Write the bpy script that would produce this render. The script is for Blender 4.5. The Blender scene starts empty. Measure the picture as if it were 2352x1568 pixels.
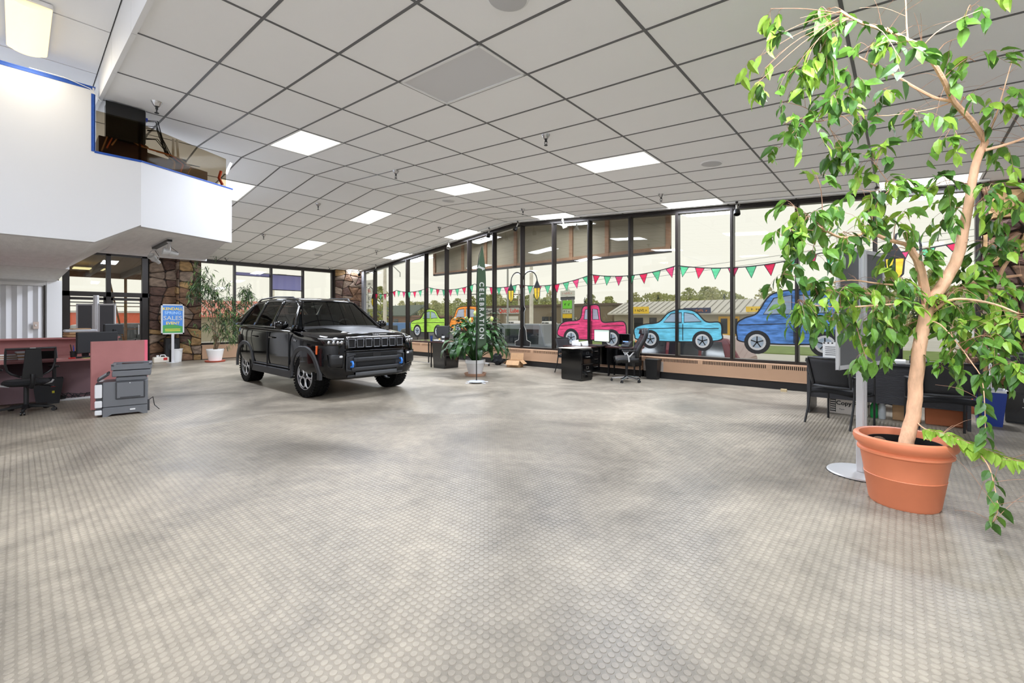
import bpy, bmesh, math, random
from mathutils import Matrix, Vector, Euler
import numpy as np
SC = bpy.context.scene
COL = SC.collection
PI = math.pi
R = math.radians

# ------------------------------------------------------------------ camera, world, exposure
YAW = R(41.6375)
cam_d = bpy.data.cameras.new('camera')
cam_d.lens = 36.0 * 1012.08 / 2352.0
cam_d.sensor_width = 36.0
cam_d.shift_y = -(784 - 730.7) / 2352.0
cam_d.clip_start = 0.05
cam_d.clip_end = 500
cam = bpy.data.objects.new('camera', cam_d)
COL.objects.link(cam)
cam.location = (0, 0, 1.43)
cam.rotation_euler = (PI / 2, 0, YAW)
SC.camera = cam

SC.view_settings.view_transform = 'Standard'
SC.view_settings.look = 'None'
SC.view_settings.exposure = 0.0
SC.view_settings.gamma = 1.0
SC.view_settings.use_curve_mapping = False

SKY_STRENGTH = 1.06
LAMP_POWER = 66.0
w = bpy.data.worlds.new('overcast_sky')
SC.world = w
w.use_nodes = True
nt = w.node_tree
nt.nodes.clear()
wo = nt.nodes.new('ShaderNodeOutputWorld')
bg = nt.nodes.new('ShaderNodeBackground')
tc = nt.nodes.new('ShaderNodeTexCoord')
sx = nt.nodes.new('ShaderNodeSeparateXYZ')
cr = nt.nodes.new('ShaderNodeValToRGB')
cr.color_ramp.elements[0].position = 0.0
cr.color_ramp.elements[0].color = (0.93, 0.90, 0.78, 1)
cr.color_ramp.elements[1].position = 0.6
cr.color_ramp.elements[1].color = (1.0, 0.99, 0.93, 1)
nt.links.new(tc.outputs['Generated'], sx.inputs[0])
nt.links.new(sx.outputs['Z'], cr.inputs[0])
nt.links.new(cr.outputs[0], bg.inputs[0])
bg.inputs[1].default_value = SKY_STRENGTH
nt.links.new(bg.outputs[0], wo.inputs[0])
SC.cycles.max_bounces = 8
SC.cycles.diffuse_bounces = 4
SC.cycles.glossy_bounces = 4
SC.cycles.transparent_max_bounces = 24
SC.cycles.sample_clamp_indirect = 6

# ------------------------------------------------------------------ helpers
def lin(c):
    return tuple(((x / 255.0) / 12.92 if x / 255.0 <= 0.04045 else ((x / 255.0 + 0.055) / 1.055) ** 2.4) for x in c)

def T(x=0, y=0, z=0, rx=0, ry=0, rz=0, s=None):
    m = Matrix.Translation((x, y, z)) @ Euler((rx, ry, rz)).to_matrix().to_4x4()
    if s is not None:
        m = m @ Matrix.Diagonal((s[0], s[1], s[2], 1))
    return m

MATS = {}
def mat(name, rgb, rough=0.5, metal=0.0, spec=0.5, noise=0.0, nscale=20.0, bump=0.0, bscale=60.0, emit=None, estr=0.0,
        alpha=1.0, coat=0.0, sheen=0.0, stretch=None, trans=0.0):
    if name in MATS: return MATS[name]
    m = bpy.data.materials.new(name)
    m.use_nodes = True
    t = m.node_tree
    b = t.nodes['Principled BSDF']
    c = lin(rgb) + (1,)
    b.inputs['Base Color'].default_value = c
    b.inputs['Roughness'].default_value = rough
    b.inputs['Metallic'].default_value = metal
    b.inputs['Specular IOR Level'].default_value = spec
    b.inputs['Coat Weight'].default_value = coat
    b.inputs['Alpha'].default_value = alpha
    if emit:
        b.inputs['Emission Color'].default_value = lin(emit) + (1,)
        b.inputs['Emission Strength'].default_value = estr
    if noise > 0 or bump > 0:
        co = t.nodes.new('ShaderNodeTexCoord')
        src = co.outputs['Object']
        if stretch:
            mp = t.nodes.new('ShaderNodeMapping')
            mp.inputs['Scale'].default_value = stretch
            t.links.new(src, mp.inputs[0]); src = mp.outputs[0]
    if noise > 0:
        n = t.nodes.new('ShaderNodeTexNoise')
        n.inputs['Scale'].default_value = nscale
        n.inputs['Detail'].default_value = 5
        t.links.new(src, n.inputs['Vector'])
        r = t.nodes.new('ShaderNodeValToRGB')
        r.color_ramp.elements[0].position = 0.3
        r.color_ramp.elements[1].position = 0.7
        r.color_ramp.elements[0].color = tuple(max(0, v * (1 - noise)) for v in c[:3]) + (1,)
        r.color_ramp.elements[1].color = tuple(min(1, v * (1 + noise)) for v in c[:3]) + (1,)
        t.links.new(n.outputs[0], r.inputs[0])
        t.links.new(r.outputs[0], b.inputs['Base Color'])
    if bump > 0:
        n2 = t.nodes.new('ShaderNodeTexNoise')
        n2.inputs['Scale'].default_value = bscale
        n2.inputs['Detail'].default_value = 4
        t.links.new(src, n2.inputs['Vector'])
        bp = t.nodes.new('ShaderNodeBump')
        bp.inputs['Strength'].default_value = bump
        bp.inputs['Distance'].default_value = 0.01
        t.links.new(n2.outputs[0], bp.inputs['Height'])
        t.links.new(bp.outputs[0], b.inputs['Normal'])
    if trans > 0:
        tr = t.nodes.new('ShaderNodeBsdfTranslucent')
        tr.inputs[0].default_value = c
        mx = t.nodes.new('ShaderNodeMixShader')
        mx.inputs[0].default_value = trans
        out = t.nodes['Material Output']
        t.links.new(b.outputs[0], mx.inputs[1]); t.links.new(tr.outputs[0], mx.inputs[2])
        t.links.new(mx.outputs[0], out.inputs[0])
        if noise > 0: t.links.new(r.outputs[0], tr.inputs[0])
    MATS[name] = m
    return m

def glass_mat(name, tint=(1, 1, 1), refl=1.28, const=None):
    if name in MATS: return MATS[name]
    m = bpy.data.materials.new(name); m.use_nodes = True
    t = m.node_tree; t.nodes.clear()
    o = t.nodes.new('ShaderNodeOutputMaterial'); tr = t.nodes.new('ShaderNodeBsdfTransparent'); g = t.nodes.new('ShaderNodeBsdfGlossy')
    tr.inputs[0].default_value = tint + (1,)
    g.inputs['Roughness'].default_value = 0.01
    g.inputs[0].default_value = (0.95, 0.97, 0.95, 1)
    f = t.nodes.new('ShaderNodeFresnel'); f.inputs[0].default_value = refl
    mx = t.nodes.new('ShaderNodeMixShader')
    if const is None: t.links.new(f.outputs[0], mx.inputs[0])
    else: mx.inputs[0].default_value = const
    t.links.new(tr.outputs[0], mx.inputs[1]); t.links.new(g.outputs[0], mx.inputs[2])
    t.links.new(mx.outputs[0], o.inputs[0])
    MATS[name] = m
    return m

class MB:
    def __init__(s): s.v = []; s.f = []; s.m = []; s.cur = 0
    def add(s, vs, fs, M=None):
        o = len(s.v)
        for p in vs:
            p = Vector(p)
            if M is not None: p = M @ p
            s.v.append(p)
        for f in fs:
            s.f.append([i + o for i in f]); s.m.append(s.cur)
        return s
    def box(s, c, d, M=None, rz=0):
        x, y, z = d[0] / 2, d[1] / 2, d[2] / 2
        vs = [(-x, -y, -z), (x, -y, -z), (x, y, -z), (-x, y, -z), (-x, -y, z), (x, -y, z), (x, y, z), (-x, y, z)]
        m = T(*c, rz=rz)
        if M is not None: m = M @ m
        return s.add(vs, [(0, 3, 2, 1), (4, 5, 6, 7), (0, 1, 5, 4), (1, 2, 6, 5), (2, 3, 7, 6), (3, 0, 4, 7)], m)
    def bb(s, a, b, M=None):
        return s.box(((a[0] + b[0]) / 2, (a[1] + b[1]) / 2, (a[2] + b[2]) / 2), (abs(b[0] - a[0]), abs(b[1] - a[1]), abs(b[2] - a[2])), M)
    def prism(s, poly, z0, z1, M=None):
        n = len(poly)
        vs = [(p[0], p[1], z0) for p in poly] + [(p[0], p[1], z1) for p in poly]
        fs = [tuple(range(n - 1, -1, -1)), tuple(range(n, 2 * n))] + [(i, (i + 1) % n, n + (i + 1) % n, n + i) for i in range(n)]
        return s.add(vs, fs, M)
    def lathe(s, prof, n=24, M=None, cap=True, sx=1, sy=1):
        vs = []; fs = []
        for r, z in prof:
            for i in range(n):
                a = 2 * PI * i / n
                vs.append((r * math.cos(a) * sx, r * math.sin(a) * sy, z))
        for k in range(len(prof) - 1):
            for i in range(n):
                j = (i + 1) % n
                fs.append((k * n + i, k * n + j, (k + 1) * n + j, (k + 1) * n + i))
        if cap:
            fs.append(tuple(range(n - 1, -1, -1)))
            fs.append(tuple((len(prof) - 1) * n + i for i in range(n)))
        return s.add(vs, fs, M)
    def cyl(s, c, r, h, n=16, M=None, axis='z', r2=None):
        m = T(*c)
        if axis == 'x': m = m @ T(ry=PI / 2)
        if axis == 'y': m = m @ T(rx=-PI / 2)
        if M is not None: m = M @ m
        return s.lathe([(r, -h / 2), (r if r2 is None else r2, h / 2)], n, m)
    def tube(s, pts, r, n=6, M=None, r1=None, closed=False):
        P = [Vector(p) for p in pts]; k = len(P)
        rs = r if isinstance(r, (list, tuple)) else [r + ((r if r1 is None else r1) - r) * i / max(1, k - 1) for i in range(k)]
        vs = []; fs = []; prev = None
        for i in range(k):
            if closed: t = P[(i + 1) % k] - P[i - 1]
            else: t = P[min(i + 1, k - 1)] - P[max(i - 1, 0)]
            if t.length < 1e-9: t = Vector((0, 0, 1))
            t.normalize()
            if prev is None:
                a = Vector((0, 0, 1)) if abs(t.z) < 0.9 else Vector((1, 0, 0))
                u = t.cross(a).normalized()
            else:
                u = (prev - t * prev.dot(t))
                if u.length < 1e-6: u = t.cross(Vector((0.3, 0.5, 0.8)))
                u.normalize()
            prev = u
            w_ = t.cross(u)
            for j in range(n):
                a = 2 * PI * j / n
                vs.append(P[i] + (u * math.cos(a) + w_ * math.sin(a)) * rs[i])
        for i in range(k if closed else k - 1):
            i2 = (i + 1) % k
            for j in range(n):
                j2 = (j + 1) % n
                fs.append((i * n + j, i * n + j2, i2 * n + j2, i2 * n + j))
        if not closed:
            fs.append(tuple(range(n - 1, -1, -1))); fs.append(tuple((k - 1) * n + j for j in range(n)))
        return s.add(vs, fs, M)
    def sphere(s, c, r, n=12, M=None):
        r = r if isinstance(r, (tuple, list)) else (r, r, r)
        prof = [(math.sin(PI * i / (n // 2)), -math.cos(PI * i / (n // 2))) for i in range(n // 2 + 1)]
        prof[0] = (0.001, -1); prof[-1] = (0.001, 1)
        m = T(*c, s=r)
        if M is not None: m = M @ m
        return s.lathe(prof, n, m)
    def grid(s, fn, nu, nv, M=None):
        vs = [fn(i / nu, j / nv) for j in range(nv + 1) for i in range(nu + 1)]
        fs = [(j * (nu + 1) + i, j * (nu + 1) + i + 1, (j + 1) * (nu + 1) + i + 1, (j + 1) * (nu + 1) + i) for j in range(nv) for i in range(nu)]
        return s.add(vs, fs, M)
    def mesh(s, name, mats):
        me = bpy.data.meshes.new(name)
        me.from_pydata([tuple(v) for v in s.v], [], s.f)
        for m in (mats if isinstance(mats, (list, tuple)) else [mats]): me.materials.append(m)
        if any(s.m): me.polygons.foreach_set('material_index', s.m)
        me.update()
        return me
    def build(s, name, mats, parent=None, smooth=False, bevel=0, seg=1, solid=0, sub=0):
        me = s.mesh(name, mats)
        bm = bmesh.new(); bm.from_mesh(me)
        bmesh.ops.remove_doubles(bm, verts=bm.verts, dist=1e-6)
        bmesh.ops.recalc_face_normals(bm, faces=bm.faces); bm.to_mesh(me); bm.free()
        o = bpy.data.objects.new(name, me)
        COL.objects.link(o)
        if parent is not None: o.parent = parent
        if solid:
            md = o.modifiers.new('solid', 'SOLIDIFY'); md.thickness = solid; md.offset = 0
        if sub:
            md = o.modifiers.new('sub', 'SUBSURF'); md.levels = sub; md.render_levels = sub
        if bevel:
            md = o.modifiers.new('bevel', 'BEVEL'); md.width = bevel; md.segments = seg; md.limit_method = 'ANGLE'
        if smooth:
            me.polygons.foreach_set('use_smooth', [True] * len(me.polygons))
            if not sub: me.set_sharp_from_angle(angle=R(40))
        return o

def thing(name, label, cat, loc=(0, 0, 0), rz=0, group=None, rx=0, ry=0):
    o = bpy.data.objects.new(name, None)
    COL.objects.link(o)
    o.empty_display_size = 0.1
    o.location = loc; o.rotation_euler = (rx, ry, rz)
    o['label'] = label; o['category'] = cat
    if group: o['group'] = group
    return o
def tag(o, label, cat, group=None):
    o['label'] = label; o['category'] = cat
    if group: o['group'] = group
    return o
def struct(name, loc=(0, 0, 0), rz=0):
    o = bpy.data.objects.new(name, None); COL.objects.link(o)
    o.location = loc; o.rotation_euler = (0, 0, rz); o['kind'] = 'structure'
    return o
def copy_tree(o, parent=None):
    c = o.copy(); COL.objects.link(c)
    if parent is not None: c.parent = parent
    for ch in list(o.children): copy_tree(ch, c)
    return c
def inst(name, me, parent, M=None):
    o = bpy.data.objects.new(name, me); COL.objects.link(o)
    if parent is not None: o.parent = parent
    if M is not None: o.matrix_local = M
    return o
def text(name, body, size, m, parent, M, ext=0.002, align='CENTER', xs=1.0, bold=0.0, sp=1.0):
    cu = bpy.data.curves.new(name, 'FONT'); cu.body = body; cu.size = size
    cu.align_x = align; cu.align_y = 'CENTER'; cu.extrude = ext; cu.offset = bold; cu.space_character = sp
    cu.resolution_u = 3
    o = bpy.data.objects.new(name, cu); COL.objects.link(o)
    dg = bpy.context.evaluated_depsgraph_get()
    me = bpy.data.meshes.new_from_object(o.evaluated_get(dg))
    me.materials.clear(); me.materials.append(m)
    bpy.data.objects.remove(o); bpy.data.curves.remove(cu)
    n = bpy.data.objects.new(name, me); COL.objects.link(n)
    if parent is not None: n.parent = parent
    n.matrix_local = M @ Matrix.Diagonal((xs, 1, 1, 1))
    return n
# faces text standing upright: reading direction +X, facing -Y
UP = T(rx=PI / 2)

# ------------------------------------------------------------------ materials
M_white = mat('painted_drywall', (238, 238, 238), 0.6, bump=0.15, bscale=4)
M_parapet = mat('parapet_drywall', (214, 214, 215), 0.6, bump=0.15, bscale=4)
M_soffit = mat('soffit_plaster', (236, 236, 236), 0.75, noise=0.05, nscale=3, bump=0.6, bscale=9, stretch=(1, 5, 1))
M_tile = mat('ceiling_tile', (249, 249, 249), 0.9, noise=0.015, nscale=2, bump=0.15, bscale=220)
M_tee = mat('ceiling_tee_bar', (104, 104, 105), 0.5)
M_frame = mat('bronze_aluminium', (44, 39, 36), 0.35, metal=0.4)
M_black = mat('black_plastic', (22, 22, 23), 0.45)
M_dark = mat('dark_grey_plastic', (45, 46, 48), 0.5)
M_fabric = mat('black_fabric', (24, 24, 26), 0.85, bump=0.3, bscale=400)
M_leather = mat('black_leather', (18, 18, 19), 0.35, bump=0.3, bscale=40)
M_chrome = mat('chrome', (200, 200, 202), 0.22, metal=1.0)
M_alu = mat('brushed_aluminium', (214, 214, 216), 0.35, metal=0.35)
M_silver = mat('silver_paint', (205, 205, 205), 0.4, metal=0.3)
M_tan = mat('tan_enamel', (182, 146, 116), 0.5)
M_baseblack = mat('black_base_trim', (20, 17, 16), 0.6)
M_glass = glass_mat('window_glass', (0.97, 0.985, 0.97), const=0.055)
M_smoke = glass_mat('smoked_acrylic', (0.68, 0.62, 0.52), const=0.002)
M_gloss = mat('black_enamel', (6, 6, 7), 0.12, coat=0.4)
M_paper = mat('white_paper', (235, 235, 232), 0.7)
M_card = mat('cardboard', (186, 148, 108), 0.8, noise=0.08, nscale=12)
M_wplastic = mat('white_plastic', (232, 232, 230), 0.4)
M_red = mat('red_plastic', (190, 40, 36), 0.4)
M_bluetape = mat('blue_tape', (22, 74, 158), 0.6, noise=0.1, nscale=25)
M_cable = mat('black_cable', (12, 12, 13), 0.5)

# ------------------------------------------------------------------ floor
RIDGE_X = -9.148; RIDGE_Z = 4.403; SR = 0.0792; SL = 0.095
WY = 10.41      # window wall plane
WXL = -18.5     # far left wall plane
PITCH = 0.0395
def ceil_z(x): return RIDGE_Z - (SR * (x - RIDGE_X) if x > RIDGE_X else SL * (RIDGE_X - x))

def floor_mat(name, dots=True):
    m = bpy.data.materials.new(name); m.use_nodes = True
    t = m.node_tree; b = t.nodes['Principled BSDF']
    N = t.nodes.new; L = t.links.new
    geo = N('ShaderNodeNewGeometry')
    n1 = N('ShaderNodeTexNoise'); n1.inputs['Scale'].default_value = 0.55; n1.inputs['Detail'].default_value = 6; n1.inputs['Roughness'].default_value = 0.62
    n1.inputs['Distortion'].default_value = 0.6
    L(geo.outputs['Position'], n1.inputs['Vector'])
    r = N('ShaderNodeValToRGB')
    e = r.color_ramp.elements
    e[0].position = 0.34; e[0].color = lin((116, 109, 98)) + (1,)
    e[1].position = 0.66; e[1].color = lin((176, 165, 147)) + (1,)
    k = r.color_ramp.elements.new(0.5); k.color = lin((148, 139, 124)) + (1,)
    L(n1.outputs[0], r.inputs[0])
    n2 = N('ShaderNodeTexNoise'); n2.inputs['Scale'].default_value = 9; n2.inputs['Detail'].default_value = 8; n2.inputs['Roughness'].default_value = 0.7
    L(geo.outputs['Position'], n2.inputs['Vector'])
    mx = N('ShaderNodeMix'); mx.data_type = 'RGBA'; mx.blend_type = 'OVERLAY'; mx.inputs[0].default_value = 0.45
    L(r.outputs[0], mx.inputs[6]); L(n2.outputs[0], mx.inputs[7])
    col = mx.outputs[2]
    rr = N('ShaderNodeMapRange'); rr.inputs[1].default_value = 0.3; rr.inputs[2].default_value = 0.7
    rr.inputs[3].default_value = 0.30; rr.inputs[4].default_value = 0.50
    L(n1.outputs[0], rr.inputs[0]); L(rr.outputs[0], b.inputs['Roughness'])
    if dots:
        sc = N('ShaderNodeVectorMath'); sc.operation = 'SCALE'; sc.inputs['Scale'].default_value = 1 / PITCH
        L(geo.outputs['Position'], sc.inputs[0])
        fr = N('ShaderNodeVectorMath'); fr.operation = 'FRACTION'; L(sc.outputs[0], fr.inputs[0])
        sb = N('ShaderNodeVectorMath'); sb.operation = 'SUBTRACT'; sb.inputs[1].default_value = (.5, .5, 0); L(fr.outputs[0], sb.inputs[0])
        ml = N('ShaderNodeVectorMath'); ml.operation = 'MULTIPLY'; ml.inputs[1].default_value = (1, 1, 0); L(sb.outputs[0], ml.inputs[0])
        ln = N('ShaderNodeVectorMath'); ln.operation = 'LENGTH'; L(ml.outputs[0], ln.inputs[0])
        st = N('ShaderNodeMapRange'); st.inputs[1].default_value = 0.42; st.inputs[2].default_value = 0.36
        L(ln.outputs['Value'], st.inputs[0])
        bp = N('ShaderNodeBump'); bp.inputs['Strength'].default_value = 0.35; bp.inputs['Distance'].default_value = 0.001
        L(st.outputs[0], bp.inputs['Height']); L(bp.outputs[0], b.inputs['Normal'])
        m2 = N('ShaderNodeMix'); m2.data_type = 'RGBA'; m2.blend_type = 'MULTIPLY'; m2.inputs[0].default_value = 1
        c2 = N('ShaderNodeValToRGB'); c2.color_ramp.elements[0].color = (0.80, 0.80, 0.80, 1); c2.color_ramp.elements[1].color = (1, 1, 1, 1)
        L(st.outputs[0], c2.inputs[0]); L(col, m2.inputs[6]); L(c2.outputs[0], m2.inputs[7]); col = m2.outputs[2]
    L(col, b.inputs['Base Color'])
    b.inputs['Specular IOR Level'].default_value = 0.35
    return m
M_floor = floor_mat('studded_rubber_floor')
M_stud = floor_mat('rubber_stud', False)
floor = MB().bb((-19, -6, -0.2), (5, 10.7, 0)).build('floor', M_floor); floor['kind'] = 'structure'
# studs: round coins moulded on the rubber
def stud_geo(n, r=0.0166, h=0.0022):
    vs = [(r * math.cos(2 * PI * i / n), r * math.sin(2 * PI * i / n), 0) for i in range(n)]
    vs += [(r * .9 * math.cos(2 * PI * i / n), r * .9 * math.sin(2 * PI * i / n), h) for i in range(n)]
    fs = [(i, (i + 1) % n, n + (i + 1) % n, n + i) for i in range(n)] + [tuple(range(n, 2 * n))]
    return vs, fs
fwd = (-math.sin(YAW), math.cos(YAW)); rgt = (math.cos(YAW), math.sin(YAW))
pos = []
i0, i1, j0, j1 = int(-7 / PITCH), int(3 / PITCH), int(-4 / PITCH), int(8 / PITCH)
for i in range(i0, i1):
    for j in range(j0, j1):
        x = (i + .5) * PITCH; y = (j + .5) * PITCH
        d = x * fwd[0] + y * fwd[1]; r_ = x * rgt[0] + y * rgt[1]
        if 1.62 < d < 6.6 and abs(r_) < d * 1.19 + 0.1: pos.append((d, x, y))
pos.sort()
near = [p for p in pos if abs(p[1] * rgt[0] + p[2] * rgt[1]) < p[0] * 1.15 and p[0] > 1.74][:300]
nearset = set(near)
sv, sf = stud_geo(14)
sm = bpy.data.meshes.new('stud'); sm.from_pydata(sv, [], sf); sm.materials.append(M_stud)
for d, x, y in near: inst('stud', sm, floor, T(x, y, 0))
rest = [p for p in pos if p not in nearset]
allv = []; allf = []
for ns, sel in ((12, [p for p in rest if p[0] < 3.4]), (8, [p for p in rest if p[0] >= 3.4])):
    sv, sf = stud_geo(ns); sv = np.array(sv)
    P = np.array([(p[1], p[2], 0) for p in sel])
    base = len(allv) and sum(len(a) for a in allv)
    V = (P[:, None, :] + sv[None]).reshape(-1, 3)
    for k in range(len(sel)):
        o = base + k * len(sv)
        allf.extend([tuple(q + o for q in f) for f in sf])
    allv.append(V)
fm = bpy.data.meshes.new('stud_field'); fm.from_pydata(np.concatenate(allv).tolist(), [], allf); fm.materials.append(M_stud)
so = inst('stud_field', fm, floor); so['kind'] = 'stuff'

# ------------------------------------------------------------------ ceiling
DJ = 1.258; DK = 0.68; Y0 = 2.089; RISER_Y = Y0 - 2 * DK
ceiling = struct('ceiling')
XL, XR, YB = -18.5, 4.5, -5.0
b = MB()
for xa, xb in ((XL - .6, RIDGE_X), (RIDGE_X, XR + .3)):
    za, zb = ceil_z(xa) + 0.035, ceil_z(xb) + 0.035
    b.add([(xa, RISER_Y, za), (xb, RISER_Y, zb), (xb, WY + .4, zb), (xa, WY + .4, za), (xa, RISER_Y, za + .1), (xb, RISER_Y, zb + .1), (xb, WY + .4, zb + .1), (xa, WY + .4, za + .1)],
          [(0, 1, 2, 3), (7, 6, 5, 4), (0, 4, 5, 1), (1, 5, 6, 2), (2, 6, 7, 3), (3, 7, 4, 0)])
b.build('ceiling_deck', M_tee, ceiling)
RZ = 4.62
MB().bb((-12.5, YB, RZ + .035), (XR + .3, RISER_Y + .1, RZ + .14)).build('raised_ceiling_deck', M_tee, ceiling)
# white riser between the sloping ceiling and the raised part, in panels
xs_r = [RIDGE_X + j * DJ for j in range(-3, 11)]
for xa, xb in zip(xs_r[:-1], xs_r[1:]):
    za, zb = ceil_z(xa + .004) - .02, ceil_z(xb - .004) - .02
    MB().add([(xa + .004, RISER_Y - .02, za), (xb - .004, RISER_Y - .02, zb), (xb - .004, RISER_Y - .02, RZ + .03), (xa + .004, RISER_Y - .02, RZ + .03),
              (xa + .004, RISER_Y + .02, za), (xb - .004, RISER_Y + .02, zb), (xb - .004, RISER_Y + .02, RZ + .03), (xa + .004, RISER_Y + .02, RZ + .03)],
             [(0, 1, 2, 3), (7, 6, 5, 4), (0, 4, 5, 1), (1, 5, 6, 2), (2, 6, 7, 3), (3, 7, 4, 0)]).build('riser_panel', M_white, ceiling)
LIGHT_CELLS = {}
fixtures = []
for j in (-8, -5, -2, 1, 4, 7):
    for k in (1, 6, 11):
        if (j, k) in ((4, 1), (-8, 6), (-8, 1), (7, 6)): continue
        fixtures.append((j, k)); LIGHT_CELLS[(j, k)] = 1
VENT = (4, 1)
skip = set(LIGHT_CELLS) | {VENT}
def cell_frame(j, k):
    x = RIDGE_X + (j + .5) * DJ; y = Y0 + (k + .5) * DK
    ang = math.atan(SR) if j >= 0 else -math.atan(SL)
    return T(x, y, ceil_z(x), ry=ang)
def tile_mesh(w_, d_, g=0.013):
    b = MB(); b.bb((-w_ / 2 + g, -d_ / 2 + g, 0.004), (w_ / 2 - g, d_ / 2 - g, 0.024)); return b
tm = tile_mesh(DJ * 1.003, DK).mesh('ceiling_tile', M_tile)
cells = []
for j in range(-8, 11):
    for k in range(-2, 13):
        if (j, k) in skip: continue
        Mx = cell_frame(j, k); p = Mx.translation
        d = p.x * fwd[0] + p.y * fwd[1]; r_ = p.x * rgt[0] + p.y * rgt[1]
        vis = d > 0.5 and abs(r_) < d * 1.22 + .5 and (p.z - 1.43) < d * 0.75 + .4
        cells.append((0 if vis else 1, p.length, Mx))
cells.sort(key=lambda c: (c[0], c[1]))
for c in cells[:290]:
    inst('ceiling_tile', tm, ceiling, c[2])
fb = MB()
for c in cells[290:]:
    t_ = tile_mesh(DJ * 1.003, DK); fb.add(t_.v, t_.f, c[2])
if fb.v:
    o = fb.build('ceiling_tile_field', M_tile, ceiling); o['kind'] = 'stuff'
rt = MB().bb((-DJ / 2 + .012, -DK + .012, 0), (DJ / 2 - .012, DK - .012, .03)).mesh('raised_ceiling_tile', M_tile)
for j in range(-3, 11):
    for k in range(0, 5):
        x = RIDGE_X + (j + .5) * DJ; y = RISER_Y - .02 - DK - k * 2 * DK
        if k == 0 and j in (2, 3) and False: continue
        inst('raised_ceiling_tile', rt, ceiling, T(x, y, RZ))
# tee bars
for k in range(-2, 14):
    y = Y0 + k * DK
    if y > WY + .1: continue
    for xa, xb in ((XL, RIDGE_X), (RIDGE_X, XR)):
        za, zb = ceil_z(xa), ceil_z(xb)
        MB().add([(xa, y - .012, za), (xb, y - .012, zb), (xb, y + .012, zb), (xa, y + .012, za), (xa, y - .012, za + .03), (xb, y - .012, zb + .03), (xb, y + .012, zb + .03), (xa, y + .012, za + .03)],
                 [(0, 1, 2, 3), (7, 6, 5, 4), (0, 4, 5, 1), (1, 5, 6, 2), (2, 6, 7, 3), (3, 7, 4, 0)]).build('tee_bar', M_tee, ceiling)
for j in range(-7, 11):
    x = RIDGE_X + j * DJ
    MB().bb((x - .012, RISER_Y, ceil_z(x)), (x + .012, WY, ceil_z(x) + .03)).build('tee_bar', M_tee, ceiling)

# ------------------------------------------------------------------ recessed lights
M_diff = mat('lit_diffuser', (255, 253, 246), 0.4, emit=(255, 252, 240), estr=1.6)
M_diffw = mat('warm_lit_diffuser', (255, 240, 200), 0.4, emit=(255, 226, 160), estr=1.5)
M_fix = mat('fixture_frame', (240, 240, 240), 0.4)
def light_proto():
    r = thing('ceiling_light', '', 'light')
    b = MB()
    w_, d_ = DJ / 2 - .004, DK / 2 - .004
    for s in (-1, 1):
        b.bb((-w_, s * d_, -.004), (w_, s * (d_ - .028), .03)); b.bb((s * w_, -d_, -.004), (s * (w_ - .028), d_, .03))
    b.build('frame', M_fix, r, bevel=.002)
    MB().bb((-w_ + .028, -d_ + .028, .004), (w_ - .028, d_ - .028, .012)).build('diffuser', M_diff, r)
    return r
lp = light_proto()
rows = {1: 'row nearest the camera', 6: 'middle row across the room', 11: 'row along the window wall'}
side = {-8: 'above the corner stone pillar', -5: 'far down the left slope', -2: 'just left of the ceiling ridge', 1: 'just right of the ceiling ridge', 4: 'halfway down the right slope', 7: 'lowest on the right slope'}
LC = bpy.data.lights.new('fixture_glow', 'AREA'); LC.shape = 'RECTANGLE'; LC.size = 1.15; LC.size_y = 0.58; LC.energy = LAMP_POWER; LC.color = (0.905, 0.975, 1.12)
LC2 = LC.copy(); LC2.energy = LAMP_POWER * .25
for n, (j, k) in enumerate(fixtures):
    o = lp if n == 0 else copy_tree(lp)
    o.matrix_world = cell_frame(j, k)
    o['label'] = 'lit ceiling panel light, %s, %s' % (rows[k], side[j]); o['group'] = 'recessed ceiling lights'
    la = bpy.data.objects.new('lamp', LC2 if (j, k) in ((1, 1), (-2, 1)) else LC); COL.objects.link(la); la.parent = o; la.location = (0, 0, -.03)
# the big warm fixture in the raised ceiling
o = thing('ceiling_light', 'warm-glowing long surface ceiling light at top left corner', 'light', (-7.08, .085, RZ - .005))
b = MB(); b.bb((-.62, -.165, -.05), (.62, .165, 0)); b.build('housing', M_fix, o, bevel=.01)
MB().grid(lambda u, v: ((u - .5) * 1.2, (v - .5) * .32, -.055 - .05 * (1 - (2 * v - 1) ** 2)), 2, 10).build('diffuser', M_diffw, o, smooth=True)
LW = bpy.data.lights.new('warm_fixture_glow', 'AREA'); LW.shape = 'RECTANGLE'; LW.size = 1.15; LW.size_y = .3; LW.energy = 12; LW.color = (1, .93, .8)
la = bpy.data.objects.new('lamp', LW); COL.objects.link(la); la.parent = o; la.location = (0, 0, -.12)
LB = LC.copy(); LB.energy = LAMP_POWER * 1.6  # unseen fixtures added behind the camera, run stronger to brighten the near room
for x, y, lb in ((-1.5, -1.4, 'just behind the camera'), (2.2, -1.4, 'behind the camera by the right wall'), (-5.5, -3.2, 'behind the camera toward the left'), (-1.5, -3.6, 'by the middle of the back wall'), (2.4, -3.6, 'in the back right corner'), (-9.5, -3.0, 'in the back left area')):
    o2 = copy_tree(o); o2.location = (x, y, RZ - .005); o2['label'] = 'added unseen long ceiling light ' + lb
    o2['group'] = 'added lights behind the camera'
    for ch in o2.children:
        if ch.type == 'LIGHT': ch.data = LB
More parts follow.
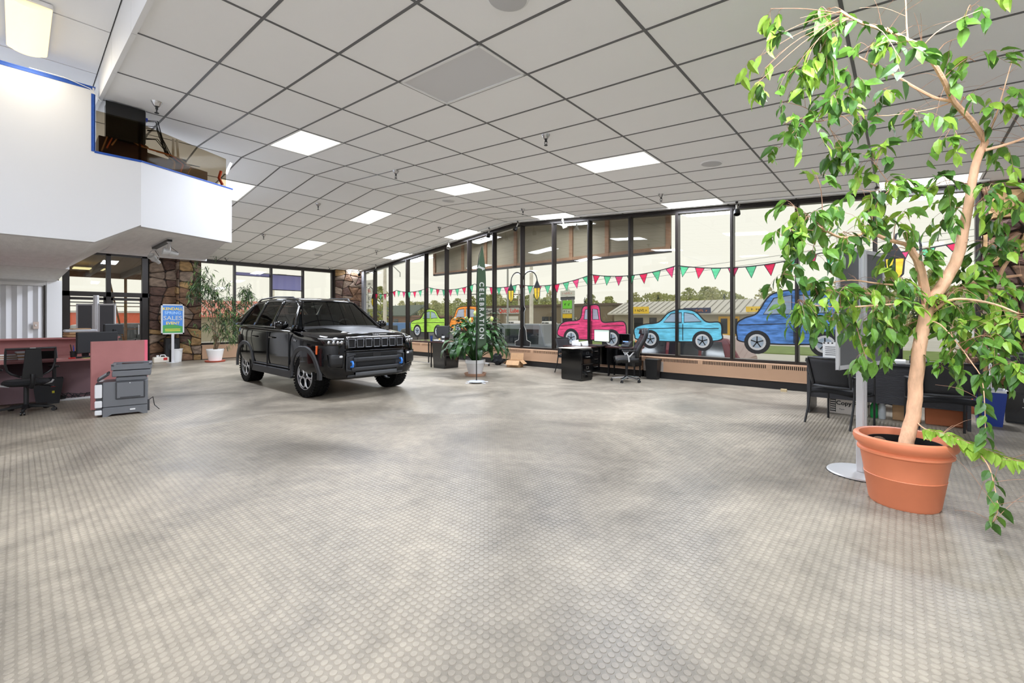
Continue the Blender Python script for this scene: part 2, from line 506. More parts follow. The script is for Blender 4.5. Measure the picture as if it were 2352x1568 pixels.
# return air panel
o = thing('air_return_panel', 'flat grey return air panel with white frame in the near ceiling', 'vent'); o.matrix_world = cell_frame(*VENT)
b = MB(); w_, d_ = DJ / 2 - .006, DK / 2 - .006
for s in (-1, 1):
    b.bb((-w_, s * d_, -.006), (w_, s * (d_ - .03), .02)); b.bb((s * w_, -d_, -.006), (s * (w_ - .03), d_, .02))
b.build('frame', M_fix, o)
b = MB(); b.bb((-w_ + .03, -d_ + .03, .004), (w_ - .03, d_ - .03, .012)); b.build('grille_panel', mat('grille_grey', (220, 220, 222), .7, bump=.3, bscale=300), o)
# speakers
M_spk = mat('speaker_grille', (200, 200, 201), .7, bump=.3, bscale=400)
spk = None
for x, y, lb in ((-2.25, 7.24, 'round ceiling speaker on the right slope beyond the bright panel'), (-8.46, 7.13, 'round ceiling speaker close to the ridge'),
                 (-16.0, 7.35, 'round white-rimmed ceiling speaker far on the left slope'), (-2.24, 2.47, 'round ceiling speaker at the top edge of the view')):
    if spk is None:
        o = spk = thing('ceiling_speaker', lb, 'speaker')
        MB().lathe([(.15, -.012), (.162, -.004), (.165, .004)], 28).build('rim', M_fix, o, smooth=True)
        MB().lathe([(.001, -.02), (.1, -.018), (.147, -.012)], 28, cap=False).build('grille', M_spk, o, smooth=True)
    else: o = copy_tree(spk)
    o.matrix_world = T(x, y, ceil_z(x), ry=math.atan(SR) if x > RIDGE_X else -math.atan(SL)); o['label'] = lb; o['group'] = 'ceiling speakers'
# sprinklers
spr = None
names = {(-3.71, 4.88): 'nearest sprinkler, between the return panel and the bright right panel', (-7.27, 4.83): 'sprinkler right of the ridge in the near row', (-10.78, 4.94): 'sprinkler left of the ridge in the near row',
         (-14.21, 4.88): 'sprinkler midway down the left slope, near row', (-18.0, 4.96): 'sprinkler over the far left wall, near row', (-3.72, 8.79): 'sprinkler near the windows on the right slope',
         (-7.39, 8.74): 'sprinkler near the windows right of the ridge', (-10.77, 8.72): 'sprinkler near the windows left of the ridge', (-14.39, 8.74): 'sprinkler near the windows on the left slope',
         (-17.92, 8.69): 'sprinkler by the corner stone pillar', (-7.3, 1.22): 'sprinkler above the black computer on the balcony'}
for (x, y), lb in names.items():
    if spr is None:
        o = spr = thing('sprinkler_head', lb, 'sprinkler')
        MB().lathe([(.05, 0), (.045, -.012), (.03, -.04), (.022, -.05)], 14).build('escutcheon', M_chrome, o, smooth=True)
        b = MB(); b.cyl((0, 0, -.065), .012, .03, 8); b.tube([(-.014, 0, -.07), (-.018, 0, -.09), (-.006, 0, -.115)], .004, 5); b.tube([(.014, 0, -.07), (.018, 0, -.09), (.006, 0, -.115)], .004, 5)
        b.cyl((0, 0, -.118), .02, .005, 10); b.build('spray_frame', M_dark, o)
    else: o = copy_tree(spr)
    o.location = (x, y, ceil_z(x) + .004); o['label'] = 'chrome ' + lb; o['group'] = 'ceiling sprinklers'
    if 'midway' in lb or 'over the far' in lb or 'balcony' in lb or True: o.scale = (1.25, 1.25, 1.25)

# ------------------------------------------------------------------ walls out of view
wl = MB(); wl.bb((XR, YB, 0), (XR + .2, WY + .3, 4.8)); o = wl.build('wall_right', M_white); o['kind'] = 'structure'
wl = MB(); wl.bb((XL - .2, YB - .2, 0), (XR + .2, YB, 4.9)); o = wl.build('wall_back', M_white); o['kind'] = 'structure'
wl = MB(); wl.bb((2.3, WY - .05, 0), (XR, WY + .3, 3.8)); o = wl.build('wall_front', M_white); o['kind'] = 'structure'
wl = MB(); wl.bb((XL - .2, YB, 0), (XL, 0.45, 3.6)); o = wl.build('wall_left', M_white); o['kind'] = 'structure'

# ------------------------------------------------------------------ window wall (along Y = WY)
MX = [0.90] + [-.39 - 1.204 * n for n in range(0, 15)]
win = struct('window_1')
HEAD = -0.075
def sloped(b, xa, xb, y0, y1, za, zb, h):
    b.add([(xa, y0, za), (xb, y0, zb), (xb, y1, zb), (xa, y1, za), (xa, y0, za + h), (xb, y0, zb + h), (xb, y1, zb + h), (xa, y1, za + h)],
          [(0, 1, 2, 3), (7, 6, 5, 4), (0, 4, 5, 1), (1, 5, 6, 2), (2, 6, 7, 3), (3, 7, 4, 0)])
for xa, xb in ((XL, RIDGE_X), (RIDGE_X, 2.3)):
    b = MB(); sloped(b, xa, xb, WY - .06, WY + .09, ceil_z(xa) - .10, ceil_z(xb) - .10, .14); b.build('head_frame', M_frame, win)
    b = MB(); sloped(b, xa, xb, WY - .085, WY - .06, ceil_z(xa) - .05, ceil_z(xb) - .05, .03); b.build('head_bead', M_frame, win)
MB().bb((XL, WY - .07, .50), (1.0, WY + .09, .56)).build('sill_frame', M_frame, win, bevel=.004)
for i, x in enumerate(MX):
    zt = ceil_z(x) - .09
    b = MB(); b.bb((x - .032, WY - .075, .55), (x + .032, WY + .08, zt)); b.bb((x - .014, WY - .095, .55), (x + .014, WY - .075, zt))
    b.build('mullion', M_frame, win)
ends = MX + [XL + .1]
for i in range(len(ends) - 1):
    xa, xb = ends[i + 1], ends[i]
    if xa < RIDGE_X < xb:
        poly = [(xa, .55), (xb, .55), (xb, ceil_z(xb) - .09), (RIDGE_X, RIDGE_Z - .09), (xa, ceil_z(xa) - .09)]
    else: poly = [(xa, .55), (xb, .55), (xb, ceil_z(xb) - .09), (xa, ceil_z(xa) - .09)]
    MB().add([(p[0], WY + .01, p[1]) for p in poly], [tuple(range(len(poly)))]).build('pane', M_glass, win)
# low wall under the glass
MB().bb((XL, WY - .02, 0), (2.3, WY + .12, .5)).build('low_wall', M_baseblack, win)

# ------------------------------------------------------------------ heaters
def heater(name, label, length, loc, rz, m=M_tan, joints=1.35, grey=None):
    o = thing(name, label, 'heater', loc, rz, 'baseboard heaters')
    b = MB()
    b.bb((0, 0, .16), (length, .02, .405)); b.bb((0, 0, .475), (length, .21, .50)); b.bb((0, .19, .02), (length, .21, .48)); b.bb((0, 0, .16), (length, .2, .175))
    b.build('cover', m, o, bevel=.003)
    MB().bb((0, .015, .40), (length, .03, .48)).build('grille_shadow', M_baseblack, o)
    n = int(length / joints)
    sl = MB().bb((-.007, -.002, .40), (.007, .012, .478)).mesh('grille_fin', m)
    cnt = 0; fld = MB(); x = .0
    step = .034
    while x < length:
        q = x % joints
        if q < step * 1.5 :
            pass
        if cnt < 260: inst('grille_fin', sl, o, T(x, 0, 0)); cnt += 1
        else: fld.bb((x - .007, -.002, .40), (x + .007, .012, .478))
        x += step
    if fld.v: fo = fld.build('grille_fin_field', m, o); fo['kind'] = 'stuff'
    jb = MB()
    for i in range(n + 1):
        jb.bb((i * joints - .05, -.004, .395), (min(length, i * joints + .05), .01, .48))
    jb.build('joint_cover', m, o)
    MB().bb((0, .03, 0), (length, .19, .16)).build('toe_space', M_baseblack, o)
    return o
heater('baseboard_heater', 'long tan baseboard heater under the windows right of the middle desk', 3.38, (-4.75, 10.17, 0), 0)
heater('baseboard_heater', 'tan baseboard heater under the windows left of the middle desk', 12.9, (-17.7, 10.17, 0), 0)
heater('baseboard_heater', 'tan baseboard heater running on behind the right hand desk and tree', 2.1, (-1.32, 10.17, 0), 0)
heater('baseboard_heater', 'tan baseboard heater below the far left windows behind the leafy plant', 4.8, (-18.27, 9.05, 0), -PI / 2)
# lighter replacement section on the first heater
hp = MB().bb((-4.74, 10.158, .165), (-4.25, 10.168, .40)).build('access_panel', mat('greige_enamel', (160, 150, 140), .5))
tag(hp, 'greige access cover on the heater just right of the executive chair', 'panel')

# ------------------------------------------------------------------ far left window wall
win2 = struct('window_2')
b = MB(); b.bb((XL - .09, 4.2, ceil_z(XL) - .12), (XL + .05, 10.3, ceil_z(XL) + .02)); b.build('head_frame', M_frame, win2)
MB().bb((XL - .09, 4.2, .50), (XL + .05, 9.3, .56)).build('sill_frame', M_frame, win2)
MB().bb((XL - .1, 4.2, 0), (XL + .02, 9.3, .5)).build('low_wall', M_baseblack, win2)
ys = [4.25, 5.36, 6.62, 7.84, 9.08]
for y in ys: MB().bb((XL - .08, y - .035, .55), (XL + .06, y + .035, ceil_z(XL) - .1)).build('mullion', M_frame, win2)
for ya, yb in zip(ys[:-1], ys[1:]):
    MB().add([(XL - .02, ya, .55), (XL - .02, yb, .55), (XL - .02, yb, 3.42), (XL - .02, ya, 3.42)], [(0, 1, 2, 3)]).build('pane', M_glass, win2)
# blue sign panels fixed outside the left windows
M_purple = mat('blue_violet_banner', (150, 150, 208), .5, trans=.75)
o = thing('banner_panel', 'blue violet sign panel hung outside the middle left window', 'sign', (XL - .105, 7.23, 2.88)); MB().add([(0, -.58, -.31), (0, .58, -.31), (0, .58, .27), (0, -.58, .27)], [(0, 1, 2, 3)]).build('panel', M_purple, o)
b = MB(); b.bb((-.02, -.6, -.34), (.02, .6, -.31)); b.bb((-.02, -.6, .27), (.02, .6, .3)); b.build('rail', M_frame, o)
o = thing('banner_panel', 'narrow blue violet strip panel outside the window behind the leafy plant', 'sign', (XL - .105, 6.0, 3.1)); MB().add([(0, -.6, -.05), (0, .6, -.05), (0, .6, .06), (0, -.6, .06)], [(0, 1, 2, 3)]).build('panel', M_purple, o)
MB().bb((-.02, -.6, -.07), (.02, .6, -.05)).build('rail', M_frame, o)

# ------------------------------------------------------------------ entrance
door = struct('door_1')
H = ceil_z(XL)
yF = [0.35, 0.97, 1.9, 2.78]
b = MB(); b.bb((XL - .08, .3, H - .14), (XL + .08, 2.9, H + .02)); b.build('head_frame', M_frame, door)
MB().bb((XL - .07, .3, 2.10), (XL + .08, 2.9, 2.24)).build('transom_bar', M_frame, door)
for i, y in enumerate(yF):
    wd = .075 if i in (1, 3) else .055
    MB().bb((XL - .08, y - wd, 0), (XL + .08, y + wd, H - .1)).build('jamb', M_frame, door)
MB().add([(XL, .4, 2.2), (XL, 2.75, 2.2), (XL, 2.75, H - .1), (XL, .4, H - .1)], [(0, 1, 2, 3)]).build('transom_pane', M_glass, door)
for ya, yb in ((1.0, 1.85), (1.95, 2.72), (.4, .92)):
    b = MB()
    for y in (ya + .03, yb - .03): b.bb((XL - .03, y - .03, .02), (XL + .03, y + .03, 2.1))
    for z in (.1, 2.02): b.bb((XL - .03, ya, z - (.08 if z < 1 else .03)), (XL + .03, yb, z + .05))
    b.bb((XL - .025, ya, 1.9), (XL + .025, yb, 1.93))
    f = b.build('door_leaf', M_frame, door)
    MB().add([(XL, ya, .1), (XL, yb, .1), (XL, yb, 2.05), (XL, ya, 2.05)], [(0, 1, 2, 3)]).build('pane', M_glass, f)
    MB().tube([(XL + .05, yb - .1, .9), (XL + .09, yb - .1, .92), (XL + .09, yb - .1, 1.2), (XL + .05, yb - .1, 1.22)], .012, 6).build('handle', M_alu, f)

# ------------------------------------------------------------------ stone pillars
M_mortar = mat('dark_mortar', (42, 34, 28), .95, bump=.5, bscale=40)
M_st = [mat('stone_brown', (112, 84, 62), .85, noise=.45, nscale=5, bump=1, bscale=14, stretch=(1, 1, 2.4)),
        mat('stone_ochre', (146, 116, 76), .85, noise=.4, nscale=6, bump=1, bscale=14, stretch=(1, 1, 2.4)),
        mat('stone_umber', (84, 62, 52), .85, noise=.45, nscale=6, bump=1, bscale=14, stretch=(1, 1, 2.4)),
        mat('stone_grey', (126, 108, 92), .85, noise=.4, nscale=6, bump=1, bscale=14, stretch=(1, 1, 2.4))]
rs = random.Random(11)
def stones(parent, M, width, height, cw=.36, ch=.27, depth=.06):
    """irregular fieldstones on the local XZ face (x 0..width, z 0..height), standing proud along -y"""
    nx = max(1, round(width / cw)); nz = max(1, round(height / ch))
    P = {}
    for i in range(nx + 1):
        for k in range(nz + 1):
            jx = 0 if i in (0, nx) else rs.uniform(-.44, .44) * width / nx
            jz = 0 if k in (0, nz) else rs.uniform(-.44, .44) * height / nz
            P[i, k] = Vector((i * width / nx + jx, 0, k * height / nz + jz))
    for i in range(nx):
        for k in range(nz):
            q = [P[i, k], P[i + 1, k], P[i + 1, k + 1], P[i, k + 1]]
            c = sum(q, Vector()) / 4
            ring = []
            for a in range(4):
                p0, p1 = q[a], q[(a + 1) % 4]
                for t_ in (.12, .88):
                    p = p0.lerp(p1, t_ + rs.uniform(-.08, .08)); ring.append(c + (p - c) * rs.uniform(.94, .985))
            dp = depth * rs.uniform(.5, 1.25)
            n = 8
            vs = [tuple(p) for p in ring] + [tuple(c + (p - c) * rs.uniform(.86, .95) + Vector((0, -dp * rs.uniform(.5, 1.0), 0))) for p in ring]
            vs += [tuple(c + (p - c) * .5 + Vector((0, -dp * rs.uniform(.7, 1.3), 0))) for p in ring] + [tuple(c + Vector((0, -dp, 0)))]
            fs = []
            for l in range(2):
                for a in range(n): fs.append((l * n + a, l * n + (a + 1) % n, (l + 1) * n + (a + 1) % n, (l + 1) * n + a))
            for a in range(n): fs.append((2 * n + a, 2 * n + (a + 1) % n, 3 * n))
            MB().add(vs, fs, M).build('stone', rs.choice(M_st), parent)
def pillar(name, x0, y0, x1, y1, h, faces):
    o = MB().bb((x0, y0, 0), (x1, y1, h)).build(name, M_mortar); o['kind'] = 'structure'
    for f in faces:
        if f == 'E': stones(o, T(x1, y0, 0, rz=PI / 2), y1 - y0, h)            # faces +X
        if f == 'S': stones(o, T(x0, y0, 0), x1 - x0, h)                        # faces -Y
        if f == 'W': stones(o, T(x0, y1, 0, rz=-PI / 2), y1 - y0, h)
    return o
pillar('wall_stone_left', -18.7, 2.88, -18.42, 3.62, ceil_z(-18.5) + .02, ['E'])
pillar('wall_stone_left', -18.7, 3.62, -18.12, 4.24, ceil_z(-18.3) + .02, ['E', 'S'])
pillar('wall_stone_corner', -18.7, 9.12, -18.3, 10.5, ceil_z(-18.5) + .02, ['E'])
pillar('wall_stone_right', 1.0, 10.28, 2.5, 10.7, ceil_z(1.2) + .05, ['S', 'W'])

# grey vertical corner post beside the corner stones
MB().bb((-18.2, 10.3, 0), (-18.0, 10.42, ceil_z(-18.1))).build('trim_1', mat('grey_post', (120, 120, 122), .5))['kind'] = 'structure'

# ------------------------------------------------------------------ office + balcony on the left
o = struct('wall_office'); XO = -16.6
M_colw = M_white
MB().bb((XO - .15, -3.5, 0), (XO, .52, 2.42)).build('wall_core', M_white, o)
MB().bb((XO - .1, .52, 0), (XO + .02, .80, 2.42)).build('end_column', M_white, o, bevel=.004)
MB().bb((XO - .02, -3.5, 2.26), (XO + .05, .5, 2.34)).build('track_valance', M_white, o)
M_shut = mat('white_folding_panel', (226, 226, 228), .45)
for i in range(16):
    y0 = .46 - i * .18
    MB().prism([(0, y0), (.05, y0 - .09), (0, y0 - .18), (-.01, y0 - .18), (-.01, y0)], .02, 2.25, T(XO + .01)).build('folding_panel', M_shut, o)
MB().bb((XO, .47, 0), (XO + .06, .50, 2.28)).build('jamb_strip', M_frame, o)
sw = thing('light_switch', 'small beige wall switch plate beside the folding shutters', 'switch', (XO + .09, .33, 1.25)); MB().bb((-.02, -.05, -.09), (.02, .05, .09)).build('plate', mat('beige_plate', (206, 188, 176), .5), sw, bevel=.004); MB().bb((.02, -.012, -.02), (.03, .012, .02)).build('toggle', M_wplastic, sw)

bal = struct('wall_balcony')
XF = -7.7
# soffit (undersides), lower block, ramp and upper block
def ext(poly, xa, xb, name, m, parent=bal):
    n = len(poly)
    b = MB(); b.add([(xa, p[0], p[1]) for p in poly] + [(xb, p[0], p[1]) for p in poly],
                    [tuple(range(n - 1, -1, -1)), tuple(range(n, 2 * n))] + [(i, (i + 1) % n, n + (i + 1) % n, n + i) for i in range(n)])
    return b.build(name, m, parent)
dx, dy = -math.sin(R(23.8)), math.cos(R(23.8))
C1 = (XF, 1.12); C2 = (XF + dx * 1.343, 1.12 + dy * 1.343)
# underside slabs
ext([(-4.0, 2.40), (.64, 2.40), (.64, 2.55), (-4.0, 2.55)], XF - .12, -12.3, 'lower_soffit', M_soffit)
ext([(-4.0, 2.40), (.70, 2.40), (.70, 2.55), (-4.0, 2.55)], -12.36, -16.6, 'lower_soffit', M_soffit)
MB().bb((-12.36, -4, 2.41), (-12.30, .64, 2.5)).build('soffit_joint', M_baseblack, bal)
ext([(.64, 2.40), (1.10, 2.69), (1.10, 2.80), (.64, 2.52)], XF - .12, -9.9, 'ramped_soffit', M_soffit)
MB().add([(-9.9, .64, 2.40), (-9.9, 1.1, 2.69), (-12.3, .64, 2.40), (-9.9, .64, 2.55), (-9.9, 1.1, 2.8), (-12.3, .64, 2.55)], [(0, 2, 1), (3, 4, 5), (0, 1, 4, 3), (1, 2, 5, 4), (2, 0, 3, 5)]).build('ramped_soffit', M_white, bal)
XBk = -11.2
MB().prism([(XF - .1, 1.08), (C2[0] - .08, C2[1] - .05), (XBk, C2[1] + .35), (XBk, 1.08)], 2.685, 2.80).build('upper_soffit', M_soffit, bal)
MB().bb((XBk - .04, 1.0, 2.655), (XBk + .05, C2[1] + .36, 2.72)).build('soffit_trim', M_white, bal)
MB().bb((-12.0, .3, 2.385), (-11.0, .62, 2.41)).build('soffit_grille', M_frame, bal) if False else None
# parapet faces
fl = [(-4.0, 2.40), (.66, 2.40), (1.12, 2.69), (1.12, 3.55), (.66, 3.55), (.66, 4.36), (-4.0, 4.36)]
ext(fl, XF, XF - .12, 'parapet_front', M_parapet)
Mp = T(C1[0], C1[1], 0, rz=math.atan2(dy, dx))
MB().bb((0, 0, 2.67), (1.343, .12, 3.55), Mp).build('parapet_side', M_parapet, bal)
# floor of the balcony and rear walls up to the ceiling
MB().bb((-12.3, -4, 2.8), (XF - .12, 1.1, 2.86)).build('balcony_floor', M_soffit, bal)
# masking tape
b = MB(); b.bb((XF - .13, -4, 4.36), (XF + .006, .67, 4.372)); b.bb((XF - .002, -4, 4.325), (XF + .004, .64, 4.372)); b.build('tape_top', M_bluetape, bal)
b = MB(); b.bb((XF - .002, .63, 3.55), (XF + .004, .665, 4.28)); b.bb((XF - .125, .66, 3.55), (XF + .004, .668, 4.28)); b.build('tape_edge', M_bluetape, bal)
MB().bb((XF - .13, .66, 3.55), (XF + .006, 1.12, 3.562)).bb((XF - .002, .66, 3.535), (XF + .004, 1.12, 3.562)).build('tape_ledge', M_bluetape, bal)
b = MB(); b.bb((0, -.006, 3.54), (1.36, .12, 3.562), Mp); b.build('tape_ledge', M_bluetape, bal)
# smoked guard panels
g = thing('smoked_guard', 'smoked brown acrylic guard standing on the balcony ledge', 'guard panel')
MB().bb((XF - .07, .68, 3.56), (XF - .06, 1.13, 4.10)).build('panel', M_smoke, g)
MB().add([(.01, .06, 3.56), (1.29, .06, 3.56), (1.29, .06, 4.03), (.01, .06, 4.08), (.01, .068, 3.56), (1.29, .068, 3.56), (1.29, .068, 4.03), (.01, .068, 4.08)],
         [(0, 1, 2, 3), (7, 6, 5, 4), (0, 4, 5, 1), (1, 5, 6, 2), (2, 6, 7, 3), (3, 7, 4, 0)], Mp).build('panel', M_smoke, g)
# desk, computer and cables up there
M_wood = mat('dark_cherry_wood', (66, 36, 26), .4, noise=.25, nscale=6, stretch=(1, 1, 6))
d = thing('balcony_desk', 'dark cherry desk back behind the smoked balcony guard', 'desk', (XF - .22, .72, 2.86))
MB().bb((-.5, 0, 0), (0, .5, .98)).build('side_panel', M_wood, d)
Md = T(0, 0, 0)
MB().bb((.12, .30, 2.86), (1.16, .8, 3.80), Mp).build('back_panel', M_wood, d).matrix_parent_inverse = d.matrix_world.inverted() if False else Matrix.Translation((-(XF - .22), -.72, -2.86))
c = thing('computer_case', 'black computer tower standing up above the smoked guard', 'computer', (XF - .20, .985, 3.83))
MB().bb((-.1, -.20, 0), (.1, .20, .44)).build('case', M_black, c, bevel=.006); MB().bb((.1, -.21, -.02), (.11, .19, .45)).build('side_cover', M_gloss, c)
MB().bb((-.08, .2, .36), (-.02, .24, .40)).build('plug', mat('blue_plug', (40, 70, 190), .4), c)
rt_ = thing('wifi_router', 'router with upright white antennas beside the black computer', 'router', (XF - .55, 1.62, 3.80))
MB().bb((-.1, -.1, 0), (.1, .1, .04)).build('body', M_black, rt_, bevel=.01)
for y, a in ((-.05, -.02), (.02, .06)):
    MB().bb((-.008, y - .016, .03), (.008, y + .016, .34), T(rx=a)).build('antenna', M_wplastic, rt_, bevel=.004)
f = thing('antenna_set', 'white antenna with orange wire at far end of balcony', 'antenna', (C2[0] - .12, C2[1] - .12, 3.62))
MB().bb((-.01, -.02, .2), (.01, .02, .42), T(rx=-.35)).build('antenna', M_wplastic, f); MB().tube([(0, .02, 0), (0, -.03, .1), (0, .0, .22)], .022, 6).build('orange_wire', mat('orange_wire', (196, 72, 36), .6), f)
cb = thing('cable_bundle', 'tangle of black and orange cables hanging from the black computer', 'cable')
cc = [mat('tan_cable', (178, 132, 84), .5), M_cable, mat('orange_cable', (200, 92, 44), .5)]
rc = random.Random(3)
for i in range(9):
    y0 = 1.2 + .03 * rc.random(); z0 = 3.95 + .3 * rc.random()
    x0 = XF - .3
    pts = [(x0, y0, z0), (x0 + .03, y0 + .12, z0 + .02), (x0 - .02, y0 + .2 + .1 * rc.random(), 3.8), (x0 - .06, y0 + .33 + .15 * rc.random(), 3.74), (x0 - .1, y0 + .5 + .2 * rc.random(), 3.76)]
    MB().tube(pts, .006, 5).build('cable', cc[1], cb)
for i, c_ in enumerate((0, 2, 0)):
    y0 = .74 + .05 * i
    MB().tube([(XF - .14, y0, 3.62 + .05 * i), (XF - .13, y0 + .06, 3.84), (XF - .13, y0 + .2, 3.9), (XF - .15, y0 + .38, 3.8)], .009, 5).build('cable', cc[c_], cb)
    p = [(.05 + .1 * i, .09, 3.78), (.35 + .1 * i, .09, 3.8), (.5 + .12 * i, .085, 3.72), (.48 + .1 * i, .08, 3.6)]
    MB().tube(p, .008, 5, Mp).build('cable', cc[c_], cb)
MB().tube([(XF + .005, .1, 4.38), (XF + .01, .4, 4.38), (XF + .02, .62, 4.33), (XF - .02, .72, 4.22)], .005, 5).build('white_cable', M_wplastic, cb)

# track with two silver spots hanging under the balcony
def spot_silver(label, loc, rz, tilt):
    s = thing('track_spotlight', label, 'spotlight', loc, rz, 'silver ring spotlights')
    MB().lathe([(.03, 0), (.03, -.02), (.012, -.03)], 12).build('mount', M_alu, s)
    ring = [(0.09 * math.cos(a) , 0, -.12 + .1 * math.sin(a)) for a in [PI / 2 + 2 * PI * i / 24 for i in range(24)]]
    MB().tube(ring, .007, 5, closed=True).build('yoke_ring', M_alu, s)
    b = MB(); b.lathe([(.03, -.12), (.035, -.05), (.05, .02), (.062, .08), (.055, .085), (.03, .06)], 16, T(0, 0, -.17, rx=tilt)); b.build('head', M_silver, s, smooth=True)
    MB().tube([(.01, 0, -.02), (.05, .02, -.1), (.03, .08, -.14), (.01, .12, -.17)], .004, 5).build('cord', M_cable, s)
    return s
tr = thing('light_track', 'black light track under the balcony soffit', 'track', (-9.15, 1.60, 2.68), rz=0)
MB().bb((-.65, -.03, -.045), (.55, .03, 0), T(rz=R(0))).build('rail', M_black, tr); MB().bb((-.66, -.035, -.012), (.56, .035, 0), T(rz=R(0))).build('rail_cap', M_alu, tr)
spot_silver('silver ring spotlight at the near end of the track', (-8.66, 1.60, 2.64), 0, R(80))
spot_silver('silver ring spotlight at the far end of the track by the entrance', (-9.78, 1.60, 2.64), R(40), R(60))

# ------------------------------------------------------------------ track spotlights along the window head
M_spotb = mat('spot_black', (20, 20, 20), .4); M_spotw = mat('spot_cream', (160, 156, 146), .45)
def spot(label, x, y, m, rz=0, tilt=.5, n=0):
    z = ceil_z(x)
    s = thing('window_spotlight', label, 'spotlight', (x, y, z - .02), rz, 'spotlights along the window head')
    b = MB(); b.bb((-.025, -.03, -.02), (.025, .03, .01)); b.tube([(0, 0, 0), (0, 0, -.06)], .008, 6); b.build('mount', M_spotw if m is M_spotw else M_spotb, s)
    Mh = T(0, 0, -.06, rx=tilt)
    MB().tube([(0, 0, 0), (0, 0, -.13)], .02, 8, Mh).build('stem', M_spotw, s)
    MB().lathe([(.022, -.12), (.05, -.13), (.062, -.17), (.066, -.24), (.056, -.24), (.05, -.2)], 14, Mh).build('head', m, s, smooth=True)
    MB().tube([(.03, 0, -.02), (.06, .02, -.06), (.03, .03, -.1)], .004, 5).build('cord', M_spotw, s)
for x, y, m, rz, tl, lb in ((-2.62, 10.05, M_spotb, .3, -.45, 'black spotlight in the first clear bay right of the tan board'), (-8.69, 10.05, M_spotb, -.4, -.5, 'dark spotlight right of the ceiling peak'),
    (-7.08, 10.05, M_spotw, -.6, .4, 'cream spotlight with dark mouth turned toward the room'), (-9.9, 10.05, M_spotb, .1, -.3, 'black spotlight just left of the ceiling peak'),
    (-11.9, 10.05, M_spotw, .8, -.6, 'white spotlight left of the flag banner'), (-16.58, 10.05, M_spotb, .5, -.4, 'small dark spotlight above the far bunting'),
    (-18.0, 10.05, M_spotb, 1.2, -.9, 'small black spotlight by the corner stones'), (-.35, 9.9, M_spotb, .2, -.3, 'black spotlight behind the upper tree leaves')):
    spot(lb, x, y, m, rz, tl)
rl = thing('window_track', 'slim white light track along the window head', 'track')
for xa, xb in ((-18.3, RIDGE_X), (RIDGE_X, 1.0)):
    b = MB(); sloped(b, xa, xb, 10.03, 10.07, ceil_z(xa) - .035, ceil_z(xb) - .035, .03); b.build('rail', M_fix, rl)

# ------------------------------------------------------------------ paint on the glass
PY = WY - .004
def paint_mat(name, rgb, nz=.22):
    return mat(name, rgb, .6, noise=nz, nscale=6, stretch=(.8, 1, 4), trans=.45)
P_pink = paint_mat('pink_window_paint', (242, 72, 122), .4); P_red = paint_mat('red_window_paint', (222, 40, 84)); P_green = paint_mat('green_window_paint', (94, 196, 142)); P_sky = paint_mat('light_blue_window_paint', (108, 198, 226), .3); P_blue = paint_mat('blue_window_paint', (84, 130, 196), .5)
P_org = paint_mat('orange_window_paint', (255, 146, 58), .3); P_lime = paint_mat('lime_window_paint', (172, 220, 84), .2); P_yel = paint_mat('yellow_window_paint', (250, 206, 60)); P_wht = paint_mat('white_window_paint', (232, 232, 228), .05); P_gry = paint_mat('grey_window_paint', (176, 190, 200), .1)
P_blk = mat('black_window_paint', (14, 14, 15), .6)
def flat(name, pts, m, parent, lay=0, y=PY):
    b = MB(); n = len(pts)
    yy = y - .0012 * lay
    b.add([(p[0], yy, p[1]) for p in pts], [tuple(range(n))])
    return b.build(name, m, parent)
def smooth_loop(pts, k=6):
    out = []; n = len(pts)
    for i in range(n):
        p0, p1, p2, p3 = [Vector(pts[(i + q) % n]) for q in (-1, 0, 1, 2)]
        for s in range(k):
            t = s / k
            out.append(tuple(0.5 * ((2 * p1) + (-p0 + p2) * t + (2 * p0 - 5 * p1 + 4 * p2 - p3) * t * t + (-p0 + 3 * p1 - 3 * p2 + p3) * t ** 3)))
    return out
def line(name, pts, r, parent, closed=False, lay=3, m=None, y=PY):
    yy = y - .0012 * lay
    b = MB(); n = len(pts)
    P = [Vector(p) for p in pts]
    vs = []
    for i in range(n):
        a = P[(i - 1) % n] if closed or i > 0 else P[i]; c = P[(i + 1) % n] if closed or i < n - 1 else P[i]
        t = (c - a); t = t.normalized() if t.length > 1e-9 else Vector((1, 0)); nn = Vector((-t.y, t.x)) * r
        vs += [(P[i].x + nn.x, yy, P[i].y + nn.y), (P[i].x - nn.x, yy, P[i].y - nn.y)]
    fs = [(2 * i, 2 * i + 1, 2 * ((i + 1) % n) + 1, 2 * ((i + 1) % n)) for i in range(n if closed else n - 1)]
    b.add(vs, fs)
    return b.build(name, m or P_blk, parent)
def mx_at(x): return x
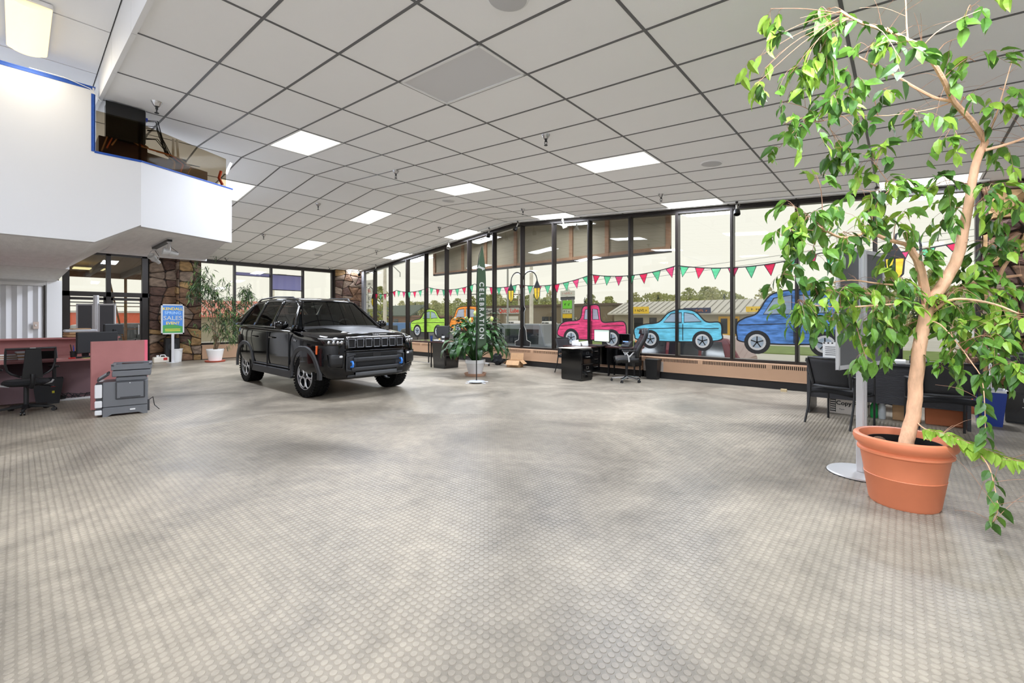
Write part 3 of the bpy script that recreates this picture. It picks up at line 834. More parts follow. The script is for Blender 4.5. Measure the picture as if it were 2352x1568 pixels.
# bunting: painted string with pennants sagging between high points
bt = thing('painted_bunting', 'string of red and green pennants painted across the window wall', 'window painting')
peaks = [(-17.3, 2.62), (-15.62, 2.6), (-13.48, 2.63), (-10.9, 2.61), (-8.95, 2.45), (-8.0, 2.62), (-6.37, 2.62), (-4.02, 2.66), (-1.1, 2.66), (.8, 2.7)]
peaks = [(-17.3, 2.52), (-15.62, 2.58), (-13.48, 2.60), (-10.95, 2.60), (-9.0, 2.48), (-6.37, 2.62), (-4.02, 2.68), (-1.2, 2.70), (.8, 2.72)]
col = 0
for (xa, za), (xb, zb) in zip(peaks[:-1], peaks[1:]):
    L_ = xb - xa; sag = .09 * L_
    f_ = lambda t: (xa + L_ * t, za + (zb - za) * t - sag * 4 * t * (1 - t) * .62)
    pts = [f_(i / 14) for i in range(15)]
    line('string', pts, .011, bt, lay=3)
    n = max(3, int(round(L_ / .34)))
    for i in range(n):
        t = (i + .5) / n; x, z = f_(t); x2, z2 = f_(t + .02)
        a = math.atan2(z2 - z, x2 - x)
        tri = [(-.105, 0), (.105, 0), (0, -.25)]
        tri = [(x + p[0] * math.cos(a) - p[1] * math.sin(a), z + p[0] * math.sin(a) + p[1] * math.cos(a)) for p in tri]
        pn = flat('pennant', tri, (P_red, P_green, P_pink, P_green)[col % 4], bt, 1); col += 1
        line('outline', tri, .010, pn, True, 2)
def wheel(parent, x, z, r, rx=None, white=.0):
    rx = rx or r
    el = lambda s: [(x + rx * s * math.cos(a), z + r * s * math.sin(a)) for a in [2 * PI * i / 22 for i in range(22)]]
    w_ = flat('wheel', el(1), P_blk, parent, 4)
    flat('whitewall', el(.68), P_wht, w_, 5); flat('hub', el(.5), P_gry, w_, 6)
    for k in range(5):
        a = 2 * PI * k / 5 + .3
        line('spoke', [(x, z), (x + rx * .5 * math.cos(a), z + r * .5 * math.sin(a))], .012, w_, lay=7)
    return w_
def painted_car(name, label, x0, x1, z0, z1, body, paint, windows, wheels, lines):
    o = thing(name, label, 'window painting')
    sx = x1 - x0; sz = z1 - z0
    mp = lambda p: (x0 + p[0] * sx, z0 + p[1] * sz)
    B = smooth_loop([mp(p) for p in body], 5)
    flat('body', B, paint, o, 1); line('outline', B, .014, o, True, 2)
    for wdw in windows:
        q = [mp(p) for p in wdw]; wo_ = flat('window', q, P_gry, o, 3); line('outline', q, .010, wo_, True, 4)
    for ln in lines: line('crease', [mp(p) for p in ln], .009, o, lay=3)
    for x, z, r in wheels: wheel(o, x0 + x * sx, z0 + z * sz, r)
    return o
pick = [(.02, .22), (.0, .45), (.10, .60), (.33, .66), (.38, .95), (.48, 1.0), (.62, .98), (.66, .62), (.80, .60), (.97, .60), (1.0, .35), (.98, .2), (.5, .16)]
painted_car('painted_pickup', 'plain pink pickup truck painted on the glass behind the middle desk', -7.44, -5.32, .66, 1.78, pick, P_pink,
            [[(.40, .66), (.42, .9), (.50, .92), (.50, .66)], [(.53, .66), (.53, .92), (.60, .90), (.62, .66)]], [(.2, .2, .26), (.8, .2, .26)], [[(.03, .5), (.33, .55)], [(.66, .5), (.97, .52)], [(.515, .62), (.515, .2)]])
coupe = [(.0, .28), (.0, .48), (.12, .58), (.30, .64), (.42, .88), (.56, .96), (.72, .90), (.84, .66), (.98, .64), (1.0, .40), (.96, .22), (.5, .16), (.06, .18)]
painted_car('painted_coupe', 'plain light blue coupe painted on the glass right of the middle desk', -5.09, -3.02, .72, 1.68, coupe, P_sky,
            [[(.36, .64), (.45, .85), (.57, .88), (.57, .64)], [(.60, .64), (.60, .88), (.70, .84), (.79, .66)]], [(.2, .2, .23), (.8, .2, .23)], [[(.03, .46), (.5, .5), (.97, .50)], [(.585, .6), (.585, .2)]])
hatch = [(.0, .26), (.0, .46), (.08, .56), (.20, .64), (.32, .92), (.50, 1.0), (.75, .98), (.90, .86), (.97, .60), (1.0, .36), (.96, .2), (.5, .14), (.06, .16)]
painted_car('painted_hatchback', 'plain dark blue hatchback painted on the glass behind the tree', -2.71, -.75, .72, 2.0, hatch, P_blue,
            [[(.26, .62), (.36, .88), (.52, .92), (.52, .62)], [(.56, .62), (.56, .92), (.74, .90), (.84, .64)]], [(.2, .16, .25), (.8, .16, .25)], [[(.02, .44), (.5, .47), (.98, .46)], [(.54, .6), (.54, .16)]])
painted_car('painted_coupe', 'plain lime green coupe painted on the glass above the desk beside the parked black car', -14.62, -12.5, .72, 1.82, coupe, P_lime,
            [[(.36, .64), (.45, .85), (.57, .88), (.57, .64)], [(.60, .64), (.60, .88), (.70, .84), (.79, .66)]], [(.2, .2, .25), (.8, .2, .25)], [[(.03, .46), (.5, .5), (.97, .50)]])
painted_car('painted_van', 'plain orange van painted on the glass behind the flag banner', -12.2, -10.5, .9, 1.85, [(.0, .2), (.0, .5), (.1, .62), (.2, .92), (.4, 1.0), (.8, .98), (1.0, .9), (1.0, .3), (.95, .18), (.5, .14)], P_org,
            [[(.16, .6), (.24, .88), (.42, .9), (.42, .6)], [(.48, .6), (.48, .9), (.72, .88), (.72, .6)]], [(.22, .16, .2), (.8, .16, .2)], [[(.02, .5), (.98, .48)]])
def lantern(parent, x, z, s=1.0):
    hood = [(x - .13 * s, z), (x, z + .26 * s), (x + .13 * s, z)]
    body = [(x - .12 * s, z), (x + .12 * s, z), (x + .10 * s, z - .26 * s), (x, z - .40 * s), (x - .10 * s, z - .26 * s)]
    a = flat('lantern', body, P_yel, parent, 4); line('outline', body, .014 * s, a, True, 6); line('bar', [(x, z), (x, z - .38 * s)], .012 * s, a, lay=6)
    flat('hood', hood, P_blk, a, 5)
lp1 = thing('painted_street_lamp', 'black street lamp with two yellow lanterns painted on the glass', 'window painting')
for sgn, (lx, lz) in ((-1, (-9.29, 2.26)), (1, (-8.24, 2.30))):
    c = -8.80; pts = []
    for i in range(13):
        a = PI * i / 12; cx = (c + lx) / 2; rx = abs(lx - c) / 2
        pts.append((cx + sgn * rx * -math.cos(a), 2.56 + .30 * math.sin(a) if True else 0))
    line('arm', pts, .018, lp1, lay=5); lantern(lp1, lx, lz + .05, 1.0); line('hanger', [(lx, lz + .3), (lx, lz + .26)], .018, lp1, lay=5)
    
post = [(-8.9, .58), (-8.93, 1.0), (-8.86, 1.3), (-8.86, 1.62), (-8.92, 1.7), (-8.86, 1.8), (-8.84, 2.6), (-8.78, 2.6), (-8.76, 1.8), (-8.70, 1.7), (-8.76, 1.62), (-8.76, 1.3), (-8.66, 1.0), (-8.64, .74), (-8.50, .70), (-8.50, .58), (-9.12, .58), (-9.12, .70), (-8.93, .74)]
post = [(-9.10, .57), (-9.12, .70), (-8.97, .76), (-8.94, 1.05), (-8.86, 1.2), (-8.86, 1.62), (-8.92, 1.72), (-8.86, 1.82), (-8.84, 2.62), (-8.78, 2.62), (-8.76, 1.82), (-8.70, 1.72), (-8.76, 1.62), (-8.76, 1.2), (-8.68, 1.05), (-8.65, .76), (-8.50, .70), (-8.52, .57)]
post = [(p[0] + .0, p[1]) for p in post]
flat('post', post, P_blk, lp1, 2); line('outline', post, .014, lp1, True, 1, P_wht)
lp2 = thing('painted_street_lamp', 'single yellow lantern painted on the far left end of the glass', 'window painting')
lantern(lp2, -17.42, 2.30, .9)
line('arm', [(-17.42, 2.55), (-17.45, 2.72), (-17.6, 2.82), (-17.75, 2.74), (-17.8, 2.5), (-17.8, .6)], .018, lp2, lay=5)
lp3 = thing('painted_street_lamp', 'yellow lantern painted on the glass behind the tree leaves', 'window painting')
lantern(lp3, -.12, 2.5, 1.1); line('arm', [(-.12, 2.8), (-.1, 2.92), (.04, 3.0), (.18, 2.92), (.22, 2.7), (.22, .6)], .018, lp3, lay=5)

# ------------------------------------------------------------------ outside
GZ = -0.7
M_asph = mat('asphalt', (186, 183, 174), .9, noise=.08, nscale=.4)
M_grass = mat('spring_grass', (112, 132, 66), .95, noise=.2, nscale=1.5)
M_curb = mat('pale_gravel', (190, 184, 168), .95, noise=.1, nscale=2)
g = MB().bb((-190, WY + .15, GZ - .3), (70, 200, GZ)).bb((-190, -60, GZ - .3), (XL - .15, WY + .15, GZ)).build('ground', M_asph); g['kind'] = 'structure'
g = MB().bb((-80, 30, GZ), (60, 38, GZ + .06)).build('grass_strip', M_grass); g['kind'] = 'structure'
g = MB().bb((-80, 15.5, GZ), (60, 22, GZ + .03)).build('gravel_verge', M_curb); g['kind'] = 'structure'
MB().bb((XL - 2.5, -4, GZ), (XL - .1, 10.5, -.05)).build('walkway', M_curb)['kind'] = 'structure'
MB().bb((XL - 2.5, WY + .13, GZ), (5, WY + 1.6, -.12)).build('walkway', M_curb)['kind'] = 'structure'
M_win = mat('tinted_car_glass', (32, 36, 40), .08)
M_tire = mat('tyre_rubber', (20, 20, 20), .85)
M_hub = mat('alloy_wheel', (150, 150, 152), .3, metal=.8)
def ext_car(name, label, loc, rz, L, W, H, paint, kind='suv', group=None):
    o = thing(name, label, 'car', loc, rz, group)
    h0 = .28 * H / 1.8; belt = .60 * H
    if kind == 'box': prof = [(-L / 2, h0 + .2), (-L / 2, H * .97), (-L / 2 + .1, H), (L * .14, H), (L * .2, belt + .04), (L * .46, belt), (L / 2, belt - .1), (L / 2, h0)]
    elif kind == 'pickup': prof = [(-L / 2, h0 + .1), (-L / 2, belt), (-L * .12, belt), (-L * .11, H * .98), (L * .12, H), (L * .2, belt), (L * .44, belt - .04), (L / 2, belt - .2), (L / 2, h0)]
    else: prof = [(-L / 2, h0 + .1), (-L / 2, belt), (-L * .42, H * .96), (-L * .3, H), (L * .06, H), (L * .2, belt), (L * .42, belt - .08), (L / 2, belt - .25), (L / 2, h0)]
    M = T(rx=PI / 2) 
    b = MB()
    n = len(prof)
    def wy(z): return W / 2 * (1 - (.0 if z <= belt else .16 * (z - belt) / (H - belt) * (0.3 if kind == 'box' else 1)))
    vs = [(x, -wy(z), z) for x, z in prof] + [(x, wy(z), z) for x, z in prof]
    b.add(vs, [tuple(range(n)), tuple(range(2 * n - 1, n - 1, -1))] + [(i, n + i, n + (i + 1) % n, (i + 1) % n) for i in range(n)])
    b.build('body', paint, o, bevel=.04, seg=2)
    if kind == 'pickup': wins = [(-L * .10, -L * .01), (.01, L * .15)]
    elif kind == 'box': wins = [(-L * .47, -L * .28), (-L * .24, -L * .03), (0, L * .13)]
    else: wins = [(-L * .41, -L * .27), (-L * .25, -L * .06), (-L * .04, L * .13)]
    for xa, xb in wins:
        zb, zt = belt + .05, H * .90
        for sd in (-1, 1):
            ya, yb = wy(zb) + .006, wy(zt) + .006
            tr_ = .75 if xb >= L * .12 and kind != 'box' else 1
            MB().add([(xa, sd * ya, zb), (xb, sd * ya, zb), (xa + (xb - xa) * tr_, sd * yb, zt), (xa + (.0 if xa > -L * .38 or kind == 'box' else .12), sd * yb, zt)], [(0, 1, 2, 3)]).build('window', M_win, o, solid=.012)
    for x in (-L * .3, L * .32):
        for sd in (-1, 1):
            wv = MB().lathe([(.2, -.11), (.33, -.11), (.36, -.06), (.36, .06), (.33, .11), (.2, .11)], 18, T(x, sd * (W / 2 - .08), .36, rx=PI / 2)).build('wheel', M_tire, o, smooth=True)
            MB().cyl((x, sd * (W / 2 + .02), .36), .21, .03, 12, axis='y').build('hub', M_hub, wv)
    b = MB()
    for sd in (-1, 1): b.bb((L / 2 - .06, sd * W * .32 - .15, belt - .26), (L / 2 + .01, sd * W * .32 + .15, belt - .12))
    b.build('headlight', M_wplastic, o)
    b = MB()
    for sd in (-1, 1): b.bb((-L / 2 - .01, sd * W * .44 - .08, belt - .35), (-L / 2 + .05, sd * W * .44 + .06, belt - .08))
    b.build('taillight', M_red, o)
    b = MB(); b.bb((L / 2 - .05, -W * .45, h0), (L / 2 + .06, W * .45, h0 + .18)); b.bb((-L / 2 - .06, -W * .45, h0 + .02), (-L / 2 + .05, W * .45, h0 + .2)); b.build('bumper', M_dark, o)
    for x in (-L * .05,) if kind != 'pickup' else (0,):
        MB().bb((x - .004, -W / 2 - .004, h0 + .1), (x + .004, W / 2 + .004, belt)).build('door_seam', M_black, o)
    return o
P_gr = mat('grey_car_paint', (104, 108, 110), .3, coat=.5); P_wh = mat('white_car_paint', (228, 228, 226), .3, coat=.5); P_mar = mat('maroon_car_paint', (104, 40, 44), .3, coat=.5)
P_bl = mat('blue_car_paint', (66, 110, 160), .3, coat=.5); P_bk = mat('charcoal_car_paint', (60, 62, 66), .3, coat=.5)
ext_car('parked_offroader', 'grey boxy off-roader parked outside behind the painted street lamp', (-10.4, 13.4, GZ), 0, 4.4, 1.85, 1.92, P_gr, 'box')
ext_car('parked_pickup', 'maroon pickup parked outside low behind the light blue painted coupe', (-5.6, 14.0, GZ), PI, 4.6, 1.8, 1.62, P_mar, 'suv')
ext_car('parked_car', 'blue car parked outside left of the green painted coupe', (-24.6, 17.0, GZ), 0, 4.4, 1.8, 1.85, P_bl, 'suv')
ext_car('parked_car', 'charcoal car parked outside past the blue car', (-19.0, 15.0, GZ), 0, 4.5, 1.8, 1.6, P_bk, 'suv')
for x, y, lb in ((-36, 48, 'white pickup far off in front of the garage doors'), (-44, 50, 'white pickup far off left of the white pole'), (-56, 50, 'white pickup farthest left before the brown garage building')):
    ext_car('distant_pickup', lb, (x, y, GZ), 0, 5.2, 1.9, 1.75, P_wh, 'pickup', 'white pickups across the road')
ext_car('distant_car', 'red car far off before the brown garage building', (-50, 46, GZ), 0, 4.4, 1.8, 1.4, mat('red_car_paint', (170, 40, 44), .3), 'suv')
ext_car('parked_suv', 'grey suv parked outside the entrance doors', (-28, 3.7, GZ), PI / 2 + .3, 4.6, 1.85, 1.9, P_bk, 'suv')
ext_car('parked_suv', 'dark suv parked outside left of the entrance doors', (-31, .4, GZ), PI / 2 + .3, 4.6, 1.85, 1.8, mat('dark_car_paint', (40, 42, 48), .3), 'suv')

# tan backed sign board hanging outside the upper windows
M_board = mat('tan_board', (118, 108, 88), .8, noise=.08, nscale=2)
M_stud2 = mat('board_timber', (120, 88, 62), .8, noise=.15, nscale=8)
sb = thing('outdoor_sign_board', 'back of a big tan sign board hanging outside the upper windows', 'sign board', (0, 11.0, 0))
XA, XB = -13.9, -4.4
def bz(x): return 3.12 + (x - XA) * (3.16 - 3.12) / (XB - XA)
xs = [XA, -11.5, RIDGE_X, -6.8, XB]
for xa, xb in zip(xs[:-1], xs[1:]):
    MB().add([(xa, 0, bz(xa)), (xb, 0, bz(xb)), (xb, 0, ceil_z(xb) + .05), (xa, 0, ceil_z(xa) + .05), (xa, .04, bz(xa)), (xb, .04, bz(xb)), (xb, .04, ceil_z(xb) + .05), (xa, .04, ceil_z(xa) + .05)],
             [(0, 1, 2, 3), (7, 6, 5, 4), (0, 4, 5, 1), (1, 5, 6, 2), (2, 6, 7, 3), (3, 7, 4, 0)]).build('board_panel', M_board, sb)
for x in (XA + .05, -12.2, -11.0, -9.6, -7.4, -6.2, XB - .06):
    MB().bb((x - .06, -.05, bz(x)), (x + .06, 0, ceil_z(x) + .04)).build('upright', M_stud2, sb)
b = MB(); sloped(b, XA, XB, -.04, .0, bz(XA), bz(XB), .10); b.build('bottom_rail', M_stud2, sb)
MB().bb((XA, -.05, bz(XA) - .02), (XB, .06, bz(XB))).build('edge_strip', M_frame, sb)

# entrance canopy
cp = thing('entrance_canopy', 'brown timber canopy with a skylight outside the entrance doors', 'canopy', (XL - .3, 0, 0))
M_brown = mat('weathered_brown', (120, 100, 84), .8, noise=.1)
MB().add([(0, -.6, 3.62), (0, 3.4, 3.62), (-4.5, 3.6, 3.20), (-4.5, -.6, 3.20), (0, -.6, 3.7), (0, 3.4, 3.7), (-4.5, 3.6, 3.35), (-4.5, -.6, 3.35)], [(0, 1, 2, 3), (7, 6, 5, 4), (0, 4, 5, 1), (1, 5, 6, 2), (2, 6, 7, 3), (3, 7, 4, 0)]).build('roof', M_brown, cp)
for y in (-.2, .8, 1.8, 2.8): MB().bb((-4.5, y - .06, 3.02), (-.1, y + .06, 3.2)).build('rafter', mat('dark_rafter', (74, 60, 52), .8), cp)
MB().bb((-4.6, -.6, 3.0), (-4.45, 3.6, 3.3)).build('fascia', M_stud2, cp)
MB().bb((-3.0, 1.3, 3.16), (-2.3, 2.1, 3.19)).build('canopy_lamp', mat('canopy_lamp_glow', (255, 246, 190), .5, emit=(250, 236, 170), estr=.8), cp)
for y in (1.0, 2.9, 3.5): MB().bb((-4.5, y - .04, GZ), (-4.4, y + .04, 3.1)).build('post', M_stud2, cp)
b = MB(); b.tube([(-4.45, 2.4, 3.05), (-4.45, 2.9, .2)], .03, 6); b.tube([(-4.45, 1.0, 1.0), (-4.45, 3.5, 1.0)], .02, 6); b.tube([(-4.45, 1.0, 1.9), (-4.45, 3.5, 1.9)], .02, 6); b.build('brace', M_stud2, cp)

# buildings
def box_building(name, label, x0, x1, y0, y1, z1, m, roofm=None, over=.3):
    o = thing(name, label, 'building', (x0, y0, GZ))
    MB().bb((0, 0, 0), (x1 - x0, y1 - y0, z1 - GZ - .35)).build('wall', m, o)
    MB().bb((-over, -over, z1 - GZ - .35), (x1 - x0 + over, y1 - y0, z1 - GZ)).build('roof_edge', roofm or m, o)
    return o
M_bw = mat('brown_block_wall', (130, 118, 98), .9, noise=.05, nscale=.5); M_bw2 = mat('tan_siding', (176, 168, 148), .9); M_mroof = mat('pale_metal_roof', (198, 194, 184), .5, metal=.2)
o = box_building('garage_building', 'brown block garage building across the road with white bay doors', -64, -33, 60, 70, 3.75, M_bw, mat('brown_trim', (98, 84, 70), .8))
for x in (4, 9.2): 
    MB().bb((x, -.06, 0), (x + 3, .0, 2.5)).build('bay_door', mat('bay_door_white', (214, 210, 200), .6), o)
    for k in range(1, 4): MB().bb((x, -.08, k * .62), (x + 3, -.06, k * .62 + .04)).build('door_joint', M_bw, o)
MB().bb((2.3, -.2, 2.95), (12.5, -.05, 4.05)).build('sign_panel', P_wht, o)
M_ink = mat('sign_black_ink', (20, 20, 20), .6); M_rink = mat('sign_red_ink', (212, 60, 34), .6)
text('lettering', 'Goodwrench', 1.05, M_ink, o, T(5.0, -.22, 3.5) @ UP, bold=.01)
text('lettering', 'Quick Lube', 1.05, M_rink, o, T(10.0, -.22, 3.5) @ UP, bold=.03)
for x in (17.6, 19.2): MB().bb((x, -.06, 1.0), (x + 1.4, 0, 2.4)).build('window', M_win, o)
for x in (23.5,): MB().bb((x, -.06, 0), (x + 1.2, 0, 2.3)).build('door', M_bw2, o)
o = thing('strip_mall', 'long tan shop row with pale metal roof across the road', 'building', (-30.5, 56, GZ))
MB().bb((0, 0, 0), (26, 10, 2.9)).build('wall', M_bw2, o)
MB().add([(-.4, -1.2, 2.8), (26.4, -1.2, 2.8), (26.4, 4, 4.5), (-.4, 4, 4.5), (-.4, -1.2, 2.6), (26.4, -1.2, 2.6), (26.4, 4, 4.3), (-.4, 4, 4.3)], [(0, 1, 2, 3), (7, 6, 5, 4), (0, 4, 5, 1), (1, 5, 6, 2), (2, 6, 7, 3), (3, 7, 4, 0)]).build('roof', M_mroof, o)
rb = MB().bb((-.03, 0, -.0), (.03, 5.4, .06)).mesh('roof_seam', mat('roof_seam', (150, 146, 138), .6))
for k in range(34): inst('roof_seam', rb, o, T(.2 + k * .78, -1.2, 2.82, rx=math.atan(1.7 / 5.2)))
for x, w_, c in ((3.0, 1.3, 0), (5.2, 1.0, 0), (8.0, 2.0, 0), (20.0, 3, 0)): MB().bb((x, -.05, .3), (x + w_, 0, 2.2)).build('shop_window', M_win, o)
MB().bb((13.9, -.08, .1), (16.2, 0, 2.35)).build('yellow_front', mat('yellow_door_paint', (226, 176, 40), .5), o)
for x in (14.15, 15.25): MB().bb((x, -.1, .3), (x + .75, -.06, 2.1)).build('door_pane', M_win, o)
def strokes(parent, x0, x1, z0, h, m, n, y, seed=1):
    r_ = random.Random(seed); b = MB(); x = x0; dx_ = (x1 - x0) / n
    for i in range(n):
        if r_.random() < .14: continue
        xa = x0 + i * dx_; b.bb((xa, y, z0), (xa + dx_ * .28, y + .01, z0 + h * r_.uniform(.7, 1)))
        zz = z0 + h * r_.choice((0, .4, .75)); b.bb((xa, y, zz), (xa + dx_ * .75, y + .01, zz + h * .2))
    return b.build('worn_lettering', m, parent)
def shop_sign(x, z, w_, h_, bgc, body, ink, sz):
    f = MB().bb((x, -1.35, z), (x + w_, -1.25, z + h_)).build('sign_panel', bgc, o)
    strokes(f, x + w_ * .1, x + w_ * .9, z + h_ * .28, h_ * .4, ink, 11, -1.36)
M_sy = mat('sign_yellow', (240, 200, 50), .5); M_sn = mat('sign_navy', (40, 46, 82), .5); M_so = mat('sign_orange_ink', (240, 140, 60), .5)
shop_sign(3.4, 2.75, 2.3, .9, M_sy, '', M_ink, .42)
shop_sign(10.2, 2.75, 3.2, .65, M_sn, '', M_so, .42)
shop_sign(17.2, 2.85, 3.2, .6, M_sy, '', M_ink, .42)
# low brick building far left
o = box_building('brick_shop', 'low brown shop with dark green roof far left across the lot', -88, -70, 50, 60, 2.0, mat('brick_brown', (136, 106, 88), .9))
MB().add([(-1, -1, 2.6), (19, -1, 2.6), (16, 5, 4.8), (3, 5, 4.8)], [(0, 1, 2, 3)]).build('roof', mat('dark_green_roof', (70, 84, 72), .7), o, solid=.2)
for x in (3, 7, 12): MB().bb((x, -.05, .4), (x + 1.5, 0, 2)).build('window', M_win, o)
# buildings seen through the left windows
o = thing('red_roof_building', 'low building with red striped roof outside left of the black car', 'building', (-48, 8, GZ), 0)
MB().bb((-6, 0, 0), (0, 12, 2.4)).build('wall', M_bw2, o)
MB().add([(.6, -.5, 2.3), (.6, 12.5, 2.3), (-5, 12.5, 3.9), (-5, -.5, 3.9)], [(0, 1, 2, 3)]).build('roof', mat('red_roof', (226, 140, 124), .6), o, solid=.15)
rb = MB().bb((0, -.04, 0), (5.8, .04, .06)).mesh('roof_seam', P_wht)
for k in range(16): inst('roof_seam', rb, o, T(.6, .1 + k * .78, 2.42, ry=math.atan(1.6 / 5.6), rz=0) @ T(rz=PI))
o = thing('orange_building', 'long orange red building beyond the entrance doors', 'building', (-62, -4, GZ)); MB().bb((-5, 0, 0), (0, 18, 2.7)).build('wall', mat('orange_red_wall', (222, 112, 84), .8), o); MB().bb((-5, -.2, 2.7), (.2, 18.2, 2.9)).build('roof_edge', P_wht, o)

# poles and signs
def pole(name, label, x, y, h, r, m, extra=None):
    o = thing(name, label, 'pole', (x, y, GZ)); MB().lathe([(r * 1.1, 0), (r, h * .5), (r * .7, h)], 10).build('shaft', m, o, smooth=True)
    MB().lathe([(r * 2, 0), (r * 2, .15), (r * 1.1, .3)], 10).build('base', m, o)
    return o
M_wp = mat('weathered_white_paint', (222, 216, 204), .6, noise=.15, nscale=2); M_gp = mat('galvanised', (160, 162, 160), .5)
pole('white_pole', 'thick white pole with rust patches right of the painted street lamp', -24.4, 30, 8.8, .17, M_wp)
o = pole('street_light', 'tall grey street light left of the painted street lamp', -27.2, 30, 11.5, .09, M_gp)
o = pole('street_light', 'white street light with long arm outside the far left bays', -47.5, 30, 11, .22, M_wp); MB().tube([(0, 0, 9.0), (1.6, 0, 8.5), (3.2, 0, 7.5), (3.2, 0, 7.0)], .06, 6).build('arm', M_gp, o)
o = pole('parking_light', 'twin-headed parking light behind the flag banner', -41.7, 40, 5.3, .09, M_wp); MB().bb((-.9, -.15, 5.2), (-.2, .15, 5.35)).bb((.2, -.15, 5.2), (.9, .15, 5.35)).build('lamp_head', M_gp, o)
o = pole('parking_light', 'twin-headed parking light outside the far left windows', -40, 14.5, 5.8, .1, M_wp); MB().bb((-.2, -1.0, 5.7), (.2, -.3, 5.9)).bb((-.2, .3, 5.7), (.2, 1.0, 5.9)).build('lamp_head', M_gp, o)
o = pole('utility_pole', 'utility pole with crossarms above the garage building', -62, 72, 8.2, .2, M_wp); MB().bb((-1.6, -.1, 7.2), (1.6, .1, 7.4)).bb((-1.4, -.1, 6.0), (1.4, .1, 6.2)).build('crossarm', M_stud2, o)
o = thing('pylon_sign', 'roadside pylon sign with green panel above the pink painted pickup', 'sign', (-24.0, 35, GZ))
for x in (-.62, .62): MB().bb((x - .08, -.08, 0), (x + .08, .08, 4.2)).build('post', M_gp, o)
MB().prism([(-.75, 4.25), (.75, 4.25), (.75, 4.75), (.3, 4.75), (.0, 5.0), (-.3, 4.75), (-.75, 4.75)], -.12, .12, T(rx=PI / 2)).build('header_panel', P_wht, o)
strokes(o, -.6, .6, 4.42, .2, mat('faded_red_ink', (214, 140, 130), .6), 11, -.13)
MB().bb((-.75, -.12, 3.9), (.75, .12, 4.2)).build('band_panel', M_dark, o)
MB().bb((-.5, -.12, 3.05), (.55, .12, 3.82)).build('green_panel', mat('bright_green', (120, 220, 60), .5), o); strokes(o, -.3, .35, 3.35, .22, M_ink, 6, -.13, 3)
MB().bb((-.5, -.12, 2.6), (.55, .12, 2.98)).build('small_panel', P_wht, o); strokes(o, -.4, .45, 2.7, .18, M_ink, 8, -.13, 5)
MB().bb((-.5, -.12, 2.15), (.55, .12, 2.54)).build('yellow_panel', M_sy, o); MB().bb((-.5, -.12, 1.75), (.55, .12, 2.1)).build('dark_panel', M_dark, o)
o = thing('pylon_sign', 'white stacked pylon sign seen beside the corner stones', 'sign', (-50.9, 30, GZ)); 
for k, (tx, m_) in enumerate((('oo', M_ink), ('SEL', M_rink), ('O', M_ink), ('m', M_ink))):
    MB().bb((-.95, -.1, 3.3 + (3 - k) * .95), (.95, .1, 4.15 + (3 - k) * .95)).build('sign_panel', P_wht, o); text('lettering', tx, .55, m_, o, T(0, -.12, 3.7 + (3 - k) * .95) @ UP)
MB().bb((-.9, -.06, 0), (-.75, .06, 7)).bb((.75, -.06, 0), (.9, .06, 7)).build('post', M_gp, o)
for k, (z0, z1) in enumerate(((7.0, 8.2), (6.2, 7.6))):
    pw = MB().tube([(-110, 75 - k, z0 + 2), (-60, 70, z0 + .3), (20, 60, z1 + 2.5)], .03, 4).build('power_line', M_gp)
    tag(pw, 'thin overhead power line crossing the sky, %s wire' % ('upper' if k == 0 else 'lower'), 'power line')
o = thing('road_sign', 'red and white post outside behind the ficus trunk', 'sign', (1.05, 13.5, GZ)); MB().bb((-.06, -.06, 0), (.06, .06, 1.9)).build('post', P_wht, o)
for z in (.8, 1.4): MB().bb((-.065, -.065, z), (.065, .065, z + .25)).build('red_band', M_red, o)
# tree line
M_birch = [mat('birch_green', (178, 184, 120), .9, noise=.25, nscale=1.5, trans=.2), mat('pale_birch_green', (198, 198, 148), .9, noise=.2, nscale=1.5, trans=.2)]
M_spruce = mat('spruce_green', (62, 78, 56), .9, noise=.25, nscale=1.5)
M_trunk = mat('grey_trunk', (150, 138, 120), .9)
rt = random.Random(8)
def far_tree_mesh(kind, seed):
    r_ = random.Random(seed); b = MB()
    H_ = 1.0
    if kind == 'spruce':
        for i in range(190):
            t = r_.random() ** .8; rad = .2 * (1 - t) + .012
            a = r_.uniform(0, 2 * PI); rr = rad * r_.uniform(.35, 1.1); z = .1 + .9 * t
            s = .05 * (1.25 - t)
            c = Vector((rr * math.cos(a), rr * math.sin(a), z)); u = Vector((math.cos(a), math.sin(a), -.5)) * s; v_ = Vector((-math.sin(a), math.cos(a), 0)) * s * .8
            b.add([c - u - v_, c + u * 1.2, c - u + v_, c + Vector((0, 0, s * .7))], [(0, 1, 3), (1, 2, 3), (0, 3, 2)])
    else:
        for i in range(620):
            z = r_.uniform(.12, 1.0); t = abs(z - .5) / .5
            rad = .25 * math.sqrt(max(.03, 1 - t * t * .95)) * r_.uniform(.2, 1)
            a = r_.uniform(0, 2 * PI); c = Vector((rad * math.cos(a), rad * math.sin(a), z)); s = r_.uniform(.012, .027)
            d1 = Vector((r_.uniform(-1, 1), r_.uniform(-1, 1), r_.uniform(-1, 1))).normalized() * s; d2 = d1.cross(Vector((r_.random(), r_.random(), r_.random())).normalized()).normalized() * s
            b.add([c - d1 - d2, c + d1 - d2, c + d1 + d2, c - d1 + d2], [(0, 1, 2, 3)])
    return b
def trunk_mb(seed):
    r_ = random.Random(seed); b = MB(); b.tube([(0, 0, 0), (.01, 0, .5), (0, 0, .97)], .014, 5, r1=.002)
    for i in range(7):
        z = r_.uniform(.25, .8); a = r_.uniform(0, 6.28); b.tube([(0, 0, z), (.14 * math.cos(a), .14 * math.sin(a), z + .16)], .005, 4, r1=.001)
    return b
FM = {('birch', i): (far_tree_mesh('birch', i).mesh('crown', M_birch[i % 2]), trunk_mb(i).mesh('trunk', M_trunk)) for i in range(4)}
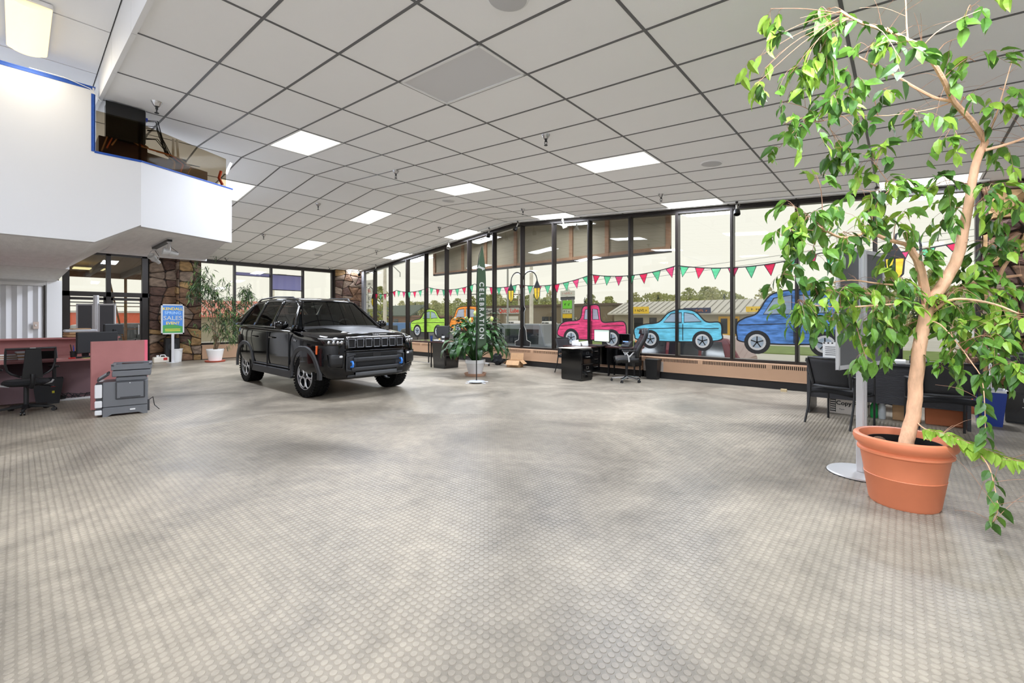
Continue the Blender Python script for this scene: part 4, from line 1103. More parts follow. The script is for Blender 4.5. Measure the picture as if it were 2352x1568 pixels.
FM.update({('spruce', i): (far_tree_mesh('spruce', 20 + i).mesh('crown', M_spruce), trunk_mb(30 + i).mesh('trunk', M_trunk)) for i in range(2)})
hw = MB()
rb_ = random.Random(77)
for i in range(34000):
    x = rb_.uniform(-170, 15); y = 97 + rb_.uniform(0, 6)
    top = 5.8 + 1.3 * math.sin(x * .13) + .8 * math.sin(x * .41 + 1)
    z = GZ + (top - GZ) * rb_.random() ** .7
    s = rb_.uniform(.12, .3)
    a = rb_.uniform(0, PI); hw.add([(x - s * math.cos(a), y - s * math.sin(a), z - s), (x + s * math.cos(a), y + s * math.sin(a), z - s * .6), (x + s * .6, y, z + s), (x - s * .7, y, z + s * .8)], [(0, 1, 2, 3)])
o = hw.build('tree_belt', mat('tree_belt_green', (176, 180, 126), .95, noise=.25, nscale=.35)); o['kind'] = 'stuff'; tag(o, 'dense belt of spring woodland behind the shops', 'trees')
def ordinal(n):
    return '%d%s' % (n, 'th' if 10 < n % 100 < 14 else {1: 'st', 2: 'nd', 3: 'rd'}.get(n % 10, 'th'))
kinds_n = {'birch': 0, 'spruce': 0}
for i in range(92):
    x = -150 + i * 1.78 + rt.uniform(-.8, .8); kind = 'spruce' if rt.random() < .22 else 'birch'
    y = (77, 83.5, 90)[i % 3] + rt.uniform(-.5, .5); h_ = rt.uniform(5.8, 9.4) * (.80 + .2 * (y - 70) / 20)
    if -32 < x < -12: h_ *= .95
    kinds_n[kind] += 1
    cm, tm_ = FM[kind, rt.randrange(2 if kind == 'spruce' else 4)]
    o = thing('birch_tree' if kind == 'birch' else 'spruce_tree', ('pale green birch above the woodland behind the shops, %s birch from the left' if kind == 'birch' else 'dark pointed spruce in the woodland behind the shops, %s spruce from the left') % ordinal(kinds_n[kind]), 'tree', (x, y, GZ), rt.uniform(0, 6.28), 'birches behind the shops' if kind == 'birch' else 'spruces behind the shops')
    o.scale = (h_ * (1 if kind == 'birch' else .9), ) * 3
    inst('crown', cm, o); inst('trunk', tm_, o)
for n, (x, y, h_, kd) in enumerate(((-33.5, 50, 3.6, 'spruce'), (-31.5, 50, 4.0, 'spruce'), (-35.2, 51, 3.2, 'spruce'), (-8.5, 36, 2.3, 'spruce'), (-55, 34, 6.6, 'birch'), (-26, 13, 0, ''))):
    if not kd: continue
    cm, tm_ = FM[kd, n % 2]
    o = thing(kd + '_tree', ('young spruce standing between the two shop buildings, %s' % ('left', 'right', 'leftmost')[n] if n < 3 else ('small spruce on the verge behind the dark blue painted hatchback' if n == 3 else 'bare spring birch beside the street light with long arm')), 'tree', (x, y, GZ))
    o.scale = (h_,) * 3; inst('crown', cm, o); inst('trunk', tm_, o)

# ------------------------------------------------------------------ the black SUV (x forward, front axle at x = 0, floor z = 0)
M_paint = mat('black_car_paint', (3, 3, 4), .06, spec=.45)
M_well = mat('wheel_well_black', (5, 5, 5), .95, spec=.1)
M_clad = mat('grey_black_cladding', (48, 49, 51), .55)
M_matte = mat('matte_hood_decal', (36, 37, 38), .42)
M_cgl = glass_mat('car_glass', (.34, .37, .37), 1.41)
M_cgd = glass_mat('privacy_glass', (.10, .11, .11), 1.2)
M_blackg = mat('piano_black', (9, 9, 10), .15, coat=.5)
M_mesh = mat('grille_mesh', (16, 16, 17), .5, bump=1, bscale=300)
M_bluehook = mat('blue_hook', (58, 130, 220), .35)
car = thing('black_suv', 'glossy black four-door off-road suv with blue tow hooks parked indoors', 'car', (-8.08, 4.40, 0), 0)
WB = 3.05
ST = [ # x, wrock, wmid, wsh, zb, zs, zt, wt
 (.945, .46, .54, .50, .47, .93, 1.04, .36), (.94, .58, .66, .62, .42, .99, 1.105, .50), (.925, .68, .76, .72, .38, 1.015, 1.135, .58), (.86, .80, .86, .83, .35, 1.035, 1.16, .66), (.76, .87, .91, .88, .34, 1.05, 1.175, .72), (.60, .89, .94, .90, .34, 1.07, 1.19, .75), (.30, .93, .965, .92, .34, 1.10, 1.215, .78),
 (0, .94, .975, .93, .34, 1.12, 1.235, .79), (-.42, .94, .97, .93, .34, 1.15, 1.26, .80), (-.60, .94, .965, .935, .34, 1.17, 1.25, .86), (-1.2, .935, .96, .935, .34, 1.19, 1.25, .88), (-2.0, .935, .96, .935, .34, 1.21, 1.26, .88),
 (-2.7, .94, .97, .94, .34, 1.23, 1.28, .88), (-3.05, .94, .98, .95, .34, 1.24, 1.29, .88), (-3.5, .93, .96, .93, .38, 1.24, 1.30, .86), (-3.78, .88, .91, .88, .44, 1.22, 1.29, .80), (-3.93, .78, .82, .80, .50, 1.18, 1.27, .72), (-3.98, .66, .70, .68, .52, 1.14, 1.22, .62)]
ST = [((s[0] * .87 if s[0] > 0 else s[0]),) + s[1:] for s in ST]
def half(s):
    x, wr, wm, ws, zb, zs, zt, wt = s
    return [(0, zb), (wr * .6, zb), (wr * .93, zb + .01), (wr, zb + .10), (wm, zb + .22), (wm, (zb + zs) / 2 + .05), (wm - .005, zs - .12), (ws, zs), (wt + (ws - wt) * .25, zt - .025), (wt * .55, zt + .005), (0, zt + .012)]
b = MB(); vs = []; K = 11
ringn = 2 * K - 2
for s in ST:
    h = half(s); ring = [(s[0], -y, z) for y, z in h] + [(s[0], y, z) for y, z in reversed(h[1:-1])]
    vs += ring
fs = []
for i in range(len(ST) - 1):
    for j in range(ringn):
        j2 = (j + 1) % ringn
        fs.append((i * ringn + j, (i + 1) * ringn + j, (i + 1) * ringn + j2, i * ringn + j2))
def cap(base, flip):
    out = []
    for j in range(K - 1):
        a, b2 = base + j, base + j + 1
        c, d = base + (ringn - j - 1) % ringn, base + (ringn - j) % ringn
        q = [a, b2, c, d]; q = [q[k] for k in range(4) if q[k] not in q[:k]]
        if len(q) > 2: out.append(tuple(q if not flip else q[::-1]))
    return out
fs += cap(0, False) + cap((len(ST) - 1) * ringn, True)
b.add(vs, fs)
body = b.build('body', M_paint, car, smooth=True, sub=2)
cut = MB()
for x in (0, -WB):
    for sd in (-1, 1): cut.cyl((x, sd * .86, .375), .475, .56, 40, axis='y')
    for sd in (-1, 1): cut.bb((x - .475, sd * .86 - .28, -.3), (x + .475, sd * .86 + .28, .375))
co = cut.build('wheel_cutter', M_black)
bmc = bmesh.new(); bmc.from_mesh(co.data)
bo = body.modifiers.new('wells', 'BOOLEAN'); bo.object = co; bo.operation = 'DIFFERENCE'; bo.solver = 'EXACT'; bo.use_self = True
bmc.free()
bpy.context.view_layer.update()
dg = bpy.context.evaluated_depsgraph_get()
me = bpy.data.meshes.new_from_object(body.evaluated_get(dg))
body.modifiers.clear(); body.data = me
me.set_sharp_from_angle(angle=R(38))
bpy.data.objects.remove(co)
from mathutils.bvhtree import BVHTree
nbm = bmesh.new(); nbm.from_mesh(body.data); nose = BVHTree.FromBMesh(nbm)
# wheel well liners
for x in (0, -WB):
    for sd in (-1, 1):
        b = MB(); n = 20
        f_ = lambda u, v: (x + .47 * math.cos(PI * u), sd * (.62 + .30 * v), .375 + .47 * math.sin(PI * u))
        b.grid(f_, n, 1); b.bb((x - .46, sd * .60 - .01, .34), (x + .46, sd * .60 + .01, .8))
        b.build('wheel_well', M_well, car)
# fender cladding arches
def xs_front(y, z):
    """front surface x for given |y| and z"""
    h_ = nose.ray_cast(Vector((2, y, z)), Vector((-1, 0, 0)))
    if h_[0] is not None and h_[0].x > .25: return h_[0].x
    return .925 - .45 * max(0, abs(y) - .5) ** 1.5
for x in (0, -WB):
    for sd in (-1, 1):
        b = MB()
        prof = [(.455, .0), (.47, .035), (.54, .035), (.565, .0)]
        n = 22; vs = []
        for i in range(n + 1):
            a = -.01 * PI + 1.03 * PI * i / n
            for r_, dy in prof:
                sq = 1 + .06 * abs(math.sin(2 * a))
                px, pz = x + r_ * sq * math.cos(a), .375 + r_ * sq * math.sin(a)
                hs = nose.ray_cast(Vector((min(px, .80), -3, max(.5, pz))), Vector((0, 1, 0)))
                wy_ = (-hs[0].y if hs[0] is not None and -hs[0].y > .7 else .965) if px > .3 else .965
                wy_ = min(.965, wy_)
                vs.append((px, sd * (wy_ + dy - .015), max(.26, pz)))
        m = len(prof)
        b.add(vs, [(i * m + j, i * m + j + 1, (i + 1) * m + j + 1, (i + 1) * m + j) for i in range(n) for j in range(m - 1)])
        b.build('wheel_arch_cladding', M_clad, car, smooth=True)
# rocker cladding + seams
for sd in (-1, 1):
    b = MB(); b.prism([(-.52, .30), (-2.56, .30), (-2.56, .45), (-.52, .45)], -.02, .05, T(0, sd * .935, 0, rx=PI / 2)); b.build('rocker_cladding', M_clad, car, bevel=.015, seg=2)
    MB().bb((-2.50, sd * .955 - .02, .475), (-.55, sd * .955 + .022, .50)).build('door_moulding', M_clad, car, bevel=.006)
    b = MB()
    for x in (-.62, -1.70): b.bb((x - .004, sd * .965 - .02, .42), (x + .004, sd * .965 + .004, 1.16))
    b.tube([(-2.62, sd * .958, 1.18), (-2.66, sd * .968, 1.0), (-2.50, sd * .968, .72), (-2.46, sd * .966, .45)], .005, 4)
    b.build('door_seams', M_black, car)
    for x in (-1.48, -2.42):
        MB().tube([(x + .11, sd * .955, 1.04), (x + .09, sd * .985, 1.045), (x - .09, sd * .985, 1.05), (x - .11, sd * .955, 1.05)], .014, 6).build('door_handle', M_paint, car, smooth=True)
    MB().bb((.46, sd * .945 - .012, .80), (.49, sd * .945 + .03, .95), T(0, 0, 0)).build('side_marker', mat('amber_lens', (236, 104, 44), .25), car, bevel=.005) if sd < 0 else None
# roof, pillars, glass
RT = [(-1.00, 1.755, .565), (-1.12, 1.795, .60), (-1.45, 1.83, .625), (-2.0, 1.85, .64), (-2.7, 1.84, .635), (-3.25, 1.805, .62), (-3.62, 1.765, .60), (-3.80, 1.73, .57)]
b = MB(); vs = []
for x, z, w_ in RT:
    for t in (-1, -.93, -.6, 0, .6, .93, 1):
        vs.append((x + (.045 * (1 - t * t) if x > -1.1 else 0), t * w_, z + .028 * (1 - t * t) - (.02 if abs(t) == 1 else 0)))
b.add(vs, [(i * 7 + j, i * 7 + j + 1, (i + 1) * 7 + j + 1, (i + 1) * 7 + j) for i in range(len(RT) - 1) for j in range(6)])
b.build('roof', M_paint, car, smooth=True, solid=.035, sub=2)
MB().add([(-3.78, -.52, 1.74), (-3.78, .52, 1.74), (-3.98, .50, 1.70), (-3.98, -.50, 1.70), (-3.78, -.52, 1.70), (-3.78, .52, 1.70), (-3.98, .50, 1.675), (-3.98, -.50, 1.675)], [(0, 1, 2, 3), (7, 6, 5, 4), (0, 4, 5, 1), (1, 5, 6, 2), (2, 6, 7, 3), (3, 7, 4, 0)]).build('rear_spoiler', M_paint, car, bevel=.01)
def roofedge(x):
    for (xa, za, wa), (xb, zb, wb) in zip(RT[:-1], RT[1:]):
        if xb <= x <= xa:
            t = (x - xa) / (xb - xa); return (wa + (wb - wa) * t, za + (zb - za) * t - .02)
    return (RT[-1][2], RT[-1][1] - .02) if x < RT[-1][0] else (RT[0][2], RT[0][1] - .02)
def sidept(x, t, off=0.0):
    wt_, zt_ = roofedge(x); zb_ = 1.22 if x > -1 else 1.22 + (-1 - x) * .02
    t2 = t
    y = .885 + (wt_ - .885) * (t2 ** 1.25); z = zb_ + (zt_ - zb_) * t2
    return (x, y + off, z)
def sidepoly(pts, sd, off=0): 
    out = []
    for x, t in pts:
        p = sidept(x, t, off); out.append((p[0], sd * p[1], p[2]))
    return out
def band(pa, pb, sd, name, m, off=0, n=5, th=0.0):
    """surface strip between polyline pa and pb given as (x,t) ends"""
    b = MB()
    def f_(u, v):
        a = (pa[0][0] + (pa[1][0] - pa[0][0]) * v, pa[0][1] + (pa[1][1] - pa[0][1]) * v); c = (pb[0][0] + (pb[1][0] - pb[0][0]) * v, pb[0][1] + (pb[1][1] - pb[0][1]) * v)
        p = sidept(a[0] + (c[0] - a[0]) * u, a[1] + (c[1] - a[1]) * u, off); return (p[0], sd * p[1], p[2])
    b.grid(f_, n, 6); return b.build(name, m, car, smooth=True, solid=th)
for sd in (-1, 1):
    # glass: front door, rear door, quarter
    def apx(t): return -.50 - .50 * t
    band(((-.62, .04), (-1.06, .93)), ((-1.66, .04), (-1.62, .93)), sd, 'side_window', M_cgl, 0, 6)
    band(((-1.76, .04), (-1.71, .93)), ((-2.62, .04), (-2.55, .93)), sd, 'side_window', M_cgd, 0, 6)
    band(((-2.72, .04), (-2.66, .93)), ((-3.58, .10), (-3.38, .90)), sd, 'side_window', M_cgd, 0, 6)
    # pillars
    band(((-.44, 0), (-.98, 1)), ((-.64, 0), (-1.10, 1)), sd, 'front_pillar', M_paint, .006, 2, .03)
    band(((-1.64, 0), (-1.60, 1)), ((-1.78, 0), (-1.73, 1)), sd, 'middle_pillar', M_blackg, .004, 2, .02)
    band(((-2.60, 0), (-2.53, 1)), ((-2.74, 0), (-2.68, 1)), sd, 'rear_door_pillar', M_blackg, .004, 2, .02)
    band(((-3.50, 0), (-3.34, 1)), ((-3.92, 0), (-3.80, 1)), sd, 'rear_pillar', M_paint, .006, 3, .03)
    band(((-.50, .0), (-.52, .05)), ((-3.6, .0), (-3.6, .05)), sd, 'belt_trim', M_blackg, .01, 14, .015)
    band(((-1.02, .92), (-1.0, 1.0)), ((-3.5, .92), (-3.5, 1.0)), sd, 'roof_rail_trim', M_blackg, .006, 14, .015)
    MB().tube([(-1.25, sd * .585, 1.81), (-1.35, sd * .60, 1.865), (-2.2, sd * .615, 1.895), (-3.1, sd * .60, 1.865), (-3.35, sd * .585, 1.80)], .018, 6).build('roof_rail', M_clad, car, smooth=True)
    # mirror
    b = MB(); b.sphere((-.72, sd * 1.065, 1.30), (.085, .125, .085), 14); mo = b.build('door_mirror', M_paint, car, smooth=True)
    MB().tube([(-.66, sd * .90, 1.20), (-.70, sd * .98, 1.24)], .03, 6).build('mirror_arm', M_blackg, mo)
    MB().box((-.795, sd * 1.07, 1.30), (.01, .19, .12)).build('mirror_glass', M_chrome, mo, bevel=.01)
def wsf(u, v, off=0):
    s = 2 * u - 1
    xb_, xt_ = -.40, -1.02; x = xb_ + (xt_ - xb_) * v + .10 * (1 - s * s) * (1 - .4 * v); wd = .80 + (.565 - .80) * v; z = 1.235 + (1.755 - 1.235) * v + .02 * (1 - s * s)
    return (x + off * .6, s * wd, z + off * .8)
MB().grid(lambda u, v: wsf(u, .04 + .94 * v), 12, 6).build('windshield', M_cgl, car, smooth=True)
MB().tube([wsf(0, v, .004) for v in (0, .25, .5, .75, 1)], .02, 6).build('windshield_trim', M_paint, car)
MB().tube([wsf(1, v, .004) for v in (0, .25, .5, .75, 1)], .02, 6).build('windshield_trim', M_paint, car)
MB().grid(lambda u, v: wsf(u, -.06 + .12 * v, .004), 12, 1).build('cowl', M_black, car)
for s in (-1, 1):
    MB().tube([(-.36, s * .25 + .1, 1.262), (-.40, s * .3 - .25 * s + .45, 1.275)], .008, 5).build('wiper', M_black, car)
MB().grid(lambda u, v: (-3.90 + .14 * v, (2 * u - 1) * (.76 - .22 * v), 1.28 + .44 * v), 6, 3).build('rear_window', M_cgd, car, smooth=True)
# interior
M_seat = mat('car_seat_grey', (58, 58, 60), .8)
MB().prism([(-.5, 1.1), (-.95, 1.1), (-.95, 1.27), (-.6, 1.27)], -.78, .78, T(rx=PI / 2)).build('dashboard', M_black, car, bevel=.02)
MB().bb((-3.9, -.8, 1.12), (-.5, .8, 1.16)).build('cabin_floor', M_black, car) if False else None
for x in (-1.75, -2.75):
    for y in ((-.38, .38) if x > -2 else (-.45, 0, .45)):
        s_ = MB().prism([(x - .05, 1.0), (x + .12, 1.0), (x - .02, 1.52), (x - .12, 1.52)], -.22, .22, T(0, y, 0, rx=PI / 2)).build('seat_back', M_seat, car, bevel=.03, seg=2)
        MB().box((x - .09, y, 1.61), (.08, .24, .14)).build('headrest', M_seat, s_, bevel=.03, seg=2)
MB().tube([(-1.02 - .06 * math.sin(a), .38 + .18 * math.cos(a), 1.24 + .17 * math.sin(a)) for a in [2 * PI * i / 20 for i in range(20)]], .014, 6, closed=True).build('steering_wheel', M_black, car)
# front: plates laid on the nose
def plate(name, pts, m, off=.012, th=.02, parent=None, z_off=0):
    """polygon in (y,z) laid on the nose"""
    b = MB(); n = len(pts)
    fr = [(xs_front(y, z) + off, y, z) for y, z in pts]; bk = [(p[0] - th - off, p[1], p[2]) for p in fr]
    b.add(fr + bk, [tuple(range(n)), tuple(range(2 * n - 1, n - 1, -1))] + [(i, (i + 1) % n, n + (i + 1) % n, n + i) for i in range(n)])
    return b.build(name, m, parent or car)
def gplate(name, y0, y1, zf, m, off=.012, n=10, parent=None, solid=.015):
    b = MB(); b.grid(lambda u, v: (lambda y: (lambda z: (xs_front(y, z) + off, y, z))(zf(y)[0] + (zf(y)[1] - zf(y)[0]) * v))(y0 + (y1 - y0) * u), n, 3)
    return b.build(name, m, parent or car, smooth=True, solid=solid)
gr = gplate('grille_surround', -.60, .60, lambda y: (.895, 1.085), M_blackg, .012, 14)
for k in range(7):
    yc = (k - 3) * .163
    s_ = MB(); pts = [(yc - .058, .915), (yc + .058, .915), (yc + .062, 1.06), (yc - .062, 1.06)]
    b = MB(); b.tube([(xs_front(p[0], p[1]) + .026, p[0], p[1]) for p in pts], .011, 6, closed=True)
    slot = b.build('grille_slot', mat('slot_frame_grey', (110, 111, 114), .3, metal=.8), car)
    plate('slot_mesh', pts, M_mesh, .022, .01, slot)
gplate('grille_brow', -.58, .58, lambda y: (1.085, 1.105), M_chrome, .014, 12).name = 'chrome_brow'
bdg = thing; 
text('badge', 'Jeep', .085, M_chrome, car, T(xs_front(0, 1.13) + .012, 0, 1.128) @ T(rz=PI / 2) @ UP, .004, bold=.002)
for sd in (-1, 1):
    hl = gplate('headlight', sd * .62, sd * .90, lambda y: (.955 + .02 * (abs(y) - .6), 1.065 + .02 * (abs(y) - .6)), M_blackg, .022, 6)
    b = MB()
    for k in range(4):
        y = sd * (.67 + .06 * k); b.sphere((xs_front(y, 1.01) + .028, y, 1.01), (.014, .026, .034), 8)
    b.build('lamp_lens', M_chrome, hl, smooth=True)
    gplate('running_light', sd * .63, sd * .90, lambda y: (1.062, 1.076), M_silver, .03, 6, hl)
    fr_ = gplate('fog_recess', sd * .63, sd * .86, lambda y: (.585, .80), M_black, .016, 5)
    MB().tube([(xs_front(y, z) + .022, y, z) for y, z in [(sd * .62, .81), (sd * .88, .81), (sd * .86, .60), (sd * .65, .56)]], .012, 6, closed=True).build('fog_bezel', M_blackg, fr_)
    MB().sphere((xs_front(sd * .68, .77) + .02, sd * .68, .765), (.012, .035, .022), 8).build('fog_lamp', M_wplastic, fr_, smooth=True)
    # tow hook
    y = sd * .50; xh = xs_front(y, .62)
    MB().tube([(xh - .02, y, .66), (xh + .07, y, .67), (xh + .09, y, .63), (xh + .08, y, .585), (xh + .02, y, .575)], .018, 8).build('tow_hook', M_bluehook, car, smooth=True)
    MB().tube([(xs_front(yy, zz) + .02, yy, zz) for yy, zz in [(sd * .42, .79), (sd * .58, .76), (sd * .58, .53), (sd * .42, .49)]], .018, 6).build('bumper_bezel', M_clad, car)
gplate('bumper_panel', -.58, .58, lambda y: (.49, .83), M_clad, .008, 14)
gplate('upper_mesh', -.44, .44, lambda y: (.745, .81), M_mesh, .022, 10)
MB().box((xs_front(0, .78) + .03, 0, .775), (.012, .16, .085)).build('radar_panel', M_black, car, bevel=.004)
gplate('bumper_bar', -.46, .46, lambda y: (.66, .735), M_dark, .035, 10)
gplate('lower_mesh', -.40, .40, lambda y: (.575, .645), M_mesh, .022, 10)
gplate('bumper_lower_lip', -.50, .50, lambda y: (.50, .565), M_clad, .04, 10)
gplate('skid_plate', -.42, .42, lambda y: (.405, .475), mat('skid_grey', (88, 90, 92), .5), .03, 8)
gplate('chin_panel', -.56, .56, lambda y: (.385, .43), M_clad, .015, 12)
gplate('bumper_crease', -.60, .60, lambda y: (.845, .86), M_blackg, .035, 12)
# matte decal on the hood
def hoodz(x, y): return 1.262 - .05 * max(0, x + .3) - .08 * max(0, x - .55) * 2 - .06 * (y / .75) ** 2
b = MB(); b.grid(lambda u, v: (lambda x: (x, (2 * u - 1) * (.44 + .06 * (1 - v)), 0))(-.30 + 1.05 * v), 8, 10)
dcl = b.build('hood_decal', M_matte, car, smooth=True)
mw = dcl.modifiers.new('wrap', 'SHRINKWRAP'); mw.target = body; mw.wrap_method = 'PROJECT'; mw.use_project_z = True; mw.use_negative_direction = True; mw.use_positive_direction = True; mw.offset = .003
for v in dcl.data.vertices: v.co.z = 1.6
bpy.context.view_layer.update(); dg = bpy.context.evaluated_depsgraph_get()
me = bpy.data.meshes.new_from_object(dcl.evaluated_get(dg)); dcl.modifiers.clear(); dcl.data = me
for i_, yy in enumerate((-.955, .955)):
    text('badge', '4xe', .075, M_chrome, car, T(-.36, yy * 1.018, 1.02) @ (T(rz=0) if yy < 0 else T(rz=PI)) @ UP, .003)
# taillights
for sd in (-1, 1): MB().box((-3.90, sd * .70, 1.12), (.08, .26, .08)).build('taillight', mat('tail_red', (120, 14, 16), .2), car, bevel=.01)
# wheels
M_rimd = mat('rim_dark', (34, 35, 37), .4, metal=.5); M_rims = mat('rim_machined', (205, 205, 207), .3, metal=.7)
M_tyre = mat('tyre_black', (9, 9, 9), .75, spec=.2)
M_slot = mat('slot_frame_grey', (96, 97, 100), .3, metal=.8)
def wheel_me():
    b = MB(); b.lathe([(.25, -.12), (.27, -.135), (.33, -.142), (.37, -.125), (.383, -.10), (.385, 0), (.383, .10), (.37, .125), (.33, .142), (.27, .135), (.25, .12)], 48, cap=False)
    tyre = b.mesh('tyre', M_tyre); tyre.polygons.foreach_set('use_smooth', [True] * len(tyre.polygons))
    b = MB(); n = 44
    for i in range(n):
        a = 2 * PI * i / n
        for k, (zc, w_, sh) in enumerate(((-.115, .05, 0), (-.055, .045, .5), (0, .045, 0), (.055, .045, .5), (.115, .05, 0))):
            aa = a + sh * 2 * PI / n; b.box((0, 0, 0), (.012, .034, w_), T(.387 * math.cos(aa), .387 * math.sin(aa), zc, rz=aa) @ T(rx=.25 if k % 2 else -.25))
        for sgn in (-1, 1): b.box((0, 0, 0), (.04, .026 if i % 2 else .034, .012), T(.366 * math.cos(a), .366 * math.sin(a), sgn * .133, rz=a))
    tread = b.mesh('tread', M_tyre)
    b = MB(); b.lathe([(.24, -.11), (.252, -.12), (.252, .122), (.258, .133), (.244, .126), (.232, .05), (.215, -.08)], 40, cap=False); rim = b.mesh('rim', M_rimd); rim.polygons.foreach_set('use_smooth', [True] * len(rim.polygons))
    b = MB(); b.cyl((0, 0, .02), .205, .02, 32); disc = b.mesh('brake_disc', M_dark)
    b = MB()
    for i in range(5):
        a = 2 * PI * i / 5 + PI / 10
        M_ = T(rz=a)
        loop = [(.055, -.02), (.085, -.055), (.15, -.085), (.20, -.062), (.215, 0), (.20, .062), (.15, .085), (.085, .055), (.055, .02)]
        b.tube([(x * 1.12, y * 1.12, .116 - (x - .05) * .05) for x, y in loop], .0135, 6, M_, closed=True)
    b.tube([(.25 * math.cos(t), .25 * math.sin(t), .128) for t in [2 * PI * i / 40 for i in range(40)]], .007, 5, closed=True)
    spk_ = b.mesh('spokes', M_rims)
    b = MB(); b.lathe([(.05, .06), (.05, .112), (.03, .125), (.001, .126)], 16, cap=False); 
    for i in range(5):
        a = 2 * PI * i / 5 + PI / 10 + PI / 5; b.prism([(.04, -.025), (.10, -.03), (.222, -.012), (.222, .012), (.10, .03), (.04, .025)], .07, .10, T(rz=a))
    hub = b.mesh('hub', M_rimd)
    return tyre, tread, rim, disc, spk_, hub
wm = wheel_me()
for x in (0, -WB):
    for sd in (-1, 1):
        st_ = R(5) if x == 0 else 0
        wo_ = inst('wheel', wm[0], car, T(x, sd * .82, .395, rz=st_) @ T(rx=PI / 2 if sd < 0 else -PI / 2))
        for nm, me_ in zip(('tread', 'rim', 'brake_disc', 'spokes', 'hub'), wm[1:]): inst(nm, me_, wo_)
MB().bb((-3.0, -.5, .32), (.1, .5, .5)).build('underbody', M_black, car)

# ------------------------------------------------------------------ five-star base used by both swivel chairs
def star_base(o, m, r=.31, hub_h=.42, rot=0):
    b = MB()
    b.lathe([(.03, hub_h), (.03, .12), (.05, .10), (.05, .06)], 12); b.build('gas_column', M_black, o, smooth=True)
    for i in range(5):
        a = rot + 2 * PI * i / 5; Mr = T(rz=a)
        leg = MB().add([(.03, -.03, .075), (.03, .03, .075), (r, .018, .058), (r, -.018, .058), (.03, -.03, .125), (.03, .03, .125), (r, .018, .085), (r, -.018, .085)],
                 [(0, 3, 2, 1), (4, 5, 6, 7), (0, 1, 5, 4), (1, 2, 6, 5), (2, 3, 7, 6), (3, 0, 4, 7)], Mr).build('base_leg', m, o, bevel=.006)
        c = MB(); c.cyl((r, -.018, .028), .028, .016, 12, Mr, 'y'); c.cyl((r, .018, .028), .028, .016, 12, Mr, 'y'); c.cyl((r, 0, .05), .010, .04, 6, Mr)
        c.build('caster', M_black, leg)

# ------------------------------------------------------------------ reception desk on the left
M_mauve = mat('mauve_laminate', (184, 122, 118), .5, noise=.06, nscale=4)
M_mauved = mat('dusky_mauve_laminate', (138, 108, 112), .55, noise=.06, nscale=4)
rd = thing('reception_desk', 'mauve laminate reception desk with raised back partition at left', 'desk', (-10.4, .3, 0))
def rb_(a, b_, name, m, bev=.003): return MB().bb((a[0] + 10.4, a[1] - .3, a[2]), (b_[0] + 10.4, b_[1] - .3, b_[2])).build(name, m, rd, bevel=bev)
rb_((-11.6, -1.6, .715), (-10.35, 1.10, .75), 'worktop', M_mauve)
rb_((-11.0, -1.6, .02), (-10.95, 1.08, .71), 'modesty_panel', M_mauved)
rb_((-11.75, -1.8, 0), (-11.7, 1.35, 1.06), 'back_partition', M_mauve)
rb_((-11.7, -1.8, 1.05), (-11.45, 1.35, 1.075), 'counter_ledge', M_mauve)
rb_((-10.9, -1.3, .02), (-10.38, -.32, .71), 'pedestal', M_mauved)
for z in (.12, .35, .53): 
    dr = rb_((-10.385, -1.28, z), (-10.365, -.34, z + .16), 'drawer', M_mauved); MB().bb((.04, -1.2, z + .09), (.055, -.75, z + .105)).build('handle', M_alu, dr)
pp = thing('desk_end_panel', 'tall salmon pink panel standing behind the grey printer', 'panel', (-9.36, .76, 0), R(8))
MB().bb((-.02, 0, .015), (.02, .68, 1.07)).build('board', M_mauve, pp, bevel=.003); MB().bb((-.021, .66, .0), (.021, .70, 1.07)).build('edge_band', mat('pink_edge_band', (236, 110, 130), .5), pp)
# second desk run at right behind the panel
MB().bb((-11.3, 1.1, .715), (-9.5, 1.40, .75)).build('side_counter', M_mauve)
tag(bpy.data.objects['side_counter'], 'mauve side counter running behind the salmon pink panel', 'counter')
bpy.data.objects['side_counter'].data.transform(Matrix.Translation((0, 0, 0)))
MB().bb((-10.0, 1.14, 0), (-9.6, 1.36, .715)).build('counter_support', M_mauved, bpy.data.objects['side_counter'])

# monitor from behind
def monitor(name, label, loc, rz, w_=.56, h_=.34, face=None, lit=False, standh=.12):
    o = thing(name, label, 'monitor', loc, rz)
    b = MB(); b.bb((-w_ / 2, -.015, standh), (w_ / 2, .02, standh + h_)); b.build('housing', M_dark, o, bevel=.008)
    MB().bb((-w_ / 2 - .006, .018, standh - .006), (w_ / 2 + .006, .03, standh + h_ + .006)).build('bezel', M_black, o, bevel=.004)
    MB().bb((-w_ / 2 + .012, .0302, standh + .012), (w_ / 2 - .012, .0315, standh + h_ - .012)).build('screen', face or M_gloss, o)
    b = MB(); b.bb((-.03, -.03, .01), (.03, -.01, standh + .1)); b.bb((-.11, -.09, 0), (.11, .09, .012)); b.build('stand', M_black, o, bevel=.003)
    return o
monitor('monitor', 'large dark grey monitor seen from behind on the mauve desk', (-10.85, .98, .75), R(122), .66, .36, standh=.07)
monitor('monitor', 'small black monitor back on the far end of the reception counter', (-11.58, 1.27, 1.075), R(122), .34, .20, standh=.04)
